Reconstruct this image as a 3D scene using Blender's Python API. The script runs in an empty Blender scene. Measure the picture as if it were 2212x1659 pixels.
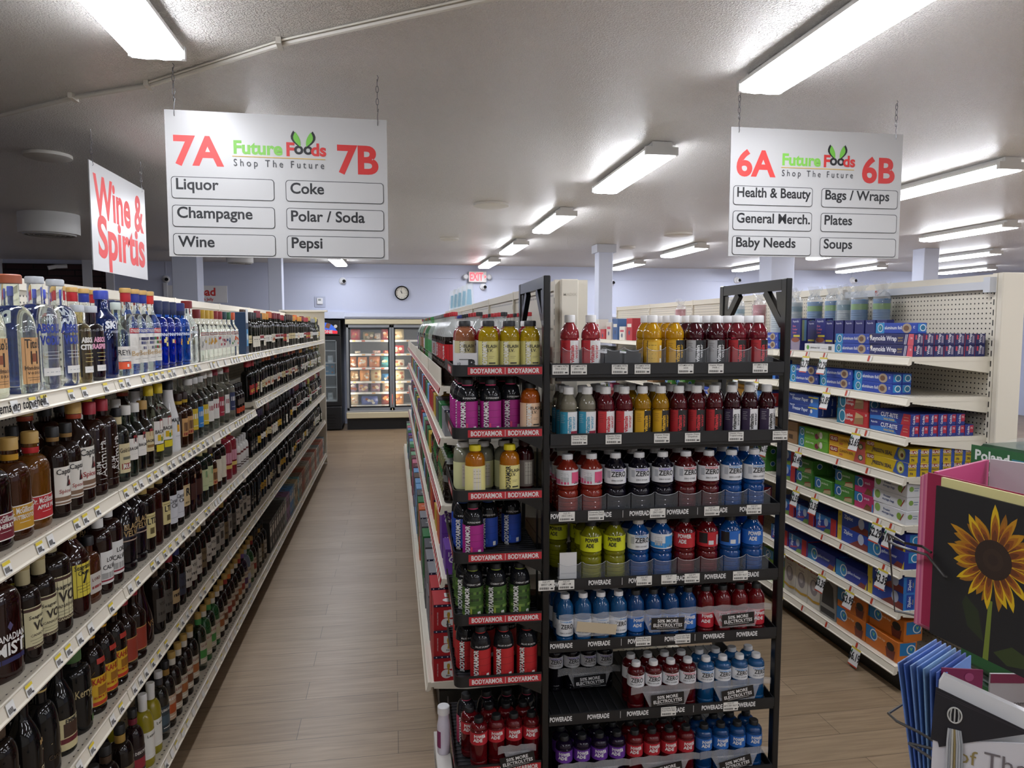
import bpy, math, random
from mathutils import Matrix, Vector
random.seed(7)
SC = bpy.context.scene
PI = math.pi
def rad(d): return d*PI/180
# ---------------------------------------------------------------- camera, world, exposure
cd = bpy.data.cameras.new('camera'); cam = bpy.data.objects.new('camera', cd); SC.collection.objects.link(cam)
cd.sensor_fit = 'HORIZONTAL'; cd.sensor_width = 36.0; cd.lens = 36.0*1550/2212
cd.clip_start = .03; cd.clip_end = 60
cam.location = (0, 0, 1.85); cam.rotation_euler = (rad(90-4.55), 0, rad(-9.4))
SC.camera = cam
W = bpy.data.worlds.new('world'); SC.world = W; W.use_nodes = True
W.node_tree.nodes['Background'].inputs[0].default_value = (.6, .65, .75, 1)
W.node_tree.nodes['Background'].inputs[1].default_value = .05
vs = SC.view_settings; vs.view_transform = 'Standard'; vs.look = 'None'; vs.gamma = 1; vs.use_curve_mapping = False
vs.exposure = 0.0
LAMP = 28.0
cy = SC.cycles
cy.max_bounces = 8; cy.diffuse_bounces = 4; cy.glossy_bounces = 3; cy.transmission_bounces = 8; cy.transparent_max_bounces = 8
cy.caustics_reflective = False; cy.caustics_refractive = False; cy.use_denoising = True
cy.sample_clamp_indirect = 6

# ---------------------------------------------------------------- materials
def lin(h):
    o = []
    for i in (0, 2, 4):
        c = int(h[i:i+2], 16)/255
        o.append(c/12.92 if c <= .04045 else ((c+.055)/1.055)**2.4)
    return (*o, 1)
MATS = {}
def m(key):
    """'rrggbb' plus letters: g glossy, s satin, m metal, G clear glass, L tinted drink in clear plastic, F thin clear film, E lamp"""
    if key in MATS: return MATS[key]
    mt = bpy.data.materials.new('mat_'+key); mt.use_nodes = True
    b = mt.node_tree.nodes['Principled BSDF']; I = b.inputs
    I['Base Color'].default_value = lin(key[:6]); I['Roughness'].default_value = .5
    for f in key[6:]:
        if f == 'g': I['Roughness'].default_value = .045; I['Specular IOR Level'].default_value = .36
        if f == 's': I['Roughness'].default_value = .28
        if f == 'm': I['Metallic'].default_value = 1; I['Roughness'].default_value = .3
        if f == 'G': I['Roughness'].default_value = .02; I['Transmission Weight'].default_value = 1; I['IOR'].default_value = 1.13; I['Coat Weight'].default_value = 1; I['Coat Roughness'].default_value = .02
        if f == 'L': I['Roughness'].default_value = .07; I['Transmission Weight'].default_value = .45; I['IOR'].default_value = 1.36; I['Coat Weight'].default_value = .4; I['Coat Roughness'].default_value = .04
        if f == 'F': I['Roughness'].default_value = .12; I['Alpha'].default_value = .28; I['Specular IOR Level'].default_value = .9
        if f == 'f': I['Roughness'].default_value = .06; I['Alpha'].default_value = .1; I['Specular IOR Level'].default_value = .9
        if f == 'E': I['Emission Color'].default_value = lin(key[:6]); I['Emission Strength'].default_value = LAMP
        if f == 'e': I['Emission Color'].default_value = lin(key[:6]); I['Emission Strength'].default_value = 1.6
        if f == 'I': I['Emission Color'].default_value = lin(key[:6]); I['Emission Strength'].default_value = 22
        if f == 'i': I['Emission Color'].default_value = lin(key[:6]); I['Emission Strength'].default_value = 5
    MATS[key] = mt
    return mt
def nodes(key, base, rough):
    mt = bpy.data.materials.new('mat_'+key); mt.use_nodes = True; MATS[key] = mt
    nt = mt.node_tree; b = nt.nodes['Principled BSDF']
    b.inputs['Base Color'].default_value = lin(base); b.inputs['Roughness'].default_value = rough
    tc = nt.nodes.new('ShaderNodeTexCoord')
    return nt, b, tc
def N(nt, t, **kw):
    n = nt.nodes.new(t)
    for k, v in kw.items():
        if k[0] == '_': n.inputs[int(k[1:])].default_value = v
        else: setattr(n, k, v)
    return n
# popcorn ceiling
nt, b, tc = nodes('ceiling', 'f0ece6', .36)
n1 = N(nt, 'ShaderNodeTexNoise'); n1.inputs['Scale'].default_value = 125; n1.inputs['Detail'].default_value = 2; n1.inputs['Roughness'].default_value = .6
bp = N(nt, 'ShaderNodeBump'); bp.inputs['Strength'].default_value = 1; bp.inputs['Distance'].default_value = .008
nt.links.new(tc.outputs['Object'], n1.inputs['Vector']); rp = N(nt, 'ShaderNodeValToRGB'); rp.color_ramp.elements[0].position = .46; rp.color_ramp.elements[1].position = .66; nt.links.new(n1.outputs[0], rp.inputs[0]); nt.links.new(rp.outputs[0], bp.inputs['Height']); nt.links.new(bp.outputs[0], b.inputs['Normal'])
# plank floor, boards laid across the aisles
nt, b, tc = nodes('floor', '9c8a74', .38)
br = N(nt, 'ShaderNodeTexBrick', offset=.37, offset_frequency=2)
br.inputs['Color1'].default_value = lin('97836b'); br.inputs['Color2'].default_value = lin('89755d'); br.inputs['Mortar'].default_value = lin('5b4c3d')
br.inputs['Scale'].default_value = 1; br.inputs['Mortar Size'].default_value = .0016; br.inputs['Mortar Smooth'].default_value = .1; br.inputs['Bias'].default_value = 0
br.inputs['Brick Width'].default_value = 1.22; br.inputs['Row Height'].default_value = .178
mp = N(nt, 'ShaderNodeMapping'); mp.inputs['Scale'].default_value = (2.2, 34, 1)
ng = N(nt, 'ShaderNodeTexNoise'); ng.inputs['Scale'].default_value = 1.6; ng.inputs['Detail'].default_value = 6; ng.inputs['Distortion'].default_value = .6
cr = N(nt, 'ShaderNodeValToRGB'); cr.color_ramp.elements[0].position = .3; cr.color_ramp.elements[0].color = (.72, .70, .67, 1); cr.color_ramp.elements[1].position = .72; cr.color_ramp.elements[1].color = (1.08, 1.08, 1.08, 1)
mx = N(nt, 'ShaderNodeMix', data_type='RGBA', blend_type='MULTIPLY'); mx.inputs[0].default_value = 1
L = nt.links.new
L(tc.outputs['Object'], br.inputs['Vector']); L(tc.outputs['Object'], mp.inputs['Vector']); L(mp.outputs[0], ng.inputs['Vector']); L(ng.outputs[0], cr.inputs[0])
L(br.outputs['Color'], mx.inputs[6]); L(cr.outputs[0], mx.inputs[7]); L(mx.outputs[2], b.inputs['Base Color'])
# perforated steel: a grid of small dark holes (pitch, radius), axes picked by name
def holes(key, base, px, pz, r, a, c, rough=.35, ox=0.0):
    nt, b, tc = nodes(key, base, rough)
    sp = N(nt, 'ShaderNodeSeparateXYZ'); nt.links.new(tc.outputs['Object'], sp.inputs[0])
    outs = []
    for ax, p in ((a, px), (c, pz)):
        d = N(nt, 'ShaderNodeMath', operation='DIVIDE', _1=p); nt.links.new(sp.outputs[ax], d.inputs[0])
        f = N(nt, 'ShaderNodeMath', operation='FRACT'); nt.links.new(d.outputs[0], f.inputs[0])
        s = N(nt, 'ShaderNodeMath', operation='SUBTRACT', _1=.5); nt.links.new(f.outputs[0], s.inputs[0])
        w = N(nt, 'ShaderNodeMath', operation='MULTIPLY', _1=p); nt.links.new(s.outputs[0], w.inputs[0])
        q = N(nt, 'ShaderNodeMath', operation='POWER', _1=2.0); nt.links.new(w.outputs[0], q.inputs[0]); outs.append(q)
    ad = N(nt, 'ShaderNodeMath', operation='ADD'); nt.links.new(outs[0].outputs[0], ad.inputs[0]); nt.links.new(outs[1].outputs[0], ad.inputs[1])
    lt = N(nt, 'ShaderNodeMath', operation='LESS_THAN', _1=r*r); nt.links.new(ad.outputs[0], lt.inputs[0])
    mx = N(nt, 'ShaderNodeMix', data_type='RGBA'); mx.inputs[6].default_value = lin(base); mx.inputs[7].default_value = lin('17140f')
    nt.links.new(lt.outputs[0], mx.inputs[0]); nt.links.new(mx.outputs[2], b.inputs['Base Color'])
CREAM = 'dcd5c5'
holes('pegboard', CREAM, .0254, .0254, .0042, 'Y', 'Z')
holes('shelftop', CREAM, .03, .06, .0038, 'Y', 'X')
holes('slotboard', CREAM, .026, .16, .006, 'Y', 'Z')
# brick behind the far left corner
nt, b, tc = nodes('brick', '3a2422', .8)
br = N(nt, 'ShaderNodeTexBrick'); br.inputs['Color1'].default_value = lin('3d2526'); br.inputs['Color2'].default_value = lin('2f1d1f'); br.inputs['Mortar'].default_value = lin('1a1213')
br.inputs['Scale'].default_value = 1; br.inputs['Mortar Size'].default_value = .012; br.inputs['Brick Width'].default_value = .42; br.inputs['Row Height'].default_value = .1
mp = N(nt, 'ShaderNodeMapping'); mp.inputs['Rotation'].default_value = (PI/2, 0, 0)
nt.links.new(tc.outputs['Object'], mp.inputs[0]); nt.links.new(mp.outputs[0], br.inputs['Vector']); nt.links.new(br.outputs[0], b.inputs['Base Color'])

# ---------------------------------------------------------------- lettering: flat glyph meshes from the built-in font
TXT = {}
def glyphs(s, bold=0, res=2):
    k = (s, bold, res)
    if k in TXT: return TXT[k]
    c = bpy.data.curves.new('lettering', 'FONT'); c.body = s; c.size = 1; c.resolution_u = res; c.offset = bold
    o = bpy.data.objects.new('lettering', c)
    me = o.to_mesh()
    v = [(p.co.x, p.co.y) for p in me.vertices]; f = [tuple(p.vertices) for p in me.polygons]
    o.to_mesh_clear(); bpy.data.objects.remove(o); bpy.data.curves.remove(c)
    x0 = min(p[0] for p in v); x1 = max(p[0] for p in v); y0 = min(p[1] for p in v); y1 = max(p[1] for p in v)
    v = [(p[0]-(x0+x1)/2, p[1]-(y0+y1)/2) for p in v]
    # text faces point to +z in the font plane; check winding once
    a, b_, c_ = (v[i] for i in f[0][:3])
    if (b_[0]-a[0])*(c_[1]-a[1])-(b_[1]-a[1])*(c_[0]-a[0]) < 0: f = [t[::-1] for t in f]
    TXT[k] = (v, f, x1-x0, y1-y0)
    return TXT[k]

# ---------------------------------------------------------------- mesh builder
class MB:
    def __init__(s): s.v = []; s.f = []; s.mi = []; s.ms = []; s.T = None
    def mat(s, k):
        if k not in s.ms: s.ms.append(k)
        return s.ms.index(k)
    def add(s, vs, fs, k):
        n = len(s.v); i = s.mat(k)
        if s.T: vs = [tuple(s.T @ Vector(p)) for p in vs]
        s.v += vs
        for f in fs: s.f.append(tuple(a+n for a in f)); s.mi.append(i)
        return s
    def box(s, x0, x1, y0, y1, z0, z1, k, skip=''):
        vs = [(x, y, z) for z in (z0, z1) for y in (y0, y1) for x in (x0, x1)]
        F = {'b': (0, 2, 3, 1), 't': (4, 5, 7, 6), 'f': (0, 1, 5, 4), 'k': (2, 6, 7, 3), 'l': (0, 4, 6, 2), 'r': (1, 3, 7, 5)}
        return s.add(vs, [F[c] for c in F if c not in skip], k)
    def cbox(s, x0, x1, y0, y1, z0, z1, k, c=.004):
        """box with chamfered edges"""
        vs = []; fs = []
        idx = {}
        X = (x0, x1); Y = (y0, y1); Z = (z0, z1)
        for i in (0, 1):
            for j in (0, 1):
                for l in (0, 1):
                    sx = c if i == 0 else -c; sy = c if j == 0 else -c; sz = c if l == 0 else -c
                    for a, p in (('x', (X[i], Y[j]+sy, Z[l]+sz)), ('y', (X[i]+sx, Y[j], Z[l]+sz)), ('z', (X[i]+sx, Y[j]+sy, Z[l]))):
                        idx[i, j, l, a] = len(vs); vs.append(p)
        q = lambda *t: tuple(idx[u] for u in t)
        cx = ((x0+x1)/2, (y0+y1)/2, (z0+z1)/2)
        for i in (0, 1):
            fs.append(q((i, 0, 0, 'x'), (i, 1, 0, 'x'), (i, 1, 1, 'x'), (i, 0, 1, 'x')))
            fs.append(q((0, i, 0, 'y'), (1, i, 0, 'y'), (1, i, 1, 'y'), (0, i, 1, 'y')))
            fs.append(q((0, 0, i, 'z'), (1, 0, i, 'z'), (1, 1, i, 'z'), (0, 1, i, 'z')))
            for j in (0, 1):
                fs.append(q((i, j, 0, 'x'), (i, j, 1, 'x'), (i, j, 1, 'y'), (i, j, 0, 'y')))
                fs.append(q((i, 0, j, 'x'), (i, 1, j, 'x'), (i, 1, j, 'z'), (i, 0, j, 'z')))
                fs.append(q((0, i, j, 'y'), (1, i, j, 'y'), (1, i, j, 'z'), (0, i, j, 'z')))
                for l in (0, 1): fs.append(q((i, j, l, 'x'), (i, j, l, 'y'), (i, j, l, 'z')))
        out = []
        for f in fs:
            p = [Vector(vs[a]) for a in f]; nrm = (p[1]-p[0]).cross(p[2]-p[0]); mid = sum(p, Vector())/len(p)-Vector(cx)
            out.append(f if nrm.dot(mid) > 0 else f[::-1])
        return s.add(vs, out, k)
    def quad(s, p, k): return s.add(list(p), [tuple(range(len(p)))], k)
    def bar(s, a, b, w, h, k):
        """square bar from a to b"""
        a = Vector(a); b = Vector(b); d = (b-a).normalized()
        u = d.cross(Vector((0, 0, 1)));
        if u.length < 1e-4: u = Vector((1, 0, 0))
        u.normalize(); w2 = u.cross(d).normalized()
        vs = []
        for p in (a, b):
            for i, j in ((-1, -1), (1, -1), (1, 1), (-1, 1)): vs.append(tuple(p+u*(i*w/2)+w2*(j*h/2)))
        return s.add(vs, [(0, 1, 2, 3), (4, 7, 6, 5), (0, 4, 5, 1), (1, 5, 6, 2), (2, 6, 7, 3), (3, 7, 4, 0)], k)
    def tube(s, pts, r, k, n=8, cap=True):
        pts = [Vector(p) for p in pts]; vs = []; fs = []
        u = None
        for i, p in enumerate(pts):
            d = (pts[min(i+1, len(pts)-1)]-pts[max(i-1, 0)]).normalized()
            if u is None:
                u = d.cross(Vector((0, 0, 1)))
                if u.length < 1e-3: u = d.cross(Vector((1, 0, 0)))
            u = (u-d*u.dot(d)).normalized(); w = d.cross(u)
            for j in range(n):
                t = 2*PI*j/n; vs.append(tuple(p+u*(r*math.cos(t))+w*(r*math.sin(t))))
        for i in range(len(pts)-1):
            for j in range(n): a = i*n+j; b = i*n+(j+1) % n; fs.append((a, b, b+n, a+n))
        if cap: fs.append(tuple(range(n))[::-1]); fs.append(tuple(range(len(vs)-n, len(vs))))
        return s.add(vs, fs, k)
    def lathe(s, prof, k, n=20, ex=2.0, sx=1.0, sy=1.0, cap=True, zoff=0):
        vs = []; fs = []
        for r, z in prof:
            for j in range(n):
                a = 2*PI*(j+.5)/n; x, y = sup(a, ex); vs.append((r*x*sx, r*y*sy, z+zoff))
        for i in range(len(prof)-1):
            for j in range(n): a = i*n+j; b = i*n+(j+1) % n; fs.append((a, b, b+n, a+n))
        if cap: fs.append(tuple(range(n))[::-1]); fs.append(tuple(range(len(vs)-n, len(vs))))
        return s.add(vs, fs, k)
    def flat(s, fn, items, lift=.0006):
        """decor on a flat face. fn(x, z, lift) -> point; items: ('r',mat,x0,x1,z0,z1) ('o',mat,x,z,r) ('p',mat,[(x,z)..]) ('t',mat,text,size,x,z[,rot,bold,maxw])"""
        for i, it in enumerate(items):
            l = lift*(1+.35*min(i, 12)+.06*max(0, i-12))*(1 if it[0] != 't' else 1.1)
            if it[0] == 'r':
                _, k, x0, x1, z0, z1 = it; s.quad([fn(x0, z0, l), fn(x1, z0, l), fn(x1, z1, l), fn(x0, z1, l)], k)
            elif it[0] == 'o':
                _, k, x, z, r = it[:5]; ry = it[5] if len(it) > 5 else r
                s.quad([fn(x+r*math.cos(a*PI/9), z+ry*math.sin(a*PI/9), l) for a in range(18)], k)
            elif it[0] == 'p': s.quad([fn(x, z, l) for x, z in it[2]], it[1])
            elif it[0] == 't':
                _, k, tx, size, x, z = it[:6]; rot = it[6] if len(it) > 6 else 0; bold = it[7] if len(it) > 7 else .02; mw = it[8] if len(it) > 8 else 0
                v, f, w, h = glyphs(tx, bold, it[9] if len(it) > 9 else 2); kx = size
                if mw and w*size > mw: kx = mw/w
                c, sn = math.cos(rot), math.sin(rot)
                s.add([fn(x+c*p[0]*kx-sn*p[1]*size, z+sn*p[0]*kx+c*p[1]*size, l) for p in v], f, k)
        return s
    def mesh(s, name, smooth=True, ang=38):
        me = bpy.data.meshes.new(name); me.from_pydata(s.v, [], s.f)
        for k in s.ms: me.materials.append(m(k))
        me.polygons.foreach_set('material_index', s.mi)
        if smooth:
            me.polygons.foreach_set('use_smooth', [True]*len(s.f)); me.update(); me.set_sharp_from_angle(angle=rad(ang))
        me.update()
        return me
def sup(a, ex):
    c, s_ = math.cos(a), math.sin(a)
    if ex == 2.0: return c, s_
    d = (abs(c)**ex+abs(s_)**ex)**(-1/ex)
    return c*d, s_*d

# ---------------------------------------------------------------- objects, names, labels
def link(name, me, parent=None, loc=None, rz=0, label=None):
    o = bpy.data.objects.new(name, me); SC.collection.objects.link(o)
    if parent: o.parent = parent
    if loc is not None: o.location = loc
    if rz: o.rotation_euler = (0, 0, rz)
    if label: o['label'] = label
    return o
def struct(name, mb, smooth=False):
    o = link(name, mb.mesh(name, smooth)); o['kind'] = 'structure'; return o
PEND = []
def tag(o, desc, place, cat, group=None, end='near end'):
    """label = desc + place, with an ordinal added at the end of the script where several would read alike"""
    for a, c in (('vitamin drink bottle', 'vitamin drink'), ('sugar free sports drink', 'sugar-free drink'), ('two liter', 'two-liter'), ('half liter', 'half-liter'), ('dark red', 'dark-red'), ('light blue', 'light-blue'), ('orange red', 'orange-red'), ('shrink wrapped', 'shrink-wrapped'), ('zero sugar', 'zero-sugar'), ('yellow green', 'yellow-green'), ('sports drink in a pack with', 'pack drink with'), ('sugar-free drink in a pack with', 'sugar-free pack drink with'), ('dark spiced rum', 'spiced rum'), (' with amber label and gold cap', ' with amber label'), (' with red neck foil and red banner', ' with red banner'), ('white cap and white label', 'white cap'), (' with red cap and red label', ' with red cap'), (' with grey cap and silver label', ' with grey cap'), (' and red stripe', ' striped red'), ('small red vitamin drink with red and black label', 'small red vitamin drink with red-black label'), (' in an upper label pack', ' of an upper pack'), ('dark brown', 'dark-brown'), ('black purple', 'purple-black'), ('sports drink bottle', 'sports drink'), ('hydration drink bottle', 'hydration drink')): desc = desc.replace(a, c)
    o['category'] = cat; PEND.append((o, desc, place, group, end)); return o
ORD = 'first second third fourth fifth sixth seventh eighth ninth tenth eleventh twelfth'.split()
def ordw(i):
    if i < 12: return ORD[i]
    n = i+1; s_ = 'th' if 10 <= n % 100 <= 20 else {1: 'st', 2: 'nd', 3: 'rd'}.get(n % 10, 'th')
    return f'{n}{s_}'
def finish_labels():
    cnt = {}; groups = {}
    for p in PEND: cnt.setdefault((p[1], p[2]), []).append(p)
    for (d, pl), ps in cnt.items():
        for i, (o, _, _, g, e) in enumerate(ps):
            if len(ps) == 1: o['label'] = f'{d} {pl}'
            elif i == len(ps)-1 and len(ps) == 2: o['label'] = f'{d} {pl}, farther one' if e == 'near end' else f'{d} {pl}, right one'
            elif len(ps) == 2: o['label'] = f'{d} {pl}, nearer one' if e == 'near end' else f'{d} {pl}, left one'
            else: o['label'] = f'{d} {pl}, {ordw(i)} nearest' if e in ('near end', 'camera') else f'{d} {pl}, {ordw(i)} from {e}'
            if g: o['group'] = g
            if len(o['label'].split()) > 16: print('LONG', len(o['label'].split()), o['label'], file=open('/tmp/long.txt', 'a'))
def empty(name, loc=(0, 0, 0), rz=0):
    return link(name, None, None, loc, rz)
KINDS = {}
class Kind:
    def __init__(s, name, desc, cat, parts, R=.04, H=.3): s.name, s.desc, s.cat, s.parts, s.R, s.H = name, desc, cat, parts, R, H
def put(k, x, y, z, rz, place, group, end='near end', desc=None):
    k = KINDS[k] if isinstance(k, str) else k
    r = link(k.name, k.parts[0][1], None, (x, y, z), rz)
    for nm, me in k.parts[1:]: link(nm, me, r)
    return tag(r, desc or k.desc, place, k.cat, group, end)

# ---------------------------------------------------------------- bottles
def profile(H, R, zs, zn, rn, st='r', foot=.9, ribs=()):
    """half outline of a bottle; zs shoulder start, zn neck start, both as shares of H"""
    p = [(R*foot, 0), (R*.985, .006), (R, .014)]
    body = [z for z in ribs]
    for z, w, d in body: p += [(R, (z-w)*H), (R-d, z*H), (R, (z+w)*H)]
    p.append((R, zs*H))
    z0, z1 = zs*H, zn*H
    n = 7 if st != 'l' else 2
    for i in range(1, n+1):
        t = i/n
        if st == 'r': p.append((rn+(R-rn)*math.cos(t*PI/2), z0+(z1-z0)*math.sin(t*PI/2)))
        elif st == 's': p.append((rn+(R-rn)*(.5+.5*math.cos(t*PI)), z0+(z1-z0)*t))
        elif st == 'o': p.append((rn+(R-rn)*math.cos(t*PI/2)**1.25, z0+(z1-z0)*t**.8))
        else: p.append((R+(rn-R)*t, z0+(z1-z0)*t))
    return p
def rad_at(p, z):
    for (r0, z0), (r1, z1) in zip(p, p[1:]):
        if z0 <= z <= z1 and z1 > z0: return r0+(r1-r0)*(z-z0)/(z1-z0)
    return p[-1][0]
def bottle(key, name, desc, H, R, zs, zn, rn, body, cap, items=(), st='r', ex=2.0, sx=1.0, sy=1.0, caph=.06, foil=None, n=20, ribs=(), foot=.9, capr=1.14, cat='bottle', fill=None):
    """cap: material; foil: (material, top share, bottom share) around the neck; items: label patches ('p',mat,a0,a1,z0,z1) and lettering ('t',mat,text,size,angle,z[,rot,bold,maxw]) in degrees / shares of H"""
    P = profile(H, R, zs, zn, rn, st, foot, ribs)
    P.append((rn, H*(1-caph*.5)))
    b = MB()
    if fill:      # a clear bottle filled to a share of its height
        zf = fill[0]*H; rf = rad_at(P, zf)
        b.lathe([p for p in P if p[1] < zf]+[(rf, zf)], fill[1], n, ex, sx, sy); b.lathe([(rf, zf)]+[p for p in P if p[1] > zf], body, n, ex, sx, sy, cap=False)
    else: b.lathe(P, body, n, ex, sx, sy)
    parts = [(name, b.mesh(name))]
    if cap:
        c = MB(); rc = rn*capr
        c.lathe([(rc, H*(1-caph)), (rc, H-.003), (rc*.9, H)], cap, 16)
        if foil: c.lathe([(rad_at(P, foil[2]*H)*1.06, foil[2]*H), (rn*1.09, max(foil[2], zn)*H+.002), (rn*1.09, foil[1]*H)], foil[0], 16, cap=False)
        parts.append(('cap', c.mesh('cap')))
    if items:
        lb = MB()
        def pt(a, z, off):
            r = rad_at(P, z)+off; x, y = sup(a-PI/2, ex)
            if ex == 2.0: return (r*x*sx, r*y*sy, z)
            return ((r*x)*sx, (r*y)*sy, z)
        for i, it in enumerate(items):
            off = .0006+.00015*min(i, 9)
            if it[0] == 'p':
                _, k, a0, a1, z0, z1 = it; na = max(1, round(abs(a1-a0)/18)); zz = [z0*H, z1*H]
                zz = sorted(zz+[z for r, z in P if z0*H < z < z1*H])
                vs = [pt(rad(a0+(a1-a0)*j/na), z, off) for z in zz for j in range(na+1)]
                fs = [(i2*(na+1)+j, i2*(na+1)+j+1, (i2+1)*(na+1)+j+1, (i2+1)*(na+1)+j) for i2 in range(len(zz)-1) for j in range(na)]
                lb.add(vs, fs, k)
            elif it[0] == 'g':   # polygon in (deg, share)
                lb.add([pt(rad(a), z*H, off) for a, z in it[2]], [tuple(range(len(it[2])))], it[1])
            else:
                _, k, tx, size, a, z = it[:6]; rot = it[6] if len(it) > 6 else 0; bold = it[7] if len(it) > 7 else .02; mw = it[8] if len(it) > 8 else 0
                v, f, w, h = glyphs(tx, bold, 1 if size < .02 else 2); kx = size
                if mw and w*size > mw: kx = mw/w
                vs = []
                for px, py in v:
                    px *= kx; py *= size
                    if rot: px, py = -py, px
                    vs.append(pt(rad(a)+px/R, z*H+py, off+.0005))
                lb.add(vs, f, k)
        parts.append(('label', lb.mesh('label')))
    KINDS[key] = Kind(name, desc, cat, parts, R*max(sx, 1) if ex == 2 else R*sx, H)
    return KINDS[key]
# ================================================================ THE SETTING
CEIL = 2.97; BW = 13.2
b = MB(); b.box(-7, 13, -4, BW+.9, -.1, 0, 'floor'); struct('floor', b)
b = MB(); b.box(-7, 13, -4, BW+.9, CEIL, CEIL+.1, 'ceiling'); struct('ceiling', b)
WALL = 'c3c9de'
b = MB(); b.box(-7, -4.8, BW, BW+.1, 0, CEIL, WALL); b.box(-4.8, -1.75, BW, BW+.1, 0, CEIL, WALL); b.box(-1.75, 4.4, BW, BW+.1, 2.0, CEIL, WALL); b.box(4.4, 13, BW, BW+.1, 0, CEIL, WALL)
b.box(-1.85, -1.75, BW+.1, BW+.9, 0, 2.1, WALL); b.box(4.4, 4.5, BW+.1, BW+.9, 0, 2.1, WALL); b.box(-1.75, 4.4, BW+.8, BW+.9, 0, 2.1, WALL); b.box(-1.75, 4.4, BW+.1, BW+.8, 2.0, 2.1, WALL)
struct('wall_back', b)
b = MB(); b.box(-7.1, -7, -4, BW+.1, 0, CEIL, WALL); struct('wall_left', b)
b = MB(); b.box(13, 13.1, -4, BW+.1, 0, CEIL, WALL); struct('wall_right', b)
b = MB(); b.box(-7, 13, -4.1, -4, 0, CEIL, 'd8d6d0'); struct('wall_front', b)
b = MB(); b.box(-4.6, 12.99, BW-.012, BW, 2.73, 2.75, WALL); b.box(-1.9, 4.4, BW-.03, BW, 2.03, 2.1, 'cdd3e6'); b.box(-1.9, -.85, BW-.05, BW, 2.0, 2.12, 'cdd3e6'); struct('trim_1', b)
b = MB(); b.box(-6.35, -5.12, BW-.02, BW, 1.2, 2.9, 'brick'); b.box(-4.98, -4.76, BW-.02, BW, 1.2, 2.9, 'brick'); struct('wall_brick', b)
b = MB(); b.box(-5.12, -4.98, BW-.06, BW, 0, CEIL, 'd9dbe2'); b.box(-6.43, -6.35, BW-.05, BW, 0, CEIL, 'd9dbe2'); b.box(-4.76, -4.64, BW-.05, BW, 0, CEIL, 'd9dbe2'); b.box(-3.86, -3.8, BW-.04, BW, 0, 2.6, 'd9dbe2'); struct('trim_2', b)
for i, (x, y, w, cap, z0) in enumerate(((2.87, 9.62, .2, 1, 0), (5.62, 9.95, .36, 0, 0), (7.6, 9.35, .24, 0, 0), (-2.98, 11.35, .35, 0, 0), (-1.76, 11.55, .2, 0, 0))):
    b = MB(); b.cbox(x-w/2, x+w/2, y-w/2, y+w/2, z0, CEIL, 'c8cee0', .006)
    if cap: b.box(x-w*.68, x+w*.68, y-w*.68, y+w*.68, CEIL-.11, CEIL-.004, 'c3c7d2')
    struct(f'column_{i+1}', b)

# ---------------------------------------------------------------- ceiling lights
LX = (-6.3, -3.73, -.88, 1.62, 4.05, 6.4, 8.5, 10.7)
def light_parts():
    h = MB(); h.box(-.055, .055, 0, 1.24, -.035, 0, 'e8e8e6'); h.box(-.1, .1, .004, 1.236, -.05, -.035, 'e8e8e6')
    d = MB(); y0, y1 = .012, 1.228
    P = [(-.098, -.052), (-.098, -.072), (-.088, -.084), (-.03, -.088), (0, -.084), (.03, -.088), (.088, -.084), (.098, -.072), (.098, -.052)]
    n = len(P); d.add([(x, y, z) for y in (y0, y1) for x, z in P], [(i, i+1, n+i+1, n+i) for i in range(n-1)]+[tuple(range(n))[::-1], tuple(range(n, 2*n))], 'f4f7ffE')
    ec = MB(); ec.box(-.103, .103, -.014, .012, -.078, -.03, 'd5d5d4'); ec.box(-.062, .062, -.012, .012, -.03, 0, 'd5d5d4')
    return h.mesh('housing', False), d.mesh('diffuser'), ec.mesh('end_cap', False)
lh, ld, le = light_parts()
RN = {-.88: 'over the liquor aisle', 1.62: 'above the black drink rack row', 4.05: 'beyond the right aisle sign', 6.4: 'far right of the right sign', 8.5: 'far across the store at right', 10.7: 'along the far right wall', -3.73: 'beyond the wine sign at left', -6.3: 'along the far left wall'}
for x in LX:
    for j in range(7):
        y = 1.82+2.42*(j-2)
        if abs(x-6.4) > 9 : continue
        e = empty('ceiling_light', (x, y, CEIL-.004), rad(random.uniform(-1, 1)))
        link('housing', lh, e); link('diffuser', ld, e); link('end_cap', le, e)
        o = link('end_cap', le, e); o.location = (0, 1.24, 0); o.rotation_euler = (0, 0, PI)
        tag(e, 'white wraparound fluorescent ceiling light', RN[x], 'ceiling light', 'ceiling lights in rows', 'camera')

# ---------------------------------------------------------------- ceiling fittings
b = MB(); pts = [(-7, 7.1), (-2.03, 4.27), (-1.51, 3.877), (-1.093, 3.63), (-.423, 3.03), (.343, 2.5), (1.3, 1.85)]
b.tube([(x, y, CEIL-.012) for x, y in pts], .011, 'dad6cd', 8); b.tube([(x+.01, y-.035, CEIL-.008) for x, y in pts[3:]], .004, 'e0dcd2', 6)
for x, y in ((-1.51, 3.877), (-1.093, 3.63), (-.423, 3.03)): b.box(x-.01, x+.01, y-.05, y+.03, CEIL-.026, CEIL-.001, 'cfcabf')
tag(link('ceiling_cable', b.mesh('ceiling_cable')), 'off white cable clipped diagonally across', 'the ceiling above the left aisle sign', 'cable')
def drum(x, y, R, h, nm, desc, place):
    b = MB(); b.lathe([(R, CEIL-h), (R*1.01, CEIL-h+.02), (R*1.01, CEIL-.002)], 'dcdcda', 28)
    r = link(nm, b.mesh(nm), None, (x, y, 0)); 
    g = MB()
    for q in range(1, 6): g.lathe([(R*.16*q, CEIL-h-.012), (R*.16*q+.012, CEIL-h-.014), (R*.16*q+.02, CEIL-h)], 'b4b4b2', 24, cap=False)
    link('grille', g.mesh('grille'), r)
    tag(r, desc, place, 'vent')
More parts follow.
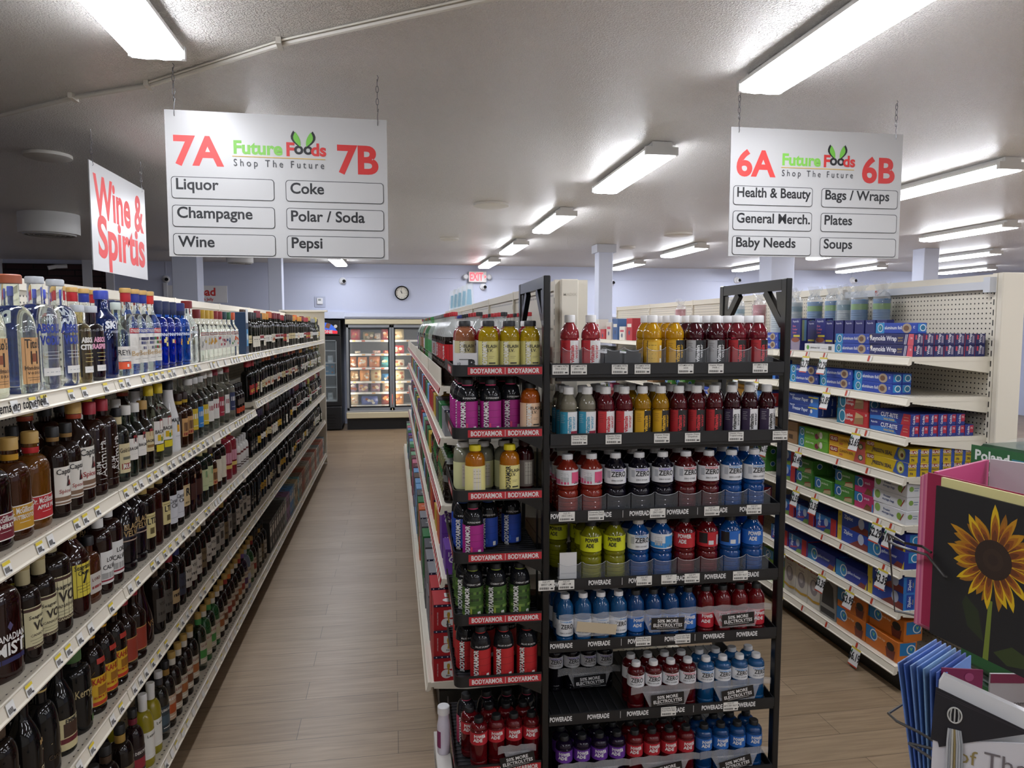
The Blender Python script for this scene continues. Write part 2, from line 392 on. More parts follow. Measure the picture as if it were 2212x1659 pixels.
drum(-3.36, 7.9, .265, .2, 'air_diffuser', 'white round drum air diffuser hanging', 'under the ceiling left of the wine sign')
drum(-2.35, 11.9, .2, .12, 'air_diffuser', 'white round drum air diffuser', 'beside the wide column near the bread sign')
k = 0
for x, y, R in ((3.25, 9.75, .11), (.9, 6.6, .16), (.72, 9.2, .12), (3.5, 6.7, .14), (3.9, 7.6, .1), (-2.2, 5.2, .14), (3.4, 8.3, .17)):
    b = MB(); b.lathe([(R, CEIL-.001), (R, CEIL-.022), (R*.7, CEIL-.034)][::-1], 'd2cec6', 22)
    pl = ('by the slim column at right', 'ahead of the left aisle sign', 'farther down the middle aisle', 'left edge of the right aisle sign', 'beyond the right aisle sign', 'over the wine sign chains', 'between the right lights')[k]; k += 1
    tag(link('ceiling_rosette', b.mesh('ceiling_rosette'), None, (x, y, 0)), 'small round white rosette on the ceiling', pl, 'ceiling rosette')

# ---------------------------------------------------------------- hanging signs
def fnxz(x, y, z):       # face looking to -y
    return lambda u, w, l: (x+u, y-l, z+w)
RED = 'c6302f'; INK = '16171b'
def rrect(w, h, r, n=5):
    o = []
    for cx_, cz, a0 in ((w/2-r, h/2-r, 0), (-w/2+r, h/2-r, 90), (-w/2+r, -h/2+r, 180), (w/2-r, -h/2+r, 270)):
        for i in range(n): a = rad(a0+90*i/(n-1)); o.append((cx_+r*math.cos(a), cz+r*math.sin(a)))
    return o
def chain(x, y, z0, z1):
    b = MB(); n = int((z1-z0-.03)/.026); z = z0
    b.tube([(x, y+.002, z-.02), (x, y-.008, z-.005), (x, y, z+.03), (x+.005, y, z+.06)], .0016, '8f8f92m', 5)
    z += .05; i = 0
    while z < z1-.03:
        pts = []
        for q in range(9):
            t = 2*PI*q/8; u = .006*math.cos(t); w = .016*math.sin(t)
            pts.append((x+(u if i % 2 else 0), y+(0 if i % 2 else u), z+.014+w))
        b.tube(pts, .0016, '8f8f92m', 5, False); z += .027; i += 1
    b.tube([(x, y, z-.01), (x+.006, y, z+.012), (x, y, CEIL-.001)], .0016, '8f8f92m', 5)
    return b.mesh('chain')
def aisle_sign(cx_, cy_, zb, w, h, left, right, rows, desc, place, rz=0):
    e = empty('aisle_sign', (cx_, cy_, zb), rz)
    b = MB(); b.box(-w/2, w/2, -.003, .003, 0, h, 'bcbcbcs')
    F = fnxz(0, -.003, 0); it = []
    s = h/.6
    it += [('t', 'd23f3c', left, .165*s, -w/2+.13*s, h*.727, 0, .032, 0, 5), ('t', RED, right, .165*s, w/2-.125*s, h*.707, 0, .032, 0, 5)]
    it += [('t', '7cc04e', 'Future', .075*s, -.085*s, h*.765, 0, .035, .2*s, 5), ('t', RED, 'F', .078*s, .047*s, h*.765, 0, .035, 0, 4), ('t', INK, 'oo', .07*s, .1*s, h*.762, 0, .03, 0, 5), ('t', RED, 'ds', .072*s, .163*s, h*.768, 0, .033, 0, 5)]
    for sg, rot in ((-1, .5), (1, -.35)):
        L = [(sg*.012*s+.1*s+sg*.018*s*math.sin(t*PI)*(1 if q else -.45)+sg*.02*s*t, h*.785+.062*s*t) for q in (0, 1) for t in ([i/6 for i in range(7)] if q == 0 else [1-i/6 for i in range(7)])]
        it += [('p', INK, [((x-.1*s)*1.25+.1*s, (z-h*.8)*1.12+h*.797) for x, z in (L if sg < 0 else L[::-1])][::-1]), ('p', '6cb53f', (L if sg < 0 else L[::-1])[::-1])]
    it += [('r', 'd2ab45', -.19*s, .19*s, h*.7, h*.705), ('t', '3c3d42', 'S h o p   T h e   F u t u r e', .042*s, 0, h*.652, 0, .003, .37*s, 3)]
    bw, bh = w*.455, h*.15
    for c in (0, 1):
        for r_ in range(3):
            x = (-.5+c)*w*.507; z = h*(.475-.195*r_)
            it += [('p', INK, [(x+u, z+v) for u, v in rrect(bw, bh, .014)]), ('p', 'bcbcbcs', [(x+u, z+v) for u, v in rrect(bw-.005, bh-.005, .0125)])]
            t = rows[c][r_]; v, f, tw, th = glyphs(t, .022, 4); sz = .064*s
            k = min(1, (bw-.03)/(tw*sz)); it += [('t', INK, t, sz, x-bw/2+.02+tw*sz*k/2, z+(.008 if th > .8 else .012), 0, .022, tw*sz*k, 4)]
    it = [i for i in it]
    b.flat(F, it, .0004)
    link('board', b.mesh('board', False), e)
    for sx_ in (-1, 1):
        o = link('chain', chain(0, 0, 0, CEIL-zb-h), e); o.location = (sx_*(w/2-.04), 0, h-.012)
        o.data.transform(Matrix.Translation((0, 0, 0)))
    return tag(e, desc, place, 'sign')
# chain() builds to the ceiling in sign space: re-base so that its top meets the ceiling
_c = chain
def chain(x, y, z0, z1):
    global CEIL
    keep = CEIL; CEIL = z1+.012
    me = _c(x, y, z0, z1); CEIL = keep
    return me
aisle_sign(-.483, 3.35, 2.155, .935, .62, '7A', '7B', (('Liquor', 'Champagne', 'Wine'), ('Coke', 'Polar / Soda', 'Pepsi')), 'white hanging sign reading 7A and 7B', 'over the liquor aisle', rad(.6))
aisle_sign(2.065, 3.3, 2.193, .91, .612, '6A', '6B', (('Health & Beauty', 'General Merch.', 'Baby Needs'), ('Bags / Wraps', 'Plates', 'Soups')), 'white hanging sign reading 6A and 6B', 'over the right aisle', rad(-.5))
e = empty('department_sign', (-1.68, 4.92, 2.175), rad(90)); w, h = .92, .615
b = MB(); b.box(-w/2, w/2, -.003, .003, 0, h, 'bcbcbcs')
b.flat(fnxz(0, -.003, 0), [('t', RED, 'Wine &', .33, .0, h*.7, 0, .03, w*.9, 6), ('t', RED, 'Spirtis', .33, .02, h*.27, 0, .03, w*.86, 6)], .0005)
link('board', b.mesh('board', False), e)
for sx_ in (-1, 1): link('chain', chain(0, 0, 0, CEIL-2.175-h), e).location = (sx_*(w/2-.05), 0, h-.012)
tag(e, 'white hanging sign with red wine and spirits lettering', 'above the liquor shelves', 'sign')

# ---------------------------------------------------------------- fittings on the back wall
def face(y): return lambda u, w, l: (u, y-l, w)
e = empty('wall_clock', (.168, BW, 2.46))
b = MB(); b.T = Matrix.Rotation(PI/2, 4, 'X'); b.lathe([(.128, 0), (.128, .035), (.12, .042), (.108, .03), (.108, .012)], '14151ag', 36, cap=False); link('rim', b.mesh('rim'), e)
b = MB(); b.T = Matrix.Rotation(PI/2, 4, 'X'); b.lathe([(.112, 0), (.112, .012)], 'e4dfd2', 32); b.T = None
it = []
for q in range(12): a = rad(30*q); it.append(('t', INK, str(q or 12), .026, .088*math.sin(a), .088*math.cos(a), 0, .01))
b.flat(fnxz(0, -.0125, 0), it, .0006); link('dial', b.mesh('dial', False), e)
for a, ln, wd in ((-32, .055, .006), (-8, .08, .004), (95, .085, .0015)):
    b = MB(); a = rad(a); c, s_ = math.cos(a), math.sin(a)
    b.quad([(x*c+z*s_, -.0155, -x*s_+z*c) for x, z in ((-wd, -.012), (wd, -.012), (wd*.5, ln), (-wd*.5, ln))], INK); link('hand', b.mesh('hand', False), e)
tag(e, 'round black rimmed wall clock', 'on the back wall', 'clock')
e = empty('thermostat', (-1.27, BW, 2.27))
b = MB(); b.cbox(-.095, .095, -.012, 0, -.07, .12, 'aeb4c8', .004); link('cover_box', b.mesh('cover_box'), e)
b = MB(); b.cbox(-.05, .05, -.034, -.012, -.02, .09, 'e4e5e8', .004); b.quad([(-.028, -.0345, .04), (.02, -.0345, .04), (.02, -.0345, .075), (-.028, -.0345, .075)], '8d938f'); link('control_unit', b.mesh('control_unit'), e)
tag(e, 'white thermostat in a clear guard box', 'on the back wall left of the clock', 'thermostat')
e = empty('exit_sign', (1.535, BW-.032, 2.76))
b = MB(); b.cbox(-.165, .165, -.06, .03, -.1, .1, 'd9d7d6', .008); link('sign_box', b.mesh('sign_box'), e)
b = MB(); b.flat(fnxz(0, -.06, 0), [('t', 'ff2b33i', 'EXIT', .2, -.02, 0, 0, .02, .24, 3), ('p', 'ff2b33i', [(.13, .03), (.13, -.03), (.158, 0)])], .001); link('lettering', b.mesh('lettering', False), e)
for sg in (-1, 1):
    b = MB(); b.T = Matrix.Translation((sg*.215, -.02, 0)) @ Matrix.Rotation(PI/2, 4, 'X'); b.lathe([(.03, -.04), (.048, .01), (.05, .03), (.035, .045)], 'c9cbcfs', 14); link('lamp_head', b.mesh('lamp_head'), e)
tag(e, 'white exit sign with glowing red letters', 'high on the back wall', 'exit sign')
CAMP = ('above the thermostat', 'below the exit sign', 'left of the wide blue column', 'right of the slim column', 'behind the black rack top bar', 'above the right pegboard')
for i, (x, z) in enumerate(((-.87, 2.665), (1.645, 2.585), (-3.82, 2.665), (4.08, 2.69), (6.62, 2.76), (9.1, 2.78))):
    e = empty('security_camera', (x, BW, z))
    b = MB(); b.T = Matrix.Rotation(PI/2, 4, 'X'); b.lathe([(.062, 0), (.062, .022), (.054, .03)], 'dcdde0', 20); link('base', b.mesh('base'), e)
    b = MB(); b.T = Matrix.Translation((.012, -.045, -.01)); b.lathe([(.046*math.cos(t), .046*math.sin(t)) for t in [rad(-85+17*q) for q in range(11)]], 'e2e2e4', 16); link('eyeball', b.mesh('eyeball'), e)
    b = MB(); b.T = Matrix.Translation((.024, -.075, -.012)) @ Matrix.Rotation(rad(70), 4, 'X') @ Matrix.Rotation(rad(22), 4, 'Y'); b.lathe([(.03, 0), (.03, .02), (.02, .024)], '101114g', 14); link('lens', b.mesh('lens'), e)
    b = MB(); b.box(-.006, .006, -.008, 0, .06, CEIL-z-.01, 'c9cee0'); i == 1 or link('conduit', b.mesh('conduit'), e)
    tag(e, 'white dome security camera', 'on the back wall '+CAMP[i], 'security camera')
e = MB(); e.tube([(-5.35, BW-.05, 2.86), (-5.5, BW-.1, 2.85), (-5.6, BW-.16, 2.82)], .035, 'dfe0e2', 10)
tag(link('bullet_camera', e.mesh('bullet_camera')), 'white bullet camera under the ceiling', 'above the dark brick panel', 'security camera')
b = MB(); b.box(-3.83, -2.83, BW-.02, BW-.002, 2.27, 2.56, 'e3e3e5')
b.flat(face(BW-.02), [('t', RED, 'Bread', .19, -3.24, 2.455, 0, .03, .62, 3), ('t', RED, 'Butter & Jelly', .068, -3.24, 2.32, 0, .025, .62, 2)], .001)
tag(link('wall_sign', b.mesh('wall_sign', False)), 'white wall sign with red bread lettering', 'behind the wide blue column', 'sign')
# ================================================================ GONDOLAS
def gondola(name, desc, place, xb, xl, y0, y1, top, levels, deckz, deckl, side, board, secs, stop=True, pegpat='pegboard', kick='16140f', leveldepth=None):
    """one run of shelving: xb back panel, xl shelf lip line, side = +1 when the lips face +x. levels: [(z, ya, yb)]"""
    e = empty(name, (0, 0, 0)); sgn = side
    X = lambda d: xl-sgn*d                      # d metres behind the lip
    lo = lambda a, c: (min(a, c), max(a, c))
    def bx(mb, xa, xc, ya, yc, za, zc, k): a, c = lo(xa, xc); mb.box(a, c, ya, yc, za, zc, k)
    n = len(secs)-1
    for i in range(n):
        b = MB(); bx(b, xb-sgn*.012, xb+sgn*.004, secs[i]+.012, secs[i+1]-.012, .14, top-.04, pegpat)
        bx(b, xb-sgn*.02, xb+sgn*.016, secs[i], secs[i+1], top-.045, top, CREAM)
        link('back_panel', b.mesh('back_panel', False), e)
    for i in range(n+1):
        b = MB(); y = secs[i]; bx(b, xb-sgn*.03, xb+sgn*.018, y-.014, y+.014, .02, top+.004, CREAM)
        for q in range(int((top-.2)/.0508)): bx(b, xb+sgn*.018, xb+sgn*.0186, y-.003, y+.003, .18+q*.0508, .208+q*.0508, '17140f')
        link('upright', b.mesh('upright', False), e)
    b = MB(); bx(b, xb-sgn*.02, deckl-sgn*.045, y0, y1, 0, deckz-.045, kick); link('kick_plate', b.mesh('kick_plate', False), e)
    shelves = {}
    for li, (z, ya, yb) in enumerate(list(levels)+[(deckz, y0, y1)]):
        last = li == len(levels); xlip = deckl if last else xl
        for i in range(n):
            a, c = max(secs[i], ya), min(secs[i+1], yb)
            if c-a < .2: continue
            b = MB()
            a_, c_ = lo(xlip-sgn*.006, xb+sgn*.005); b.box(a_, c_, a+.002, c-.002, z-.022, z, CREAM, skip='t'); b.quad([(a_, a+.002, z), (c_, a+.002, z), (c_, c-.002, z), (a_, c-.002, z)], 'shelftop')
            for yy in (a+.003, c-.006):
                b.add([(xlip-sgn*.02, yy, z-.001), (xb, yy, z-.001), (xb, yy, z-.085), (xlip-sgn*.02, yy, z-.03), (xlip-sgn*.02, yy+.003, z-.001), (xb, yy+.003, z-.001), (xb, yy+.003, z-.085), (xlip-sgn*.02, yy+.003, z-.03)], [(0, 1, 2, 3), (4, 7, 6, 5), (0, 4, 5, 1), (1, 5, 6, 2), (2, 6, 7, 3), (3, 7, 4, 0)], CREAM)
            s = link('shelf', b.mesh('shelf', False), e)
            r = MB()   # price rail: a shallow channel tilted back
            P = [(-.008, .002), (.004, .003), (.008, .001), (.006, -.004), (.014, -.032), (.019, -.036), (.018, -.041), (.008, -.043), (-.006, -.036)]
            vs = [(xlip+sgn*u, yy, z+w) for yy in (a+.003, c-.003) for u, w in P]; m_ = len(P)
            fs = [(j, (j+1) % m_, m_+(j+1) % m_, m_+j) for j in range(m_)]+[tuple(range(m_))[::-1], tuple(range(m_, 2*m_))]
            if sgn < 0: fs = [f[::-1] for f in fs]
            r.add(vs, fs, CREAM); link('price_rail', r.mesh('price_rail', False), s)
            shelves[li, i] = s
    tag(e, desc, place, 'shelving')
    return e, shelves
LZ = [1.675, 1.3, .965, .605]; LD = .15
LS = [.11+1.22*i for i in range(9)]
LG, LSH = gondola('liquor_shelving', 'long cream shelving run filled with liquor and wine', 'along the left aisle', -1.41, -.92, LS[0], LS[-1], 2.035, [(LZ[0], 0, 20), (LZ[1], 0, LS[4]), (1.345, LS[4], 20), (LZ[2], 0, 20), (LZ[3], 0, 20)], LD, -.915, 1, 'slot', LS, pegpat='pegboard')
b = MB(); b.box(-1.46, -.9, LS[-1]+.02, LS[-1]+.05, .02, 2.05, CREAM); link('end_panel', b.mesh('end_panel', False), LG)
b = MB(); b.box(-1.47, -.86, LS[-1]-.05, LS[-1]+.07, 2.05, 2.072, CREAM); link('end_trim', b.mesh('end_trim', False), LG)
# back half of the same run, facing the next aisle: plain rear so that the run is closed from behind
b = MB(); b.box(-1.47, -1.43, LS[0], LS[-1], 0, 2.03, CREAM); link('rear_panel', b.mesh('rear_panel', False), LG)

def tagmesh(sgn, yel):
    b = MB(); w = .034
    P = [(.0085, -.003), (.0165, -.033)]
    q = lambda u, w_, o: (sgn*(u+o), w_)
    def band(t0, t1, y0, y1, k, o):
        (u0, z0), (u1, z1) = P; f = lambda t: (u0+(u1-u0)*t, z0+(z1-z0)*t)
        (a, za), (c, zc) = f(t0), f(t1); b.quad([(sgn*(c+o), y0*sgn, zc), (sgn*(c+o), y1*sgn, zc), (sgn*(a+o), y1*sgn, za), (sgn*(a+o), y0*sgn, za)], k)
    band(0, 1, -w/2, w/2, 'e4e4e2', .001); band(0, .26, -w/2, w/2, yel, .0016)
    for i in range(6): band(.42, .85, -.013+i*.0035, -.011+i*.0035, '3a3a3c', .0016)
    band(.75, .9, .006, .014, '3a3a3c', .0016)
    return b.mesh('price_tag', False)
TM = tagmesh(1, 'd9c33a'); TM2 = tagmesh(1, 'e0e0dc')
nt_ = 0; far = {}
for (li, i), s in sorted(LSH.items(), key=lambda t: (t[0][1], t[0][0])):
    z = ([1.675, 1.3, 1.345, .965, .605, LD])[li]; xl = -.92 if li < 5 else -.915
    y = max(LS[i], 1.6)+.05
    while y < LS[i+1]-.04:
        if nt_ < 100 and i < 4:
            o = link('price_tag', TM if random.random() < .7 else TM2, s, (xl, y, z)); nt_ += 1
        else: far.setdefault((li, i), []).append(y)
        y += random.choice((.06, .075, .09, .16))
b = MB()
for (li, i), ys in far.items():
    z = ([1.675, 1.3, 1.345, .965, .605, LD])[li]; xl = -.92 if li < 5 else -.915
    for y in ys:
        b.quad([(xl+.0175, y-.017, z-.033), (xl+.0175, y+.017, z-.033), (xl+.0095, y+.017, z-.003), (xl+.0095, y-.017, z-.003)], 'dededc')
        b.quad([(xl+.0117, y-.017, z-.011), (xl+.0117, y+.017, z-.011), (xl+.0101, y+.017, z-.004), (xl+.0101, y-.017, z-.004)], random.choice(('cdb93c', 'dededc')))
o = link('price_tag', b.mesh('price_tag', False), LG); o['kind'] = 'stuff'
b = MB()
for y, z, nm in ((1.75, 1.66, 'Please add distance'), (2.2, 1.66, 'items on the shelf')):
    v, f, w, h = glyphs('Please ask an associate for items on top shelf', .02); b.add([(-.905, y+p[0]*.034, 1.655+p[1]*.034) for p in v], f, INK); break
link('shelf_notice', b.mesh('shelf_notice', False), LSH[0, 1])

# ================================================================ LIQUOR
CL = 'eef3f2G'
WH, BK, GD, SV = 'e2e0da', '17181a', 'b08d4e', 'b9bcc0'
B = bottle
DK = '1d0f0a'; AMB = '4a220c'
B('tito', 'vodka_bottle', 'large clear vodka jug with tan label and copper cap', .312, .056, .5, .74, .021, 'dfe8dcG', 'a5583a', [('p', 'd0a06a', -36, 36, .08, .47), ('t', INK, 'Tito\'s', .034, 0, .42, 0, .01, .055), ('p', '2a1a12', -13, 13, .245, .355), ('p', '8a4a2c', -7, 7, .265, .335), ('t', INK, 'Handmade', .016, 0, .215, 0, .005, .06), ('t', INK, 'V O D K A', .01, 0, .17), ('p', INK, -24, 24, .13, .133), ('p', INK, -20, 20, .11, .113)], caph=.075, capr=1.35)
B('absl', 'vodka_bottle', 'big clear vodka bottle with bold blue lettering', .315, .052, .62, .76, .019, CL, 'a9adb2s', [('t', '1e3a9a', 'ABSOLUT', .034, 0, .54, 0, .05, .085), ('t', '1e3a9a', 'VODKA', .034, 0, .435, 0, .05, .07), ('p', 'cfd4d8', -30, 30, .33, .334), ('p', 'cfd4d8', -30, 30, .30, .304), ('p', 'cfd4d8', -26, 26, .27, .274), ('p', 'e6e6e4', -32, 32, .12, .19), ('p', '9aa0a8', -24, 24, .15, .155)], caph=.06, capr=1.25)
def absf(key, c1, txt, body, tcol, desc): B(key, 'vodka_bottle', desc, .243, .037, .66, .77, .0155, body, 'a9adb2s', [('t', tcol, 'ABSOLUT', .022, 0, .55, 0, .05, .06), ('t', tcol, txt, .022, 0, .46, 0, .05, .066), ('p', 'd8c77a', -34, 34, .37, .376), ('p', 'd8c77a', -30, 30, .32, .326), ('p', 'd8c77a', -32, 32, .27, .276), ('p', 'e6e6e4', -36, 36, .13, .21), ('p', '9aa0a8', -26, 26, .165, .17)], caph=.09, capr=1.3)
absf('citron', 0, 'CITRON', 'd9c88cG', 'e8e8e4', 'clear citrus vodka bottle with white lettering'); absf('raspb', 0, 'RASPBERRI', '4a2a3cG', 'e0a0bc', 'dark vodka bottle with pink lettering')
B('skyy', 'vodka_bottle', 'tall cobalt blue vodka bottle with white lettering', .298, .046, .66, .8, .02, '0f2f86G', '2a3a98', [('t', 'e6ebf2', 'SKYY', .034, 0, .61, 0, .05, .075), ('t', 'c4cede', 'VODKA', .012, 0, .53)], caph=.1, capr=1.15, st='s')
B('reyka', 'vodka_bottle', 'pale green vodka bottle with white and orange label', .262, .042, .55, .72, .015, 'c3d4c8G', 'b9c2bc', [('p', WH, -60, 60, .2, .4), ('t', INK, 'REYKA', .026, 0, .32, 0, .01, .07), ('p', '5c6a88', -36, 36, .275, .279), ('p', '5c6a88', -30, 30, .24, .244), ('p', 'e2552c', -62, 62, .09, .19), ('o' and 'p', WH, -6, 6, .12, .16)], st='s', caph=.1)
def stoli(key, foil, band, fr, desc):
    B(key, 'vodka_bottle', desc, .318, .04, .56, .78, .0165, CL, GD, [('p', band, -48, 48, .475, .535), ('t', WH, 'STOLICHNAYA', .017, 0, .505, 0, .03, .062), ('p', WH, -48, 48, .12, .47)]+[('p', random.choice(fr), a, a+random.randint(7, 13), z, z+.035) for a in range(-40, 40, 12) for z in (.39, .34, .28)]+[('t', 'b08d4e', 'Berry', .026, 0, .23, 0, 0, .06), ('p', '8a8a86', -26, 26, .17, .175)], st='s', caph=.055, foil=(foil, .945, .84), capr=1.2)
stoli('st1', 'b3202a', 'b3202a', ('d8d6d0', 'e2e0da'), 'clear vodka bottle with red neck foil and red banner'); stoli('st2', '25358f', '25358f', ('2a2f55', '3c4170', 'd8d6d0'), 'clear vodka bottle with blue neck foil and berry label'); stoli('st3', 'c8281f', 'b3202a', ('8f1f28', '3f7a3a', 'd8d6d0'), 'clear vodka bottle with red foil and strawberry label')
def pinn(key, cap, fr, desc, body='1d56c8G'): B(key, 'vodka_bottle', desc, .285, .043, .6, .76, .021, body, cap, [('t', 'dfe8f4', 'PINNACLE', .018, 0, .5, 0, .03, .066), ('g', 'dfe8f4', [(-7, .55), (7, .55), (0, .585)])]+[('p', c, a, a+16, z, z+.055) for c, a, z in fr], st='r', caph=.13, foil=('16224a', .87, .8), ribs=((.06, .02, .004),))
pinn('pi1', '16224a', (('e2d48a', -16, .38), ('d8cc74', 0, .33), ('e2d48a', -8, .41)), 'blue flavored vodka bottle with pale flower print'); pinn('pi2', '16224a', (('c83048', 0, .36), ('e2d48a', -18, .37)), 'blue flavored vodka bottle with flower and berry print'); pinn('pi3', '16224a', (('e09a2c', -6, .33), ('e8b04a', -2, .37), ('3c7a3a', 10, .3)), 'blue flavored vodka bottle with orange slice print'); pinn('pi4', '202a6e', (('e2bc3a', -10, .33), ('e2bc3a', 0, .38)), 'blue flavored vodka bottle with yellow fruit print')
B('pic', 'vodka_bottle', 'large clear vodka bottle with dark red cap', .3, .047, .6, .76, .022, 'dbe6f2G', '8a1a20', [('t', 'dfe8f4', 'PINNACLE', .018, 0, .5, 0, .03, .066)], st='l', caph=.12)
def smir(key, cap, lab, fr, desc): B(key, 'vodka_bottle', desc, .262, .037, .6, .74, .0155, CL, cap, [('p', lab, -36, 36, .5, .56), ('t', WH, 'SMIRNOFF', .014, 0, .53, 0, .03, .044), ('p', WH, -42, 42, .22, .49)]+[('p', c, a, a+14, z, z+.05) for c, a, z in fr], st='l', caph=.17, capr=1.25)
SF = lambda c: [(c, random.randint(-36, 22), random.uniform(.25, .42)) for _ in range(6)]
for i, (cap, c) in enumerate((('7d161c', 'a8a8a4'), ('c9a227', 'd0b03c'), ('c9a227', 'd9a441'), ('8a1a20', 'c23a4a'), ('8a1a20', '9a2740'), ('1c3a44', '3a5a8a'), ('1c5a34', '3f8a44'), ('b8481c', 'd9602c'))):
    smir(f'sm{i}', cap, '8a1a20' if i % 3 else 'a31f24', SF(c), f'clear flavored vodka bottle with {("maroon", "gold", "yellow", "red", "dark red", "teal", "green", "orange")[i]} cap and fruit label')
def mcg(key, body, lab, txt, neck, desc): B(key, 'schnapps_bottle', desc, .265, .047, .58, .76, .0185, body, 'b3924f', [('p', lab, -62, 62, .1, .34), ('p', WH, -62, 62, .335, .345), ('p', WH, -62, 62, .095, .105), ('t', WH, 'Dr. McGillicuddy\'s', .022, 0, .285, 0, .02, .085), ('t', WH, txt, .015, 0, .225, 0, .03, .06), ('p', WH, -20, 20, .17, .174)], st='r', caph=.12, foil=(neck, .84, .78), ex=2.6, sx=1.0, sy=.8)
mcg('mc1', '1c0806L', '6b1226', 'CHERRY', '6b1226', 'dark schnapps bottle with maroon cherry label'); mcg('mc2', '4a240cL', 'b98a1e', 'BUTTERSCOTCH', 'b98a1e', 'brown schnapps bottle with yellow butterscotch label'); mcg('mc3', '7a4a14L', 'b01c24', 'APPLE PIE', 'b01c24', 'amber schnapps bottle with red apple pie label')
def capt(key, H, R, desc): B(key, 'rum_bottle', desc, H, R, .62, .8, .02 if R > .045 else .015, '1a0c08g', 'b3924f' if R > .045 else '17181a', [('p', 'd9d6ce', -52, 52, .14, .56), ('p', '7a5f4a', -52, 52, .15, .23), ('p', 'd9d6ce', -52, 52, .17, .185), ('t', INK, 'Captain', R*.56, 0, .5, 0, .012, R*1.5), ('t', '9a1f24', 'Spiced', R*.42, -6, .285, 0, .005, R*1.2), ('g', '2a1a1c', [(-4, .34), (14, .34), (8, .41), (12, .45), (4, .455), (2, .4)]), ('g', '8a2a2a', [(6, .36), (22, .34), (16, .42)])], st='r' if R < .045 else 'l', caph=.11, foil=('9a3a20' if R > .045 else '8a6a3a', .885, .84))
capt('cap1', .262, .039, 'dark spiced rum bottle with white pirate label'); capt('cap2', .315, .052, 'large dark spiced rum jug with white pirate label')
B('sail', 'rum_bottle', 'dark brown rum bottle with white engraved script', .305, .046, .68, .82, .0175, '2a0f08L', '9a1a2c', [('t', 'c9c9c6', 'Admiral', .05, 0, .4, 1, .004, .13), ('t', 'c9c9c6', 'RUM', .02, -20, .3, 1, .01, .05), ('p', 'c9c9c6', -18, 18, .17, .174), ('p', 'c9c9c6', -12, 14, .55, .556)], st='r', caph=.13, ribs=((.12, .012, .003),))
B('sail2', 'rum_bottle', 'dark brown rum bottle with black screw cap', .305, .046, .68, .82, .0175, '240c07L', '17181a', [('t', 'c9c9c6', 'Admiral', .05, 0, .4, 1, .004, .13), ('p', 'c9c9c6', -18, 18, .17, .174)], st='r', caph=.13)
B('grum', 'rum_bottle', 'green rum bottle with cream and red label', .262, .037, .6, .76, .014, '5d7468G', '17181a', [('p', 'cfc39a', -50, 50, .12, .52), ('t', INK, 'Gold Coast', .022, 0, .43, 0, .01, .06), ('p', '8a1a24', -40, 40, .17, .25), ('t', WH, 'RUM', .02, 0, .21, 0, .04), ('p', '6a6a5c', -32, 32, .3, .34)], st='r', caph=.11, foil=('cfc39a', .88, .78))
def baca(key, body, cap, lab, ext, desc, H=.262, R=.038): B(key, 'rum_bottle', desc, H, R, .56, .78, .0155, body, cap, [('p', lab, -44, 44, .24, .54), ('t', INK, 'BACARDI', R*.42, 0, .4, 0, .02, R*1.35)]+ext, st='s', caph=.13, capr=1.2)
baca('ba1', '7f9a8cG', 'd9d8d4', WH, [('p', '8a2028', -13, 13, .47, .58), ('p', '17181a', -6, 6, .49, .55), ('p', 'c9c9c6', -30, 30, .32, .325)], 'green tinted white rum bottle with white cap'); baca('ba2', '6a3a14G', GD, 'cfbf94', [('p', '8a2028', -13, 13, .47, .58), ('p', '8a6a3a', -30, 30, .3, .34)], 'gold rum bottle with tan label')
baca('ba3', 'd6dcc8G', 'd2b91e', WH, [('p', '8a2028', -13, 13, .44, .56), ('p', 'd8b41c', -28, -8, .28, .36), ('p', 'd8b41c', 4, 26, .28, .36), ('p', '4a8a3a', -8, 4, .27, .33), ('p', 'd2c31e', -36, 40, .14, .23)], 'large clear lemon rum bottle with yellow cap', .31, .05)
B('mali', 'rum_bottle', 'opaque white coconut rum bottle with black cap', .315, .045, .34, .84, .02, 'dfe0e2g', '17181a', [('t', INK, 'MALIBU', .024, 0, .45, 0, .02, .066), ('p', 'd8a01e', -10, 10, .28, .38), ('p', '17181a', -7, 7, .38, .42), ('p', '8a8a8c', -20, 20, .22, .225)], st='s', caph=.13, n=24)
B('drum', 'rum_bottle', 'dark rum bottle with tan picture label', .245, .039, .6, .75, .0155, '3a1a08L', '2a1410', [('p', 'b98f5a', -40, 40, .2, .54), ('p', '4a2a18', -26, 26, .3, .46), ('p', '8a1a20', -30, 30, .22, .27)], st='r', caph=.13, foil=('b99a2c', .86, .8))
def tall(key, lab1, lab2, desc, cap='c9c9c8', H=.3, R=.043): B(key, 'vodka_bottle', desc, H, R, .6, .76, .0185, 'dde2e0G', cap, [('p', lab1, -36, 36, .18, .52), ('p', lab2, -28, 28, .36, .44), ('p', WH, -24, 24, .24, .25)], st='s', caph=.1)
tall('cy', 'c9b02c', 'd8d6cf', 'clear vodka bottle with yellow label'); tall('cb', '2f7ac0', 'd8d6cf', 'clear vodka bottle with blue label'); tall('cw', 'dddcd8', '8a2030', 'clear vodka jug with white and red label', 'd9d8d4', .312, .05)
tall('cr', '9a2438', 'dddcd8', 'clear vodka jug with red label', '8a1a30', .312, .05); tall('cn', '28345a', 'dddcd8', 'clear vodka jug with navy label', '8a1a20', .312, .05)
B('shot', 'liqueur_bottle', 'slim black liqueur bottle with orange and black label', .2, .027, .62, .78, .012, '141012g', '17181a', [('p', 'b8401c', -50, 50, .1, .26), ('p', '5a5048', -30, 30, .34, .52)], st='s', caph=.12)
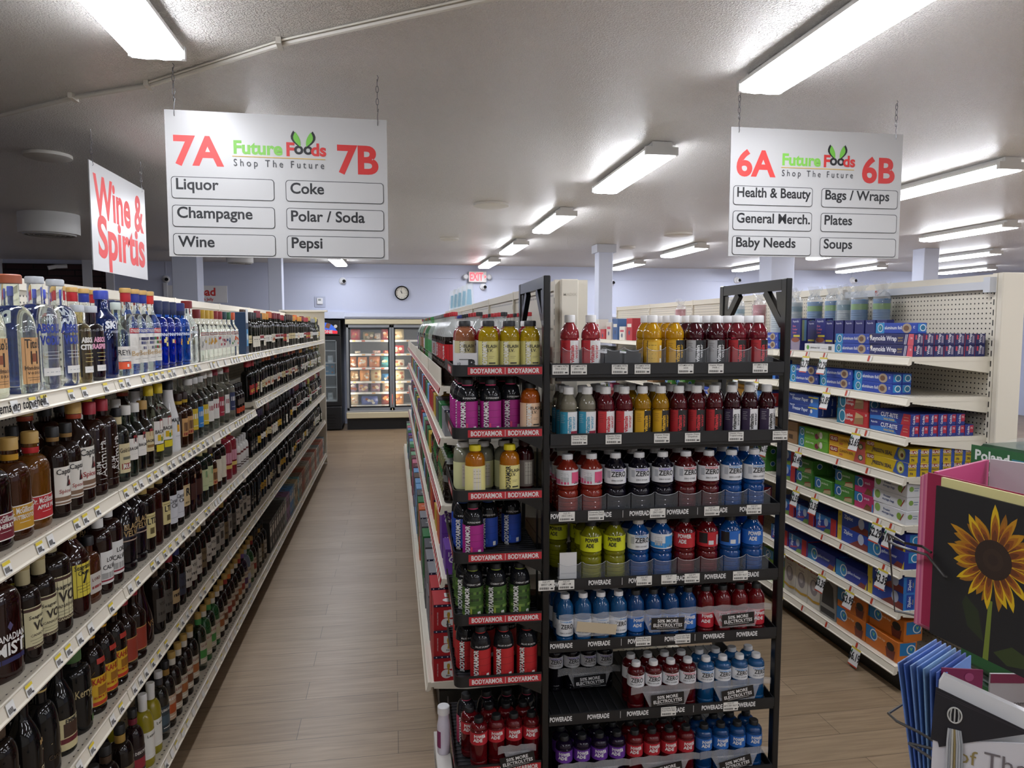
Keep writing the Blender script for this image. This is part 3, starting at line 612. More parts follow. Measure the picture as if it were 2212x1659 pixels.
B('cmist', 'whisky_bottle', 'dark whisky jug with large white lettering', .305, .056, .62, .78, .02, '2a0f0cL', '1d2a5a', [('t', 'dcdcda', 'CANADIAN', .024, 0, .37, 0, .02, .085), ('t', 'dcdcda', 'MIST', .044, 0, .275, 0, .03, .08), ('p', '2a2a55', -40, 40, .16, .2), ('g', '4a4468', [(-8, .46), (0, .42), (8, .46), (0, .5)])], ex=3, sy=.8, st='r', caph=.12)
def vo(key, H, R, desc): B(key, 'whisky_bottle', desc, H, R, .62, .74, .019 if R > .045 else .016, '160d0ag', '8a7a4a', [('p', 'c3bd98', -56, 56, .16, .55), ('p', '3a2018', -56, 56, .51, .54), ('p', '3a2018', -50, 50, .13, .165), ('t', 'c3bd98', 'CANADIAN', R*.2, 0, .147), ('t', INK, 'Seagram\'s', R*.36, 0, .445, 0, .012, R*1.5), ('t', '2a2420', 'VO', R*.85, 6, .355, 0, .02, R*1.1), ('t', '4a443a', 'CANADIAN', R*.26, 0, .27, 0, .004, R*1.4), ('p', '5a5444', -40, 40, .22, .224), ('p', '5a5444', -34, 34, .19, .194)], st='r', caph=.09, foil=('a39a78s', .91, .76))
vo('vo1', .27, .039, 'black whisky bottle with cream label and gold foil neck'); vo('vo2', .312, .053, 'large black whisky jug with cream label')
B('sev', 'whisky_bottle', 'dark red whisky jug with yellow label', .31, .053, .6, .76, .021, '2f0f0bL', '8f7d4c', [('p', 'c8b93e', -38, 38, .2, .53), ('t', INK, 'Seagram\'s', .022, 0, .49, 0, .012, .06), ('t', INK, '7', .05, 4, .39, 0, .03), ('t', INK, 'Crown', .02, 0, .44, 0, .01, .04), ('p', '3a3420', -28, 28, .31, .315), ('p', '3a3420', -26, 26, .28, .285), ('p', '3a3420', -20, 20, .25, .255)], st='l', caph=.1, foil=('a09058s', .9, .77), ribs=((.57, .012, .002),))
B('smw', 'whisky_bottle', 'small flat amber whisky bottle', .215, .038, .6, .76, .015, '5a3018L', '1a1a1c', [('p', 'b9b4ac', -50, 50, .15, .45), ('t', '5a2020', 'LORD', .014, 0, .36), ('p', '8a3a3a', -30, 30, .22, .26)], ex=3, sy=.65, caph=.13)
def lordc(key, H, R, desc): B(key, 'whisky_bottle', desc, H, R, .62, .76, .0165, '240b0aL', '17181a', [('p', 'd2d2d0', -50, 50, .12, .5), ('t', INK, 'LORD', R*.5, 4, .4, 0, .012, R*.95), ('t', INK, 'CALVERT', R*.5, 4, .315, 0, .012, R*1.6), ('p', '9a9a98', -48, 48, .18, .25), ('p', '8a1a30', -50, 50, .15, .17)], st='r', caph=.12, foil=('d2d2d0', .88, .77))
lordc('lc1', .285, .042, 'dark whisky bottle with white label and white neck'); lordc('lc2', .3, .046, 'larger dark whisky bottle with white label and white neck')
B('bv', 'whisky_bottle', 'tall black whisky bottle with gold lettering', .31, .05, .66, .8, .021, '120c10g', '14141a', [('t', 'a4895a', 'BLACK', .03, 2, .53, 0, .02, .075), ('t', 'a4895a', 'VELVET', .03, 2, .45, 0, .02, .08), ('p', 'a58f80', -50, 50, .36, .375), ('p', '1d1d30', -52, 52, .5 - .1, .43)], st='l', caph=.13, ribs=((.1, .015, .004),))
B('brw', 'whisky_bottle', 'reddish brown whisky bottle with gold capped neck', .305, .046, .64, .76, .0165, '3a150bL', '9a8450', [('p', '2a1008', -30, 30, .2, .5)], st='r', caph=.1, foil=('a89868s', .9, .77))
B('ltd', 'whisky_bottle', 'dark whisky bottle with cream label and bold black letters', .3, .045, .62, .76, .0175, '140a08g', '9a8450', [('p', 'c9bd86', -44, 44, .2, .52), ('t', INK, 'LTD', .034, 6, .42, 0, .02, .05), ('p', '5a5030', -14, 14, .25, .33), ('p', '8a7a4a', -32, 32, .48, .49)], st='r', caph=.1, foil=('a08a50s', .9, .77))
B('cc', 'whisky_bottle', 'dark whisky bottle with silver white script label', .3, .045, .64, .78, .0175, '100908g', '17181a', [('p', 'c8cad0', -48, 48, .12, .53), ('t', '2a2a30', 'Canadian', .026, 4, .45, 0, .006, .066), ('t', '2a2a30', 'Club', .026, 6, .38, 0, .006), ('p', '8a8c94', -34, 34, .2, .205)], st='r', caph=.12, foil=('2a1a14', .88, .8))
B('rr', 'whisky_bottle', 'dark whisky jug with tan label and large R', .305, .048, .62, .78, .019, '1a0b08L', '17181a', [('p', 'c3ad82', -48, 48, .2, .52), ('t', INK, 'R', .05, 10, .41, 0, .03), ('t', INK, 'RICH', .012, 0, .25), ('p', '5a4a30', -40, 40, .5, .505)], ex=2.8, sy=.85, caph=.12)
B('jug', 'whisky_bottle', 'dark whisky jug with round gold seal', .3, .05, .6, .78, .02, '1d0b08L', '17181a', [('p', '8a6a4a', -9, 9, .56, .62), ('p', '3a1c14', -36, 36, .22, .48)], st='r', caph=.11)
B('gin', 'gin_bottle', 'dark green gin bottle with pale green label', .295, .043, .64, .78, .017, '101a14g', '17181a', [('p', 'b4bd92', -48, 48, .2, .56), ('p', '3f7a4a', -14, 6, .42, .53), ('p', 'a03028', 12, 34, .4, .46), ('p', '6a7458', -34, 34, .28, .285)], st='r', caph=.11, foil=('b3a878', .88, .79))
B('beef', 'gin_bottle', 'black gin bottle with white and red label', .295, .043, .64, .78, .0175, '120a0ag', '17181a', [('p', 'cdc6b2', -50, 50, .15, .56), ('g', 'a8281f', [(0, .3), (30, .42), (34, .36), (10, .2)]), ('p', 'a8281f', 16, 36, .47, .53)], st='r', caph=.1, foil=('cdc6b2', .89, .78))
B('pinkb', 'schnapps_bottle', 'large pink schnapps bottle with yellow neck band', .31, .05, .62, .76, .018, '9a2c3cL', 'a8243a', [('p', 'c08a9a', -40, 40, .3, .5), ('p', 'c9b060', -40, 40, .2, .27)], st='r', caph=.12, foil=('c3a81e', .88, .78))
B('mini', 'liqueur_bottle', 'small white striped cream liqueur bottle', .2, .028, .6, .78, .012, 'c8c6c2s', 'b8b8b8', [('p', '6a3030', -60, 60, .5, .56), ('p', '4a3a34', -60, 60, .12, .16), ('p', '4a3a34', -60, 60, .2, .23)], caph=.13)
def bail(key, lab, txt, desc, extra=()): B(key, 'cream_liqueur_bottle', desc, .298, .044, .42, .74, .0165, '0d0c0cg', '17181a', [('g', '3a1c12', [(-46, .1), (46, .26), (46, .38), (-46, .2)]), ('g', 'b4a27c', [(-46, .2), (46, .38), (46, .395), (-46, .215)]), ('t', lab, txt, .022, 10, .235, 0, .02, .06), ('p', 'a08050', 16, 26, .46, .5), ('p', 'a08050', 28, 38, .47, .51)]+list(extra), st='o', caph=.1)
bail('bai', 'c8bb98', 'BAILEYS', 'black cream liqueur bottle with diagonal gold banner')
B('car', 'cream_liqueur_bottle', 'black cream liqueur bottle with plain cream label', .28, .045, .45, .74, .0175, '0e0d0eg', '17181a', [('g', 'b9a878', [(-50, .08), (50, .08), (50, .44), (-10, .34), (-50, .26)]), ('t', '3a2a18', 'Carolans', .02, 14, .2, 0, .008, .06)], st='r', caph=.12, foil=('b09a60', .87, .85))
B('emm', 'cream_liqueur_bottle', 'black cream liqueur bottle with picture label', .292, .045, .42, .76, .0165, '0e0d0dg', '17181a', [('p', 'bfb48a', -50, 50, .06, .38), ('p', '3a2418', -32, 32, .19, .33), ('t', INK, 'EMMETS', .018, 8, .352, 0, .02, .05), ('p', '5a1420', -50, 50, .13, .18)], st='o', caph=.1)
B('kir', 'cream_liqueur_bottle', 'stout black liqueur bottle with green neck label', .3, .052, .6, .7, .026, '0f0f0fg', '17181a', [('t', 'a8986c', 'Kerrygold', .034, 10, .42, 0, .01, .085), ('p', 'a8a48c', 22, 44, .2, .32), ('p', '3f6a2a', 22, 44, .08, .14)], st='r', caph=.1, foil=('3a5a30', .87, .74), capr=1.1)
B('kah', 'coffee_liqueur_bottle', 'dark coffee liqueur bottle with yellow arched label', .285, .043, .52, .78, .0155, '140b08g', '17181a', [('p', 'c39a1e', -54, 54, .1, .44), ('g', 'c39a1e', [(-54, .44), (54, .44), (36, .5), (0, .53), (-36, .5)]), ('t', '9a1c14', 'KAHLUA', .028, 2, .385, 0, .02, .07), ('p', '8a5a14', -24, 24, .22, .32), ('t', '9a1c14', 'RUM & COFFEE', .011, 8, .2), ('p', 'b0301c', -54, 54, .11, .15), ('p', 'a02c20', -24, 24, .58, .64)], st='r', caph=.11, foil=('b98a20', .88, .855), ribs=((.06, .02, .003),))
B('gma', 'orange_liqueur_bottle', 'squat dark liqueur bottle with stepped orange and red label', .29, .044, .56, .74, .0165, '1a0d08g', '7a1420', [('p', '8a3020', -44, 44, .14, .42), ('g', '8a3020', [(-20, .42), (44, .42), (44, .56), (10, .5)]), ('p', 'b08a4a', -44, 44, .42, .43), ('p', 'b08a4a', -44, 44, .13, .14)], st='s', caph=.17, ribs=((.08, .02, .004),))
B('vs', 'cognac_bottle', 'teardrop dark red cognac bottle', .3, .054, .22, .8, .0165, '2a0e0cL', '1d1512', [('t', '8a6a3a', 'VS', .034, 8, .28, 0, .01)], st='s', caph=.1, sy=.75, foil=('3a2a20', .9, .84))
def dark(key, desc, lab='6a5f50', H=.29, R=.042, cap='17181a', foil=('3a2a1c', .88, .8), body='120b09g', st='r', z0=.16, z1=.5): B(key, 'brandy_bottle', desc, H, R, .6, .78, .0165, body, cap, [('p', lab, -44, 44, z0, z1), ('p', '17120e', -34, 34, z0+.1, z0+.14), ('t', '1a1410', 'VSOP', .02, 4, z1-.08, 0, .01)], st=st, caph=.11, foil=foil)
dark('d1', 'black brandy bottle with grey label', '4a4640'); dark('d2', 'black brandy bottle with red capped neck and oval label', 'a08a64', cap='7a1a24', foil=('7a1a24', .88, .78), st='o', z1=.36); dark('d3', 'black cognac bottle with blue capped neck', '2c3040', cap='22285a', foil=('22285a', .88, .78), st='o'); dark('d4', 'black brandy bottle with white label', 'b4b0a6'); dark('d5', 'black brandy bottle with white label and red stripe', 'b9b5ac', foil=('a8a298', .88, .8)); dark('d6', 'black brandy bottle with gold neck foil', '6a5a40', foil=('a08040s', .88, .78))
def allen(key, desc, lab='9a9890', H=.3, R=.045): B(key, 'brandy_bottle', desc, H, R, .62, .76, .0175, '14100eg', '2a1414', [('p', lab, -44, 44, .14, .56), ('t', INK, 'ALLEN\'S', .026, 2, .5, 0, .03, .062), ('p', '3a3834', -16, 16, .26, .4)], ex=2.8, sy=.85, caph=.11, foil=('4a1a1a', .89, .78))
allen('al', 'dark flavored brandy bottle with grey printed label'); allen('al2', 'dark flavored brandy jug with wide pale label', 'aeaaa0', .312, .05)
def cord(key, desc, body, lab, cap, txt='DEKUYPER', H=.285, R=.037, foil=None, c2='8a2030', tc=WH): B(key, 'schnapps_bottle', desc, H, R, .56, .76, .0145, body, cap, [('p', lab, -52, 52, .12, .5), ('p', c2, -52, 52, .22, .36), ('t', tc, txt, .016, 2, .44, 0, .02, .056), ('p', WH, -34, 34, .17, .18)], st='r', caph=.1, foil=foil)
cord('dk1', 'black schnapps bottle with red raspberry label', '1a0d10g', '241416', '17181a', foil=('6a1a2c', .88, .8), c2='8a1c2c'); cord('dk2', 'dark schnapps bottle with pink neck label', '16101ag', '2a1a20', '17181a', foil=('8a2040', .9, .82), c2='6a2030')
cord('lem', 'yellow lemon liqueur bottle with white neck', 'b3a526L', 'd6d6d0', 'd4d4d2', 'Lemon', foil=('d4d4d2', .9, .77), c2='d6d6d0', tc='5a5a50'); cord('lii', 'clear cocktail bottle with dark blue label', 'c9d0cfG', '26343c', 'b8b8b8', 'LONG ISLAND', foil=('3a3a40', .89, .8), c2='3c505c'); cord('mud', 'dark liqueur bottle with orange label', '160f0cg', 'b39a82', '17181a', 'MUDSLIDE', foil=('8a6a30', .88, .79), c2='a84a1c')
def llord(key, desc, body, c2, nk='c6c2b8'): cord(key, desc, body, 'b9b2a0', 'a88a48', "LLORD'S", .285, .037, (nk, .9, .8), c2, '7a1a1c')
llord('ll1', 'dark brown liqueur bottle with amber label and gold cap', '1a0f0bg', '6a3a1c'); llord('ll2', 'dark liqueur bottle with orange printed label', '17100dg', '9a5a2c'); llord('ll3', 'clear green liqueur bottle with mint leaf label', 'b9cbb9G', '3f8a3f', '3f8a4a'); llord('ll4', 'green liqueur bottle with gold cap', '2f6a3aL', 'b4b090'); llord('ll5', 'red capped dark liqueur bottle', '1a0d0cg', '8a2a20', '8a1c1c'); llord('ll6', 'dark liqueur bottle with orange neck', '1d0f0ag', '7a3a20', 'b85a1c'); llord('ll7', 'purple liqueur bottle with gold cap', '2a1438L', '4a2a5a', '6a4a8a'); llord('ll8', 'silver blue liqueur bottle', '8a98b8L', 'a8b0c4', '9aa0a8')
# wines
def wine(key, desc, cap, lab, z0=.18, z1=.48, body='0d0d0bg', R=.0375, st='r', c2=None, H=.3, a=52):
    it = [('p', lab, -a, a, z0, z1)]
    if c2: it += [('p', c2, -a*.7, a*.7, z0+.05, z0+.12)]
    it += [('p', '2a2624' if lab > '8' else 'b0a890', -a*.5, a*.5, z1-.09, z1-.075), ('p', '2a2624' if lab > '8' else 'b0a890', -a*.35, a*.35, z1-.14, z1-.13)]
    B(key, 'wine_bottle', desc, H, R, .6 if st == 'r' else .45, .74, .0145, body, cap, it, st=st, caph=.17, n=14, capr=1.12)
WK = []
for i, (cap, lab, body, c2, st, d) in enumerate((
    ('17181a', 'd2ccbc', '0d0d0bg', None, 'r', 'dark wine bottle with black cap and cream label'), ('6a1420', 'd8d6d0', '0d0d0bg', '8a2028', 'r', 'dark wine bottle with red capped neck and white label'),
    ('b07a2c', 'd6d3ca', '10100dg', None, 'r', 'dark wine bottle with gold cap and white label'), ('b8551c', 'cfc8b4', '0d0d0bg', 'b8551c', 'r', 'dark wine bottle with orange cap'),
    ('17181a', '1c1a1c', '0d0d0bg', 'a8a090', 'r', 'dark wine bottle with black label'), ('8a8c90', 'd8d8d6', '101410g', None, 's', 'dark wine bottle with silver cap and sloped shoulders'),
    ('3a2418', 'c9b98c', '0e0c0bg', None, 'r', 'dark wine bottle with brown cap and tan label'), ('9a1a24', '9a1f20', '0d0d0bg', 'd0b23a', 'r', 'dark wine bottle with bright red label'),
    ('b9a468', 'd9d6cb', '14180dg', '6a7a3a', 's', 'green wine bottle with pale gold cap'), ('2a1a3a', 'cfcac2', '0f0c10g', None, 'r', 'dark wine bottle with purple cap and pale label'),
    ('17181a', 'c39a2c', '0d0d0bg', None, 'r', 'dark wine bottle with yellow label'), ('c8c4b4', 'd9d7d0', '4a5224L', '7a8a3a', 's', 'pale white wine bottle with light cap'),
    ('a8a04a', 'dcdacf', '6a6a34L', 'b9a82c', 's', 'straw colored white wine bottle with yellow label'))):
    wine(f'w{i}', d, cap, lab, .13+.045*(i*7 % 4), .4+.035*(i*5 % 5), body=body, c2=c2, st=st, H=.276+.005*(i*3 % 5), a=34+7*(i*3 % 4)); WK.append(f'w{i}')
def lrow(seq, ys, z, place, grp, dx=0.0, jit=7):
    for k, y in zip(seq, ys):
        K = KINDS[k]; put(k, -.938-K.R-dx, y-.3*K.R, z+.0004, rad(90-(16 if jit > 2 else 0)+random.uniform(-jit, jit)), place, grp)
lrow(['tito', 'tito', 'absl', 'absl', 'citron', 'raspb', 'skyy', 'reyka', 'st1', 'st2', 'st2', 'st3', 'pi1', 'pi2', 'pi3', 'pi4', 'pic', 'sm0', 'sm1', 'sm2', 'sm2', 'sm3', 'sm4', 'sm5', 'sm6', 'sm7'],
     [1.955, 2.11, 2.235, 2.36, 2.46, 2.56, 2.68, 2.795, 2.89, 2.98, 3.065, 3.15, 3.25, 3.35, 3.45, 3.58, 3.72, 3.85, 3.94, 4.03, 4.12, 4.22, 4.32, 4.43, 4.54, 4.65], LZ[0], 'on top liquor shelf', 'spirits on the top liquor shelf')
lrow(['absl', 'skyy', 'skyy', 'st1', 'st1', 'st2', 'st1', 'pi1', 'pi2', 'pic', 'sm1', 'sm3', 'sm5'], [1.97, 2.44, 2.62, 2.76, 2.86, 2.96, 3.06, 3.22, 3.34, 3.52, 3.9, 4.1, 4.35], LZ[0], 'behind front row, top liquor shelf', 'back row spirits on the top liquor shelf', .17)
lrow(['mc1', 'mc2', 'mc3', 'cap1', 'cap1', 'cap2', 'sail', 'sail', 'grum', 'ba1', 'ba1', 'ba2', 'ba3', 'ba3', 'mali', 'drum', 'drum', 'cy', 'cb', 'cy', 'cw', 'cw', 'cr', 'cw', 'cn', 'shot', 'shot', 'shot'],
     [1.94, 2.04, 2.15, 2.26, 2.345, 2.44, 2.54, 2.64, 2.745, 2.83, 2.92, 3.01, 3.13, 3.25, 3.37, 3.49, 3.58, 3.67, 3.77, 3.87, 3.98, 4.1, 4.22, 4.35, 4.5, 4.63, 4.7, 4.77], LZ[1], 'on second liquor shelf', 'spirits on the second liquor shelf')
lrow(['mc3', 'cap1', 'cap2', 'cap1', 'cap2', 'sail2', 'sail2', 'ba1', 'ba3', 'ba3', 'ba1', 'cap2', 'mali', 'cw', 'cw', 'cw', 'cw', 'cr', 'cn', 'cw'], [1.97, 2.07, 2.18, 2.29, 2.4, 2.51, 2.62, 2.73, 2.84, 2.96, 3.08, 3.2, 3.32, 3.5, 3.62, 3.74, 3.88, 4.02, 4.2, 4.4], LZ[1], 'behind front row, second liquor shelf', 'back row spirits on the second liquor shelf', .12)
lrow(['cmist', 'vo1', 'vo1', 'vo2', 'sev', 'smw', 'lc1', 'lc2', 'bv', 'bv', 'ltd', 'brw', 'ltd', 'cc', 'cc', 'rr', 'jug', 'jug', 'gin', 'gin', 'drum', 'beef', 'beef', 'pinkb', 'pinkb', 'mini', 'mini', 'mini', 'mini'],
     [1.952, 2.052, 2.138, 2.238, 2.365, 2.46, 2.55, 2.645, 2.78, 2.89, 2.99, 3.085, 3.185, 3.285, 3.385, 3.49, 3.6, 3.71, 3.82, 3.92, 4.01, 4.11, 4.22, 4.37, 4.5, 4.61, 4.69, 4.77, 4.85], LZ[2], 'on third liquor shelf', 'spirits on the third liquor shelf')
lrow(['vo2', 'vo1', 'sev', 'brw', 'sev', 'lc2', 'bv', 'bv', 'brw', 'brw', 'ltd', 'cc', 'jug', 'jug', 'gin', 'beef', 'gin', 'pinkb'], [1.98, 2.1, 2.22, 2.34, 2.47, 2.6, 2.72, 2.84, 2.96, 3.07, 3.18, 3.3, 3.43, 3.57, 3.72, 3.88, 4.05, 4.25], LZ[2], 'behind front row, third liquor shelf', 'back row spirits on the third liquor shelf', .12)
lrow(['d1', 'bai', 'car', 'emm', 'kir', 'kah', 'kah', 'kah', 'gma', 'gma', 'vs', 'd1', 'd1', 'd2', 'd3', 'd4', 'd4', 'd5', 'd6', 'd5', 'd4', 'al', 'al', 'd6', 'al', 'd1', 'd4', 'al2', 'al2', 'd5'],
     [1.9, 2.02, 2.12, 2.225, 2.34, 2.45, 2.545, 2.64, 2.74, 2.84, 2.955, 3.07, 3.17, 3.27, 3.37, 3.465, 3.555, 3.645, 3.74, 3.835, 3.93, 4.03, 4.13, 4.23, 4.33, 4.43, 4.53, 4.64, 4.76, 4.87], LZ[3], 'on fourth liquor shelf', 'spirits on the fourth liquor shelf')
lrow(['d6', 'd4', 'kah', 'd5', 'd2', 'd1', 'd6', 'd1', 'd4', 'd5', 'd6', 'al', 'd1', 'al'], [2.03, 2.17, 2.31, 2.5, 2.68, 2.86, 3.02, 3.2, 3.4, 3.6, 3.8, 4.0, 4.25, 4.5], LZ[3], 'behind front row, fourth liquor shelf', 'back row spirits on the fourth liquor shelf', .11)
lrow(['d2', 'dk2', 'd1', 'd6', 'dk1', 'lem', 'lem', 'lii', 'mud', 'll1', 'll2', 'll1', 'll2', 'll3', 'll4', 'll3', 'll4', 'll2', 'll1', 'll5', 'll6', 'll1', 'll2', 'll5', 'll7', 'll8', 'll4', 'll5', 'd1', 'd4', 'd6', 'd4'],
     [2.3, 2.42, 2.53, 2.66, 2.77, 2.88, 2.97, 3.07, 3.16, 3.25, 3.34, 3.43, 3.53, 3.68, 3.78, 3.87, 3.96, 4.06, 4.15, 4.25, 4.34, 4.43, 4.53, 4.62, 4.72, 4.81, 4.92, 5.01, 5.11, 5.21, 5.31, 5.41], LD, 'on bottom liquor shelf', 'spirits on the bottom liquor shelf')
lrow(['dk1', 'd5', 'dk2', 'lem', 'll1', 'll2', 'll1', 'll5', 'll3', 'll6', 'll1', 'll7'], [2.36, 2.5, 2.72, 2.84, 3.2, 3.3, 3.4, 3.6, 3.75, 4.2, 4.4, 4.6], LD, 'behind front row, bottom liquor shelf', 'back row spirits on the bottom liquor shelf', .1)
b = MB(); b.cbox(-.045, .045, -.05, .05, 0, .27, '1d3a5a', .002)
b.flat(fnxz(0, -.05, 0), [('r', 'dfe6ea', -.04, .04, .2, .29), ('r', '4aa0d8', -.03, .03, .05, .16), ('o', 'dfe6ea', 0, .11, .022)]); KINDS['bluebox'] = Kind('gift_box', 'blue boxed bottle gift set', 'gift box', [('gift_box', b.mesh('gift_box', False))], .045, .3)
lrow(['bluebox'], [4.9], LZ[0], 'on the top liquor shelf before the wines', 'gift boxes on the top liquor shelf', 0, 2)
def wrow(y0, z, place, hint):
    y = y0; grp = []; last = None; nn = 0
    while y < LS[-1]-.06:
        if not grp:
            w = hint((y-y0)/(LS[-1]-y0)); k = random.choice(w); grp = [k]*random.choice((1, 2, 2, 3))
        k = grp.pop(); put(k, -.938-KINDS[k].R-random.uniform(0, .02), y, z+.0004, rad(74+random.uniform(-16, 16)), place, 'wine bottles '+place); nn += 1
        y += .0865
    return nn
red = ['w0', 'w1', 'w2', 'w3', 'w4', 'w6', 'w7', 'w9']; dkw = ['w0', 'w4', 'w6', 'w9', 'w1', 'w10']; whi = ['w5', 'w8', 'w11', 'w12', 'w2', 'w10']
wrow(5.03, LZ[0], 'on top wine shelf', lambda t: red if t < .75 else whi)
wrow(5.06, 1.345, 'on second wine shelf', lambda t: red if t < .7 else whi)
wrow(5.06, LZ[2], 'on third wine shelf', lambda t: dkw if t < .6 else whi+['w1'])
wrow(5.0, LZ[3], 'on fourth wine shelf', lambda t: dkw if t < .8 else ['w8', 'w0'])
# boxed wines on the bottom deck
BC = ['1a1a1c', '222226', '2a2a2c', '3c3c3e', '7a8a8c', '8a6a9a', '4a86c4', '6a8aa0', 'b0a080', '5a9aa8', '7a6a5a', '9a4a3a', 'b08a70', 'a8a49c', 'c0b4b0', 'c87a6a', 'b9b0a8', 'c8c4be', 'b86a5a', 'd0ccc4', '8a9aa0', '5a7a8a']
y = 5.56; i = 0
BN = {'1': 'black', '2': 'black', '3': 'charcoal', '4': 'blue', '5': 'teal', '6': 'slate blue', '7': 'grey green', '8': 'mauve', '9': 'brick red', 'a': 'grey', 'b': 'tan', 'c': 'pale', 'd': 'white'}
while y < 10.7 and i < 44:
    c = BC[min(int(i/1.6), len(BC)-1)] if i < 34 else random.choice(BC[12:])
    if y > LS[-1]-.06: break
    b = MB(); b.cbox(-.05, .05, 0, .19, 0, .23, c, .003)
    b.flat(fnxz(0, 0, 0), [('r', 'cfccc4' if c < '8' else '5a4a44', -.035, .035, .12, .18), ('t', 'd8d4cc' if c < '8' else '2a2224', ('SUMMIT', 'RED BLEND', 'BOX', 'CHARDONNAY')[i % 4], .016, 0, .2, 0, .02, .08), ('o', '2a2826' if c > '8' else 'a8a49c', 0, .05, .022)])
    b.quad([(-.012, .05, .2305), (.012, .05, .2305), (.012, .08, .2305), (-.012, .08, .2305)], '1a1a1c')
    o = link('wine_box', b.mesh('wine_box', False), None, (-.932, y, LD+.0004), rad(90))
    tag(o, f'{BN[c[0]]} boxed wine carton', 'on the bottom wine shelf', 'wine box', 'boxed wines on the bottom shelf'); y += .108; i += 1
# ================================================================ BLACK DRINK RACK
BLK = '0d0e10s'; BLG = '111215'
RA = rad(-1.1); RO = (.566, 2.62)
def RK(dx, dy): return (RO[0]+dx*math.cos(RA)-dy*math.sin(RA), RO[1]+dx*math.sin(RA)+dy*math.cos(RA))
RMX = Matrix.Translation((RO[0], RO[1], 0)) @ Matrix.Rotation(RA, 4, 'Z')   # rack local: x from 0 (left post) to .96, y from 0 (front) back
rack = empty('drink_rack', (RO[0], RO[1], 0), RA)
for i, (x, y) in enumerate(((0, .02), (.961, .02), (0, .585), (.961, .585))):
    b = MB(); b.cbox(x-.013, x+.013, y-.02, y+.02, 0, 2.04, BLK, .003); link('post', b.mesh('post', False), rack)
for x in (0, .961):
    b = MB(); b.box(x-.012, x+.012, .041, .565, 1.995, 2.038, BLK); link('top_bar', b.mesh('top_bar', False), rack)
    for y, d in ((.04, 1), (.565, -1)):
        b = MB(); b.bar((x, y, 1.86), (x, y+d*.14, 1.995), .02, .035, BLK)
        b.add([(x-.008, y, 1.85), (x-.008, y, 1.99), (x-.008, y+d*.05, 1.99), (x-.008, y+d*.03, 1.9)], [(0, 1, 2, 3)], BLK)
        link('brace', b.mesh('brace', False), rack)
b = MB(); b.bar((.02, .585, 1.5), (.94, .585, .9), .012, .03, BLK); link('cross_brace', b.mesh('cross_brace', False), rack)
b = MB(); b.box(.0, .96, .578, .59, .02, .1, BLK); link('rear_bar', b.mesh('rear_bar', False), rack)
RZ = [1.714, 1.447, 1.15, .884, .64, .345, .06]
def card(w, h, lines, bar=True):
    b = MB(); b.box(-w/2, w/2, -.0012, 0, 0, h, 'd6d5d0')
    it = [('t', '2a2a2c', t, h*.26, 0, h*(.86-.27*i), 0, .006, w*.88) for i, t in enumerate(lines)]
    if bar: it += [('r', '2a2a2c', -w*.42+i*w*.045, -w*.42+i*w*.045+w*(.018 if i % 3 else .03), h*.12, h*.34) for i in range(13)]+[('r', '2a2a2c', w*.26, w*.42, h*.14, h*.28)]
    b.flat(fnxz(0, -.0012, 0), it, .0003); return b.mesh('price_card', False)
CARDS = {0: [(1212, 'ZRO XXX', 'VITAMIN WTR'), (1248, 'ZRO RISE', 'VITAMIN WTR'), (1330, 'PWR Blue', 'VITAMIN WTR'), (1376, 'PWR Tropical', 'VITAMIN WTR'), (1465, 'XXX', 'VITAMIN WTR'), (1528, 'PWR C', 'Vitamin Water'), (1622, 'PWR C', 'VITAMIN WTR')],
         1: [(1250, 'Detox 16.9oz', 'Vitamin Water'), (1319, 'Dragon fruit', 'Vitamin Water'), (1418, 'Focus kiwi', 'Vitamin Water'), (1482, 'Grapefruit', 'Vitamin Water'), (1574, 'Tropical energy', 'Vitamin Water'), (1669, 'Blueberry Core', 'Vitamin Water')],
         2: [(1226, 'ZRO ORG', '32Z PT'), (1285, 'Strawberry Smash', 'Powerade Zero'), (1412, 'ZRO GRP', '32Z PT'), (1526, 'ZRO FRT PNCH', '32Z PT'), (1617, 'ZRO MXD BRY', '32Z PT')],
         3: [(1226, 'LMN LIM', '32Z PT'), (1386, 'ORG', '32Z PT'), (1438, 'GRP', '32Z PT'), (1487, 'FRT PNCH', '32Z PT'), (1591, 'MTN BRY BLST', '32Z PT')],
         4: [(1386, 'berry 20oz 8pk', 'Powerade Mountain'), (1470, 'Punch 20oz 8pk', 'Powerade Fruit')], 5: [(1442, 'Fruit Punch 8pk', 'Powerade Zero'), (1577, 'MTN BRY BLST', '32Z PT')], 6: []}
def px2x(px): return (px-1196)/(1676-1196)*.93+.02
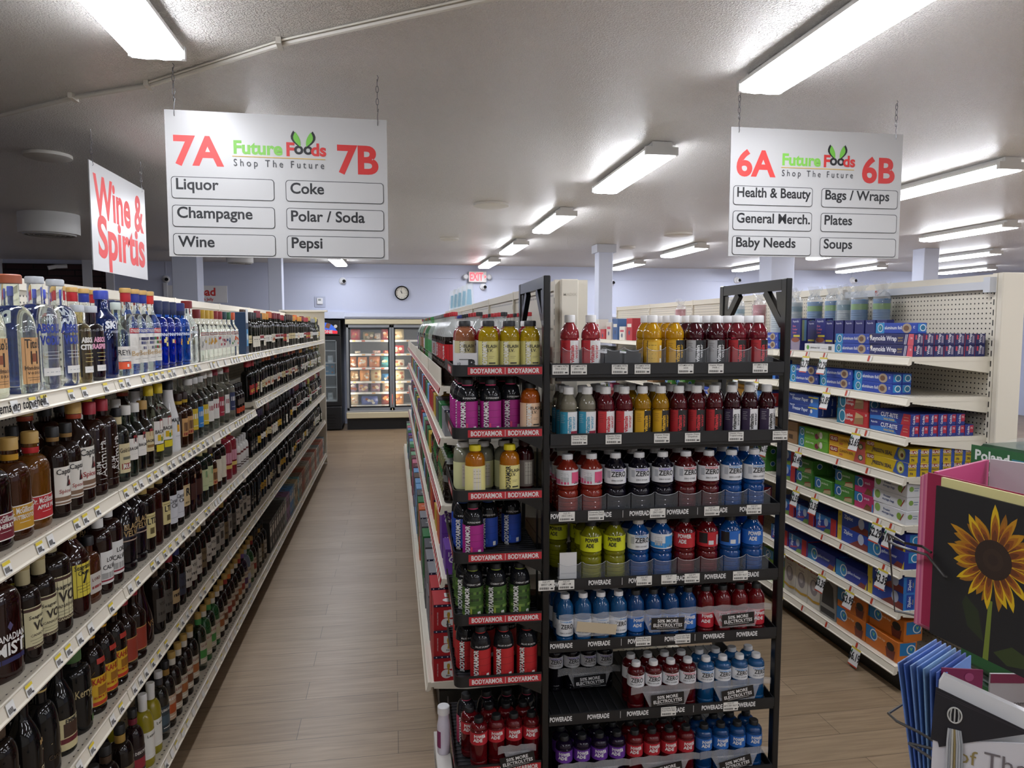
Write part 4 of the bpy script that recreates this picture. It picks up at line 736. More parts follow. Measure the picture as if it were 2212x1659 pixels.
for i, z in enumerate(RZ):
    b = MB(); x0, x1 = .014, .947
    h = .042 if i < 2 else .036
    b.box(x0, x1, -.004, .003, z-h, z, BLG); b.box(x0, x1, .003, .012, z-h-.012, z-h+.004, BLG)
    b.box(x0, x1, .012, .56, z-.034, z-.03, '101114'); i < 2 and b.box(x0+.03, x1-.03, .03, .06, z-.07, z-.034, '0c0d10')
    for q in range(24): xx = x0+.02+q*.0385; b.box(xx, xx+.006, .012, .56, z-.03, z-.0275, '222327')
    for xx in (x0, x1-.004): b.add([(xx, 0, z-h), (xx, .56, z-h), (xx, .56, z+.02), (xx, .1, z+.015), (xx, 0, z), (xx+.004, 0, z-h), (xx+.004, .56, z-h), (xx+.004, .56, z+.02), (xx+.004, .1, z+.015), (xx+.004, 0, z)], [(0, 1, 2, 3, 4), (9, 8, 7, 6, 5), (0, 5, 6, 1), (1, 6, 7, 2), (2, 7, 8, 3), (3, 8, 9, 4), (4, 9, 5, 0)], BLG)
    s = link('shelf', b.mesh('shelf', False), rack)
    if i >= 2:
        b = MB(); it = [('t', 'd8d8d8', 'POWERADE', .026, x, z-h/2, 0, .03, .088) for x in (.06, .21, .37, .52, .68, .82, .9)[:6]]
        it += [('r', 'b9b9b9', xx, xx+.002, z-h+.004, z-.004) for xx in (.298, .6)]
        b.flat(fnxz(0, -.004, 0), it, .0005); link('lettering', b.mesh('lettering', False), s)
    for px, l2, l1 in CARDS[i]:
        o = link('price_card', card(.062, .036, (l1, l2)), s); o.location = (px2x(px), -.0052, z-.042+(.0 if i < 2 else .004))
tag(rack, 'tall black metal rack of sports drinks and vitamin water', 'ending the middle shelving run', 'display rack')
o = link('price_card', card(.062, .04, ('32Z PT', 'BRRY LM')), rack); o.location = (-.0, -.0055, .845)

# ---------------------------------------------------------------- drinks
D = 'drink_bottle'
def vw(key, liq, c1, c2, tc, t2, desc, R=.0365, H=.208, extra=()):
    B(key, D, desc, H, R, .615, .86, .0175, liq, 'dcdcdc', [('p', c1, -75, -12, .03, .535), ('p', c2, -12, 75, .03, .535), ('t', tc, 'vitamin', R*.62, 0, .285, 1, .035, H*.5), ('t', t2, 'water', R*.62, 28, .33, 1, .005, H*.38)]+[('p', 'c9c9c9' if c1 < '5' else '3a2020', -60, -30-q % 2*6, .47-q*.035, .475-q*.035) for q in range(5)]+list(extra), st='o', caph=.135, capr=1.17, ribs=((.56, .02, .0035),), foot=.92, n=22)
LV = {}
vw('vr', 'a5323aL', 'b8202c', 'd6d6d6', 'b8202c', 'b8202c', 'red vitamin drink bottle with red and white label')
vw('vy', 'd09a10L', 'c99a14', '17181a', 'd0a21c', 'd0a21c', 'yellow vitamin drink bottle with yellow and black label')
vw('vyb', 'd09a10L', 'c99a14', 'c99a14', 'c99a14', 'c99a14', 'yellow vitamin drink bottle turned to its nutrition panel', extra=[('p', 'd6ae3c', -45, 10, .08, .5), ('p', '2a2414', -48, -44, .12, .53), ('p', '2a2414', -40, 6, .44, .448), ('p', '2a2414', -40, 0, .36, .365), ('p', '2a2414', -40, 4, .28, .285), ('p', '2a2414', -40, -4, .2, .205), ('p', 'd8d4c8', 30, 48, .05, .2), ('p', 'd8d4c8', 30, 48, .34, .44)])
vw('vd', '4a0f1cL', 'a8a8aa', '17181a', 'd6d6d6', 'd6d6d6', 'dark red vitamin drink bottle with grey and black label')
vw('vk', '7a1c2aL', 'a82028', '17181a', 'c8323a', 'b8323a', 'red vitamin drink bottle with red and black label')
S2 = dict(R=.034, H=.2)
vw('sc', '8f8a78L', '2f8fae', 'd6d8da', '2f8fae', '2f8fae', 'pale vitamin drink bottle with turquoise and white label', extra=[('p', '8a1a34', 8, 60, .1, .17)], **S2)
vw('sr', '6a1420L', 'b82a30', 'd6d6d6', 'b8202c', 'b8202c', 'small red vitamin drink bottle with red and white label', **S2)
vw('sy', 'b5840eL', 'c99a14', '17181a', 'd0a21c', 'd0a21c', 'small yellow vitamin drink bottle with yellow and black label', **S2)
vw('sk', '5a0f18L', 'a82028', '17181a', 'c8323a', 'b8323a', 'small red vitamin drink bottle with red and black label', **S2)
vw('sp', '3a0a14L', '2a1a3a', 'd4d4d6', '17181a', '3a3a3e', 'small dark purple vitamin drink bottle with white label', **S2)
def pwz(key, liq, col, desc, H=.235, R=.0425, back=False, z=1):
    W_ = 'd6d8dc'
    it = [('p', W_, -110, 110, .505, .755)]
    if back: it += [('p', col, -110, -8 if col > 'b' else 20, .52, .6), ('p', 'b0b4b8', -50, -6, .66, .67), ('p', 'b0b4b8', -50, -10, .69, .7), ('p', 'b0b4b8', -48, -8, .56, .64), ('p', '5a5c60', 20, 50, .53, .57), ('p', col, 8, 60, .54, .72)]
    else: it += [('g', col, [(16, .51), (60, .51), (60, .62)]), ('t', '14161a', 'ZERO', R*.66, 6, .665, 0, .02, R*1.45), ('t', col, 'POWERADE', R*.27, 0, .73, 0, .02, R*1.2), ('t', '3a3c40', 'ZERO SUGAR', R*.2, -2, .56, 0, .008, R*1.1), ('p', 'a8acb4', -60, -40, .6, .72)]
    B(key, D, desc, H, R, .775, .915, .0185, liq, 'd4d4d6', it, st='l', caph=.085, capr=1.15, n=22, ribs=((.06, .012, .002), (.14, .012, .0025), (.22, .012, .0025), (.3, .012, .003), (.41, .03, .005), (.485, .012, .003)), foot=.9)
def pwr(key, liq, col, dk, tc, desc, H=.235, R=.0425, back=False):
    it = [('p', col, -110, 110, .505, .755)]
    if back: it += [('p', '14161a', -70, -22, .56, .74), ('p', 'c9ccd0', -16, 12, .54, .61), ('p', 'c9ccd0', 32, 48, .53, .7)]
    else: it += [('g', dk, [(2, .51), (62, .51), (62, .7)]), ('t', tc, 'POWER', R*.5, -14, .7, 0, .04, R*1.25), ('t', tc, 'ADE', R*.5, -26, .61, 0, .04, R*.72)]
    B(key, D, desc, H, R, .775, .915, .0185, liq, '17181a', it, st='l', caph=.085, capr=1.15, n=22, ribs=((.06, .012, .002), (.14, .012, .0025), (.22, .012, .0025), (.3, .012, .003), (.41, .03, .005), (.485, .012, .003)), foot=.9)
BLU = '0f4f9aL'; RDL = '6f0f18L'; GRP = '0f0d18g'
pwz('zo', '9a2f20L', 'd0507a', 'orange red sugar free sports drink with pink and white label', back=True); pwz('zp', GRP, '6a58b8', 'black purple sugar free sports drink with violet corner label'); pwz('zr', '5f0c14L', 'c22a3c', 'dark red sugar free sports drink with red corner label'); pwz('zb', BLU, '2f8acc', 'blue sugar free sports drink with light blue corner label'); pwz('zbb', BLU, '2f8acc', 'blue sugar free sports drink turned to its back', back=True)
pwr('py', '8a8a14L', 'c9cf1e', '14161a', '14161a', 'yellow green sports drink with bright yellow label'); pwr('pr', RDL, 'b01c28', '14161a', 'dcdcdc', 'red sports drink with red and black label'); pwr('prb', RDL, 'b01c28', '14161a', 'dcdcdc', 'red sports drink turned to its barcode', back=True); pwr('pb', BLU, '1f62b8', '14161a', 'dcdcdc', 'blue sports drink with blue label'); pwr('pbb', BLU, '1f62b8', '14161a', 'dcdcdc', 'blue sports drink turned to its barcode', back=True)
Q = dict(H=.195, R=.034)
def q20(key, liq, kind, col, desc, cap, z0=.18, z1=.5, dk='14161a'):
    W_ = 'd6d8dc'; R = .034
    if kind == 'z': it = [('p', W_, -100, 100, z0, z1), ('g', col, [(10, z0+.01), (62, z0+.01), (62, z0+.2)]), ('t', '14161a', 'ZERO', .025, 2, z0+(z1-z0)*.6, 0, .02, .05), ('t', col, 'POWERADE', .0095, -4, z1-.03, 0, .02), ('t', '3a3c40', 'ZERO SUGAR', .008, -8, z0+.06, 0, .008)]
    else: it = [('p', col, -100, 100, z0, z1), ('g', dk, [(10, z0+.01), (62, z0+.01), (62, z0+.14)]), ('t', 'd8d8d8', 'POWER', .018, 0, z0+(z1-z0)*.74, 0, .04, .046), ('t', 'd8d8d8', 'ADE', .018, -14, z0+(z1-z0)*.42, 0, .04)]
    B(key, D, desc, .195, R, .68 if z1 < .6 else .8, .9, .0155, liq, cap, it, st='o' if z1 < .6 else 'r', caph=.09, capr=1.17, n=20, ribs=((.07, .015, .002), (.14, .015, .002), (z1+.04, .012, .003)), foot=.9)
q20('a_zb', '1c5f9aL', 'z', '2f8acc', 'blue sugar free sports drink in a pack with white label', 'd4d4d6'); q20('a_b', '0f4a8aL', 'p', '2462b0', 'blue sports drink in a pack with blue label', '17181a'); q20('a_r', '7a0f18L', 'p', 'b01c2c', 'red sports drink in a pack with red label', '17181a')
q20('c_p', '0c0a12g', 'z', '6a58b8', 'purple sugar free sports drink in a pack', 'd4d4d6', .52, .76); q20('c_r', '5f0c14L', 'z', 'b8405a', 'dark red sugar free sports drink in a pack', 'd4d4d6', .52, .76); q20('c_b', '1c5f9aL', 'z', '2f8acc', 'blue sugar free sports drink in an upper label pack', 'd4d4d6', .52, .76)
q20('e_p', '140a20g', 'p', '5a2a8a', 'purple sports drink in a pack with purple label', '17181a', .5, .74); q20('e_r', '6f0f18L', 'p', 'a81f2c', 'red sports drink in a pack with crimson label', '17181a', .5, .74); q20('e_b', '0f4a8aL', 'p', '2462b0', 'blue sports drink in a pack with bright blue label', '17181a', .5, .74)
def armor(key, col, body, desc, H=.205, R=.04, acc='d8c8d0', txt=None, tex=()):
    it = [('p', col, -120, 120, .04, .6)]+[('p', body, -120, 120, z, z+.006) for z in (.17, .3, .43)]+list(tex)
    it += [('p', '16171a', -44, -18, .04, .6), ('t', 'd8d8d8', 'BODYARMOR', .026, -31, .3, 1, .04, H*.6), ('t', 'c9c9c9', txt or 'SUPERDRINK', .009, 6, .66, 0, .01), ('p', 'd6d6d4', 26, 44, .06, .14), ('p', acc, -14, -4, .1, .2)]
    B(key, D, desc, H, R, .62, .88, .0185, '17181cg', '17181a', it, st='r', caph=.1, capr=1.14, n=22, foil=(acc, .9, .88), ribs=((.61, .008, .002),), foot=.93)
armor('bm', '9a1f7a', '6a1254', 'black and magenta sports drink bottle', acc='c83a6a'); armor('bb', '1c3f9a', '122a6a', 'black and blue sports drink bottle', acc='2a5ab0'); armor('br', 'a81c22', '6a1014', 'black and red fruit punch sports drink bottle', acc='b02a2a', txt='FRUIT PUNCH'); armor('bp', 'b03a5a', '7a2440', 'pink and black sports drink bottle', acc='c84a6a')
armor('bg', '3a5a24', '24401a', 'green camouflage cherry lime sports drink bottle', acc='8a9a3a', txt='CHERRY LIME', tex=[('p', random.choice(('5a7a34', '22341a', '6f8a44', '2a4420')), a, a+random.randint(10, 22), z, z+.05) for a in range(-110, 100, 16) for z in (.06, .2, .34, .47)])
def flash(key, liq, lab, dk, cap, desc, sw='16171a', tc='d8d8d4', back=False, H=.19, R=.0385):
    it = [('p', lab, -100, 100, .05, .6)]
    if back: it += [('p', 'c9c4b8', -12, 34, .1, .56), ('p', '5a5850', -8, 30, .5, .508), ('p', '5a5850', -8, 30, .44, .446), ('p', '5a5850', -8, 30, .36, .366), ('p', '5a5850', -8, 30, .28, .286)]
    else: it += [('g', sw, [(-36, .05), (-6, .05), (-6, .5), (-36, .6)]), ('t', tc, 'BODYARMOR', .024, -21, .315, 1, .035, H*.56), ('t', '1a1b1c', 'FLASH', .0165, 20, .5, 0, .02), ('t', '1a1b1c', 'I.V.', .0165, 10, .42, 0, .02), ('p', '3a3a38', 2, 34, .3, .305), ('p', '3a3a38', 2, 26, .27, .275), ('p', '1a1b1c', 2, 40, .16, .185)]
    B(key, D, desc, H, R, .66, .86, .0195, liq, cap, it, st='r', caph=.11, capr=1.16, n=22, foot=.93)
flash('fy', 'b89a10L', 'c3bd7a', 0, '17181a', 'yellow hydration drink bottle with pale yellow label'); flash('fp', 'a86a4aL', 'b9b08a', 0, '17181a', 'peach hydration drink bottle with pale label'); flash('fo', 'b5560eL', 'd8b89a', 0, '17181a', 'orange hydration drink bottle with peach label')
flash('fcy', 'c0720eL', 'd8cf8a', 0, 'd9c81e', 'orange hydration drink with yellow cap and yellow label', sw='d0bf1e', tc='16171a'); flash('fcb', 'c0720eL', 'd8cf8a', 0, 'd9c81e', 'orange hydration drink with yellow cap turned to its back', back=True); flash('fw', '9a9a84L', 'c3c494', 0, 'd6d6d6', 'cloudy hydration drink bottle with white cap', back=True); flash('fd', '4a0f18L', '8a8078', 0, '3a0a12', 'dark red hydration drink bottle', back=True)
flash('frz', '9a2028L', 'c9c9cc', 0, 'dcdcdc', 'red hydration drink bottle with white cap and white label', sw='8a1a28')
def rput(k, x, y, z, place, grp, jit=6, end='left', rot=None):
    X, Y = RK(x, y); return put(k, X, Y, z, RA+(rot if rot is not None else rad(random.uniform(-jit, jit))), place, grp, end)
def tox(X): return X-RO[0]
TRAYM = {}
def ptray(w):
    """clear pusher tray front with a scooped edge, side walls and base"""
    b = MB(); h = .085; n = 8
    top = [(-w/2+w*i/n, h-.014*math.sin(PI*i/n)**.6) for i in range(n+1)]
    b.add([(x, 0, 0) for x, z in top]+[(x, 0, z) for x, z in top], [(i, i+1, n+2+i, n+1+i) for i in range(n)], 'c9ced4f')
    for x in (-w/2, w/2): b.quad([(x, 0, 0), (x, .5, 0), (x, .5, .05), (x, 0, h)], '3a3c42f')
    b.tube([(x, 0, z) for x, z in top], .0008, '9a9ca0s', 4, False)
    return b.mesh('pusher_tray')
def tray(x, z, w, place, dark=False):
    X, Y = RK(x, .016); o = link('pusher_tray', ptray(w), None, (X, Y, z+.0003), RA)
    if dark:
        b = MB(); b.box(-w/2+.003, w/2-.003, .012, .5, .001, .062, '1a1b1f'); b.box(-w/2+.012, w/2-.012, .012, .014, .03, .075, '0c0c0e'); link('pusher', b.mesh('pusher', False), o)
    return tag(o, 'clear plastic pusher tray'+(' standing empty' if dark else ''), place, 'shelf tray', 'pusher trays on the black rack', 'left')
FL = [z-.0268 for z in RZ]
SN = ['top', 'second', 'third', 'fourth', 'fifth', 'sixth', 'bottom']
def rowp(i): return f'on {SN[i]} rack shelf'
def backp(i, r): return f'{("behind front", "in rear")[r-1]}, {SN[i]} rack shelf'
x1 = [.667, .75, None, None, .996, 1.087, 1.168, 1.256, 1.345, 1.436]
k1 = ['vr', 'vr', 0, 0, 'vyb', 'vy', 'vd', 'vd', 'vk', 'vk']
for x, k in zip(x1, k1):
    if x: rput(k, tox(x), .066, FL[0], rowp(0), 'vitamin drinks on the top rack shelf', 4)
for x in x1:
    if x: tray(tox(x), FL[0], .079, rowp(0))
tray(tox(.83), FL[0], .074, rowp(0), True); tray(tox(.906), FL[0], .074, rowp(0), True)
for r in (1, 2):
    for x, k in zip(x1, k1):
        if x and k not in ('vr', 'vyb') or (x and r == 1 and k != 'vr'): rput('vy' if k == 'vyb' else k, tox(x), .066+.08*r, FL[0], backp(0, r), 'rear vitamin drinks on the top rack shelf')
x2 = [.665, .738, .809, .882, .954, 1.029, 1.098, 1.172, 1.251, 1.312, 1.392, 1.466]
x2 = [.66+.0737*i for i in range(12)]
k2 = ['sc', 'sc', 'sr', 'sr', 'sy', 'sy', 'sk', 'sk', 'sk', 'sp', 'sp', 'sp']
for r in range(3):
    for x, k in zip(x2, k2):
        if r and random.random() < .15: continue
        rput(k, tox(x), .05+.074*r, FL[1], rowp(1) if r == 0 else backp(1, r), 'small vitamin drinks on the second rack shelf' if r == 0 else 'rear small vitamin drinks', 10)
x3 = [.662+.0965*i for i in range(9)]
k3 = ['zo', 'zo', 'zp', 'zp', 'zp', 'zr', 'zr', 'zb', 'zb']
for r in range(4):
    for x, k in zip(x3, k3): rput(k, tox(x), .07+.09*r, FL[2], rowp(2) if r == 0 else backp(2, min(r, 2)), 'sugar free drinks on the third rack shelf' if r == 0 else 'rear sugar free drinks', 8)
k4 = [None, 'py', 'py', 'zb', 'zbb', 'pr', 'prb', 'pbb', 'pb']
for r in range(3):
    for x, k in zip(x3, k4):
        if k is None: k = 'py' if r else None
        if k: rput(k, tox(x)+(.012 if r else 0)*0, .07+.09*(r+(1 if k == 'py' and x < .7 else 0)), FL[3], rowp(3) if r == 0 else backp(3, r), 'sports drinks on the fourth rack shelf' if r == 0 else 'rear sports drinks', 8)
for x in x3: tray(tox(x), FL[2], .093, rowp(2))
for x in x3[1:]: tray(tox(x), FL[3], .093, rowp(3))
tray(tox(x3[0]), FL[3], .093, rowp(3), False)
X, Y = RK(tox(x3[0]), .045); b = MB(); b.box(-.034, .034, -.001, .001, 0, .115, 'd4d4d4'); b.box(-.034, .034, 0, .05, 0, .002, 'cfcfcf')
b.flat(fnxz(0, -.001, 0), [('p', 'bfbfc2', [(-.03, .03), (.03, .03), (.03, .034), (-.03, .034)])])
o = link('pusher_plate', b.mesh('pusher_plate', False), None, (X, Y, FL[3]+.0014), RA); tag(o, 'white plastic pusher plate in an empty tray', rowp(3), 'shelf tray')
def carrier(xa, xb, z, zt, place, txt=True, tilt=0.0):
    """clear ring carrier over a pack with its printed tag hanging in front"""
    xm = (xa+xb)/2; X, Y = RK(xm, .012); w = (xb-xa)
    e = empty('pack_carrier', (X, Y, z), RA)
    b = MB(); n = 10; b.add([(-w/2+w*i/n, -.004-.004*math.cos(PI*2*i/n*2), zt+.012+.003*math.sin(i*2.3)) for i in range(n+1)]+[(-w/2+w*i/n, -.006, zt-.018-.004*math.cos(i*1.7)) for i in range(n+1)], [(i, i+1, n+2+i, n+1+i) for i in range(n)], 'd6d8dcF')
    b.add([(-w*.34, -.007, zt-.012), (w*.34, -.007, zt-.012), (w*.25, -.016, max(.031, zt-.075)), (-w*.25, -.016, max(.031, zt-.075))], [(0, 3, 2, 1)], 'd6d8dcF'); link('film', b.mesh('film'), e)
    b = MB(); b.T = Matrix.Translation((.0, -.019, zt-.042)) @ Matrix.Rotation(tilt, 4, 'Y')
    if txt:
        b.box(-.068, .068, -.0005, .0005, -.024, .024, '121316s'); b.flat(fnxz(0, -.0005, 0), [('t', 'dcdcdc', '50% MORE', .0185, 0, .011, 0, .02), ('t', 'dcdcdc', 'ELECTROLYTES', .0185, 0, -.006, 0, .02, .118), ('r', 'b9b9b9', -.045, .045, -.018, -.0165)])
    else: b.box(-.08, .08, -.0006, .0006, -.02, .02, 'b3a68e')
    link('printed_tag', b.mesh('printed_tag', False), e)
    return tag(e, 'clear pack carrier with a '+('black printed tag' if txt else 'plain tan tag'), place, 'pack carrier', 'pack carriers on the black rack', 'left')
def packs(i, spec, place, zt, depth=3):
    for (xa, k, txt, dpt, tilt) in spec:
        for r in range(depth):
            for q in range(4): rput(k, tox(xa)+.0735*q*.985, .052+dpt+.07*r, FL[i], place if r == 0 else backp(i, min(r, 2)), 'pack drinks '+place if r == 0 else 'rear pack drinks', 10)
        if txt is not None and dpt == 0:
            carrier(tox(xa)-.034, tox(xa)+.26, FL[i], zt, place, txt, tilt)
packs(4, [(.652, 'a_zb', False, 0, rad(8)), (.94, 'a_b', True, 0, rad(2)), (1.233, 'a_r', True, 0, rad(-3))], rowp(4), .115)
packs(5, [(.655, 'c_p', None, .2, 0), (.945, 'c_r', True, 0, rad(-3)), (1.24, 'c_b', True, 0, rad(-8))], rowp(5), .1, 2)
packs(6, [(.652, 'e_p', True, 0, rad(3)), (.943, 'e_r', True, 0, rad(-9)), (1.238, 'e_b', True, 0, rad(-12))], rowp(6), .09, 2)
o = carrier(tox(.66), tox(.93), FL[5], .1, rowp(5), True, rad(-3)); o.location = (*RK(tox(.79), .2), FL[5])

# ---------------------------------------------------------------- side rack of stacked trays, left of the post
side = empty('side_tray_rack', (RO[0], RO[1], 0), RA)
AZ = [1.71, 1.477, 1.242, 1.005, .764, .522, .165]; TL, TR_, TD = -.352, -.016, .54
for i, z in enumerate(AZ):
    b = MB(); r = .03; h = .042
    out = [(TR_, 0)]+[(TL+r-r*math.sin(t), r-r*math.cos(t)) for t in [rad(15*q) for q in range(7)]]+[(TL, TD), (TR_, TD)]
    n = len(out); inn = [(TR_, .005)]+[(TL+r-(r-.005)*math.sin(t), r-(r-.005)*math.cos(t)) for t in [rad(15*q) for q in range(7)]]+[(TL+.005, TD), (TR_, TD)]
    for (za, zb) in ((z-h, z),):
        b.add([(x, y, za) for x, y in out]+[(x, y, zb) for x, y in out], [(j+1, j, n+j, n+j+1) for j in range(n-2)], BLG)
        b.add([(x, y, za) for x, y in inn]+[(x, y, zb) for x, y in inn], [(j, j+1, n+j+1, n+j) for j in range(n-2)], BLG)
        b.add([(x, y, zb) for x, y in out]+[(x, y, zb) for x, y in inn], [(j, j+1, n+j+1, n+j) for j in range(n-2)], BLK)
    b.add([(x, y, z-.034) for x, y in inn]+[(x, y, z-.03) for x, y in inn], [tuple(range(n)), tuple(range(n, 2*n))[::-1]], '0e0f12')
    for q in range(20): yy = .03+q*.026; b.box(TL+.008, TR_-.004, yy, yy+.006, z-.03, z-.0275, '24252a')
    b.add([(TR_-.001, .004, z-.042), (TR_-.1, .004, z-.042), (TR_-.001, .004, z-.09), (TR_-.001, .007, z-.042), (TR_-.1, .007, z-.042), (TR_-.001, .007, z-.09)], [(0, 1, 2), (5, 4, 3), (1, 4, 5, 2), (0, 2, 5, 3), (0, 3, 4, 1)], BLK)
    s = link('tray', b.mesh('tray', False), side)
    b = MB(); xa, xb = TL+.055, TR_-.002
    b.flat(fnxz(0, -.0005, 0), [('r', 'a8222c', xa, xb, z-.036, z-.008), ('r', 'd0c8c8', (xa+xb)/2-.001, (xb+xa)/2+.001, z-.034, z-.01), ('t', 'd8d4d4', 'BODYARMOR', .025, (xa*3+xb)/4, z-.022, 0, .03, .118), ('t', 'd8d4d4', 'BODYARMOR', .025, (xa+xb*3)/4, z-.022, 0, .03, .118)], .0005)
    fs = lambda u, w, l: (TL-.0005-l, u, w)
    b.flat(fs, [('r', 'a8222c', .3, .06, z-.036, z-.008), ('t', 'd8d4d4', 'BODYARMOR', -.025, .18, z-.022, PI, .03)], .0005); link('red_strip', b.mesh('red_strip', False), s)
b = MB(); b.box(-.0145, -.0135, .1, .14, .1, 1.7, BLK); b.box(-.0145, -.0135, .5, .54, .1, 1.7, BLK); link('support_post', b.mesh('support_post', False), side)
b = MB(); b.box(TL+.03, TR_-.01, .06, .54, 0, .122, '0e0f12'); link('base', b.mesh('base', False), side)
tag(side, 'black side rack of seven stacked trays with red strips', 'beside the black drink rack', 'display rack')
AF = [z-.0268 for z in AZ]
TN = [f'{s} side rack tray' for s in SN]
def arow(i, ks, place=None, grp=None):
    for k, X, dy in ks: rput(k, tox(X), dy, AF[i], ('in ' if dy < .08 else 'rear of ')+TN[i], 'drinks in the '+TN[i], 6, 'left')
arow(0, [('fp', .268, .11), ('fy', .352, .05), ('fy', .432, .05), ('fy', .51, .05), ('frz', .27, .24), ('frz', .36, .2), ('fp', .44, .135), ('frz', .45, .24), ('frz', .52, .2), ('frz', .3, .34), ('frz', .4, .34)])
arow(1, [('bm', .272, .055), ('bm', .36, .055), ('bm', .443, .1), ('fo', .512, .05)]+[('bm', .262+.085*j, .15+.086*r) for r in range(3) for j in range(3) if not (j == 2 and r == 0)])
arow(2, [('fcb', .3, .05), ('fcy', .432, .05), ('fw', .262, .14), ('fw', .343, .15), ('fw', .424, .15), ('fd', .506, .15), ('fw', .27, .24), ('fw', .36, .24), ('fd', .45, .24)])
arow(3, [('bm', .292, .06), ('bb', .262, .16), ('bb', .36, .16), ('bb', .46, .2), ('bb', .262, .26), ('br', .445, .31), ('bb', .345, .31)])
arow(4, [('bg', .29, .06), ('bg', .38, .06), ('bg', .473, .06)]+[('bg', .27+.09*j, .16+.09*r) for r in range(3) for j in range(3)])
arow(5, [('br', .318, .05), ('br', .408, .05), ('br', .5, .05), ('br', .268, .135)]+[('br', .268+.088*j, .222+.09*r) for r in range(2) for j in range(3)])
arow(6, [('e_r', .31, .05), ('e_r', .38, .06), ('e_r', .45, .06), ('e_r', .52, .06), ('e_r', .28, .13), ('e_r', .36, .14), ('e_r', .43, .14), ('e_r', .5, .14), ('bp', .275, .22), ('bp', .36, .23), ('bp', .445, .23), ('bp', .53, .23)])
o = carrier(tox(.38), tox(.53), AF[6], .08, 'in the bottom side rack tray', True, rad(-9))
X, Y = RK(tox(.28), .045)
b = MB(); b.box(-.06, .022, -.004, 0, 0, .07, 'c9c9cb'); b.box(-.06, -.056, 0, .03, 0, .07, 'c9c9cb'); b.flat(fnxz(0, -.004, 0), [('t', '17181a', 'B', .05, .003, .028, 0, .05), ('r', '5a5a5c', -.045, -.01, .045, .048), ('t', '3a3a3c', '12', .014, -.045, .03)])
X, Y = RK(tox(.285), .03); tag(link('bottle_carton', b.mesh('bottle_carton', False), None, (X, Y, AF[0]), RA), 'grey cardboard carton front around peach drinks', 'in the top side rack tray', 'carton')
# ================================================================ MIDDLE SHELVING (soda side and its back)
MS = [3.3+1.18*i for i in range(7)]
MZ = [1.575, 1.335, 1.015, .665]
MG, MSH = gondola('soda_shelving', 'cream middle shelving run stocked with soda', 'behind the side tray rack', .765, .22, MS[0], MS[-1], 2.065, [(z, 0, 20) for z in MZ], .165, .15, -1, 'peg', MS, pegpat='slotboard')
b = MB(); b.cbox(.768, .85, MS[0]-.05, MS[0]-.016, .02, 2.07, CREAM, .004); b.flat(fnxz(0, MS[0]-.05, 0), [('t', 'c3bcab', 'MADIX', .02, .81, 2.0, 0, .01)]); link('end_post', b.mesh('end_post', False), MG)
b = MB(); b.box(.785, .845, MS[0]+.03, MS[-1], .14, 2.05, CREAM); link('core_panel', b.mesh('core_panel', False), MG)
for i in range(6):
    b = MB(); b.box(.214, .218, MS[i]+.02, MS[i+1]-.02, 1.577, 1.655, CREAM); b.tube([(.216, MS[i]+.02, 1.657), (.216, MS[i+1]-.02, 1.657)], .003, 'cfc9ba', 6)
    link('front_stop', b.mesh('front_stop', False), MG)
    for z in MZ[:3]+[MZ[3]]:
        b = MB(); xl = .22; P0, P1 = (xl-.009, z-.004), (xl-.0165, z-.033)
        n = 15; L0 = MS[i+1]-MS[i]-.03
        for q in range(n):
            ya = MS[i]+.015+q*L0/n
            for k, c in enumerate(('b01c26', 'd8d0ca')):
                y0 = ya+k*L0/n*.6; y1 = ya+L0/n*(.6 if k == 0 else 1)
                b.quad([(P1[0]-.001, y0, P1[1]), (P0[0]-.001, y0, P0[1]), (P0[0]-.001, y1, P0[1]), (P1[0]-.001, y1, P1[1])][::-1], c)
        link('red_strip', b.mesh('red_strip', False), MSH[MZ.index(z), i])
RG, RSH = gondola('health_shelving', 'cream back side of the middle shelving run', 'facing the right aisle', .885, 1.42, MS[0], MS[-1], 2.065, [(z, 0, 20) for z in (1.66, 1.35, 1.05, .75, .45)], .165, 1.46, 1, 'peg', MS, pegpat='slotboard')

def soda(key, desc, liq, label, cap, lvl=.66, top='cfd4d2F', txt=None, tc='dcdcdc'):
    it = [('p', label, -180, 180, .34, .56)]
    if txt: it += [('t', tc, txt, .034, a, .45, 1, .01, .062) for a in (-90, 0, 90)]
    B(key, 'soda_bottle', desc, .345, .056, .6, .9, .0135, top, cap, it, st='o', caph=.055, capr=1.2, n=20, fill=(lvl, liq), ribs=((.07, .03, .003), (.3, .01, .002), (.6, .01, .002)), foot=.8)
soda('coke', 'two liter cola bottle with red cap and red label', '120705g', 'b8141f', 'b01822', txt='Coke'); soda('diet', 'two liter cola bottle with grey cap and silver label', '120705g', 'a9abae', '7a7c7c', txt='Diet', tc='a01824'); soda('blkc', 'two liter cola bottle with black cap', '120705g', '9a1620', '17181a', txt='Zero', tc='17181a')
soda('grn', 'two liter green soda bottle with green cap', '2f8a3aL', '2f7a3a', '1f7a34', .86, '3fae52F'); soda('clr', 'two liter clear soda bottle with green label', 'b9c9bdL', '2f8a4a', '7a7c7c', .86); soda('rtb', 'two liter dark soda bottle with white script label', '1d0c06g', 'c9c9d0', '7a1a20', txt='Root'); soda('org', 'two liter orange soda bottle with orange label', 'b8601cL', 'c0502a', '1f7a34', .86); soda('blu', 'two liter clear soda bottle with blue cap', 'b9c9bdL', '4a6ab0', '22308a', .86)
lead = ['coke']*5+['diet']*4+['clr']*4+['grn']*4+['rtb', 'rtb', 'org']+['grn', 'coke']*2+['diet', 'grn', 'clr', 'rtb', 'coke', 'blu', 'org', 'grn', 'coke', 'diet']*3
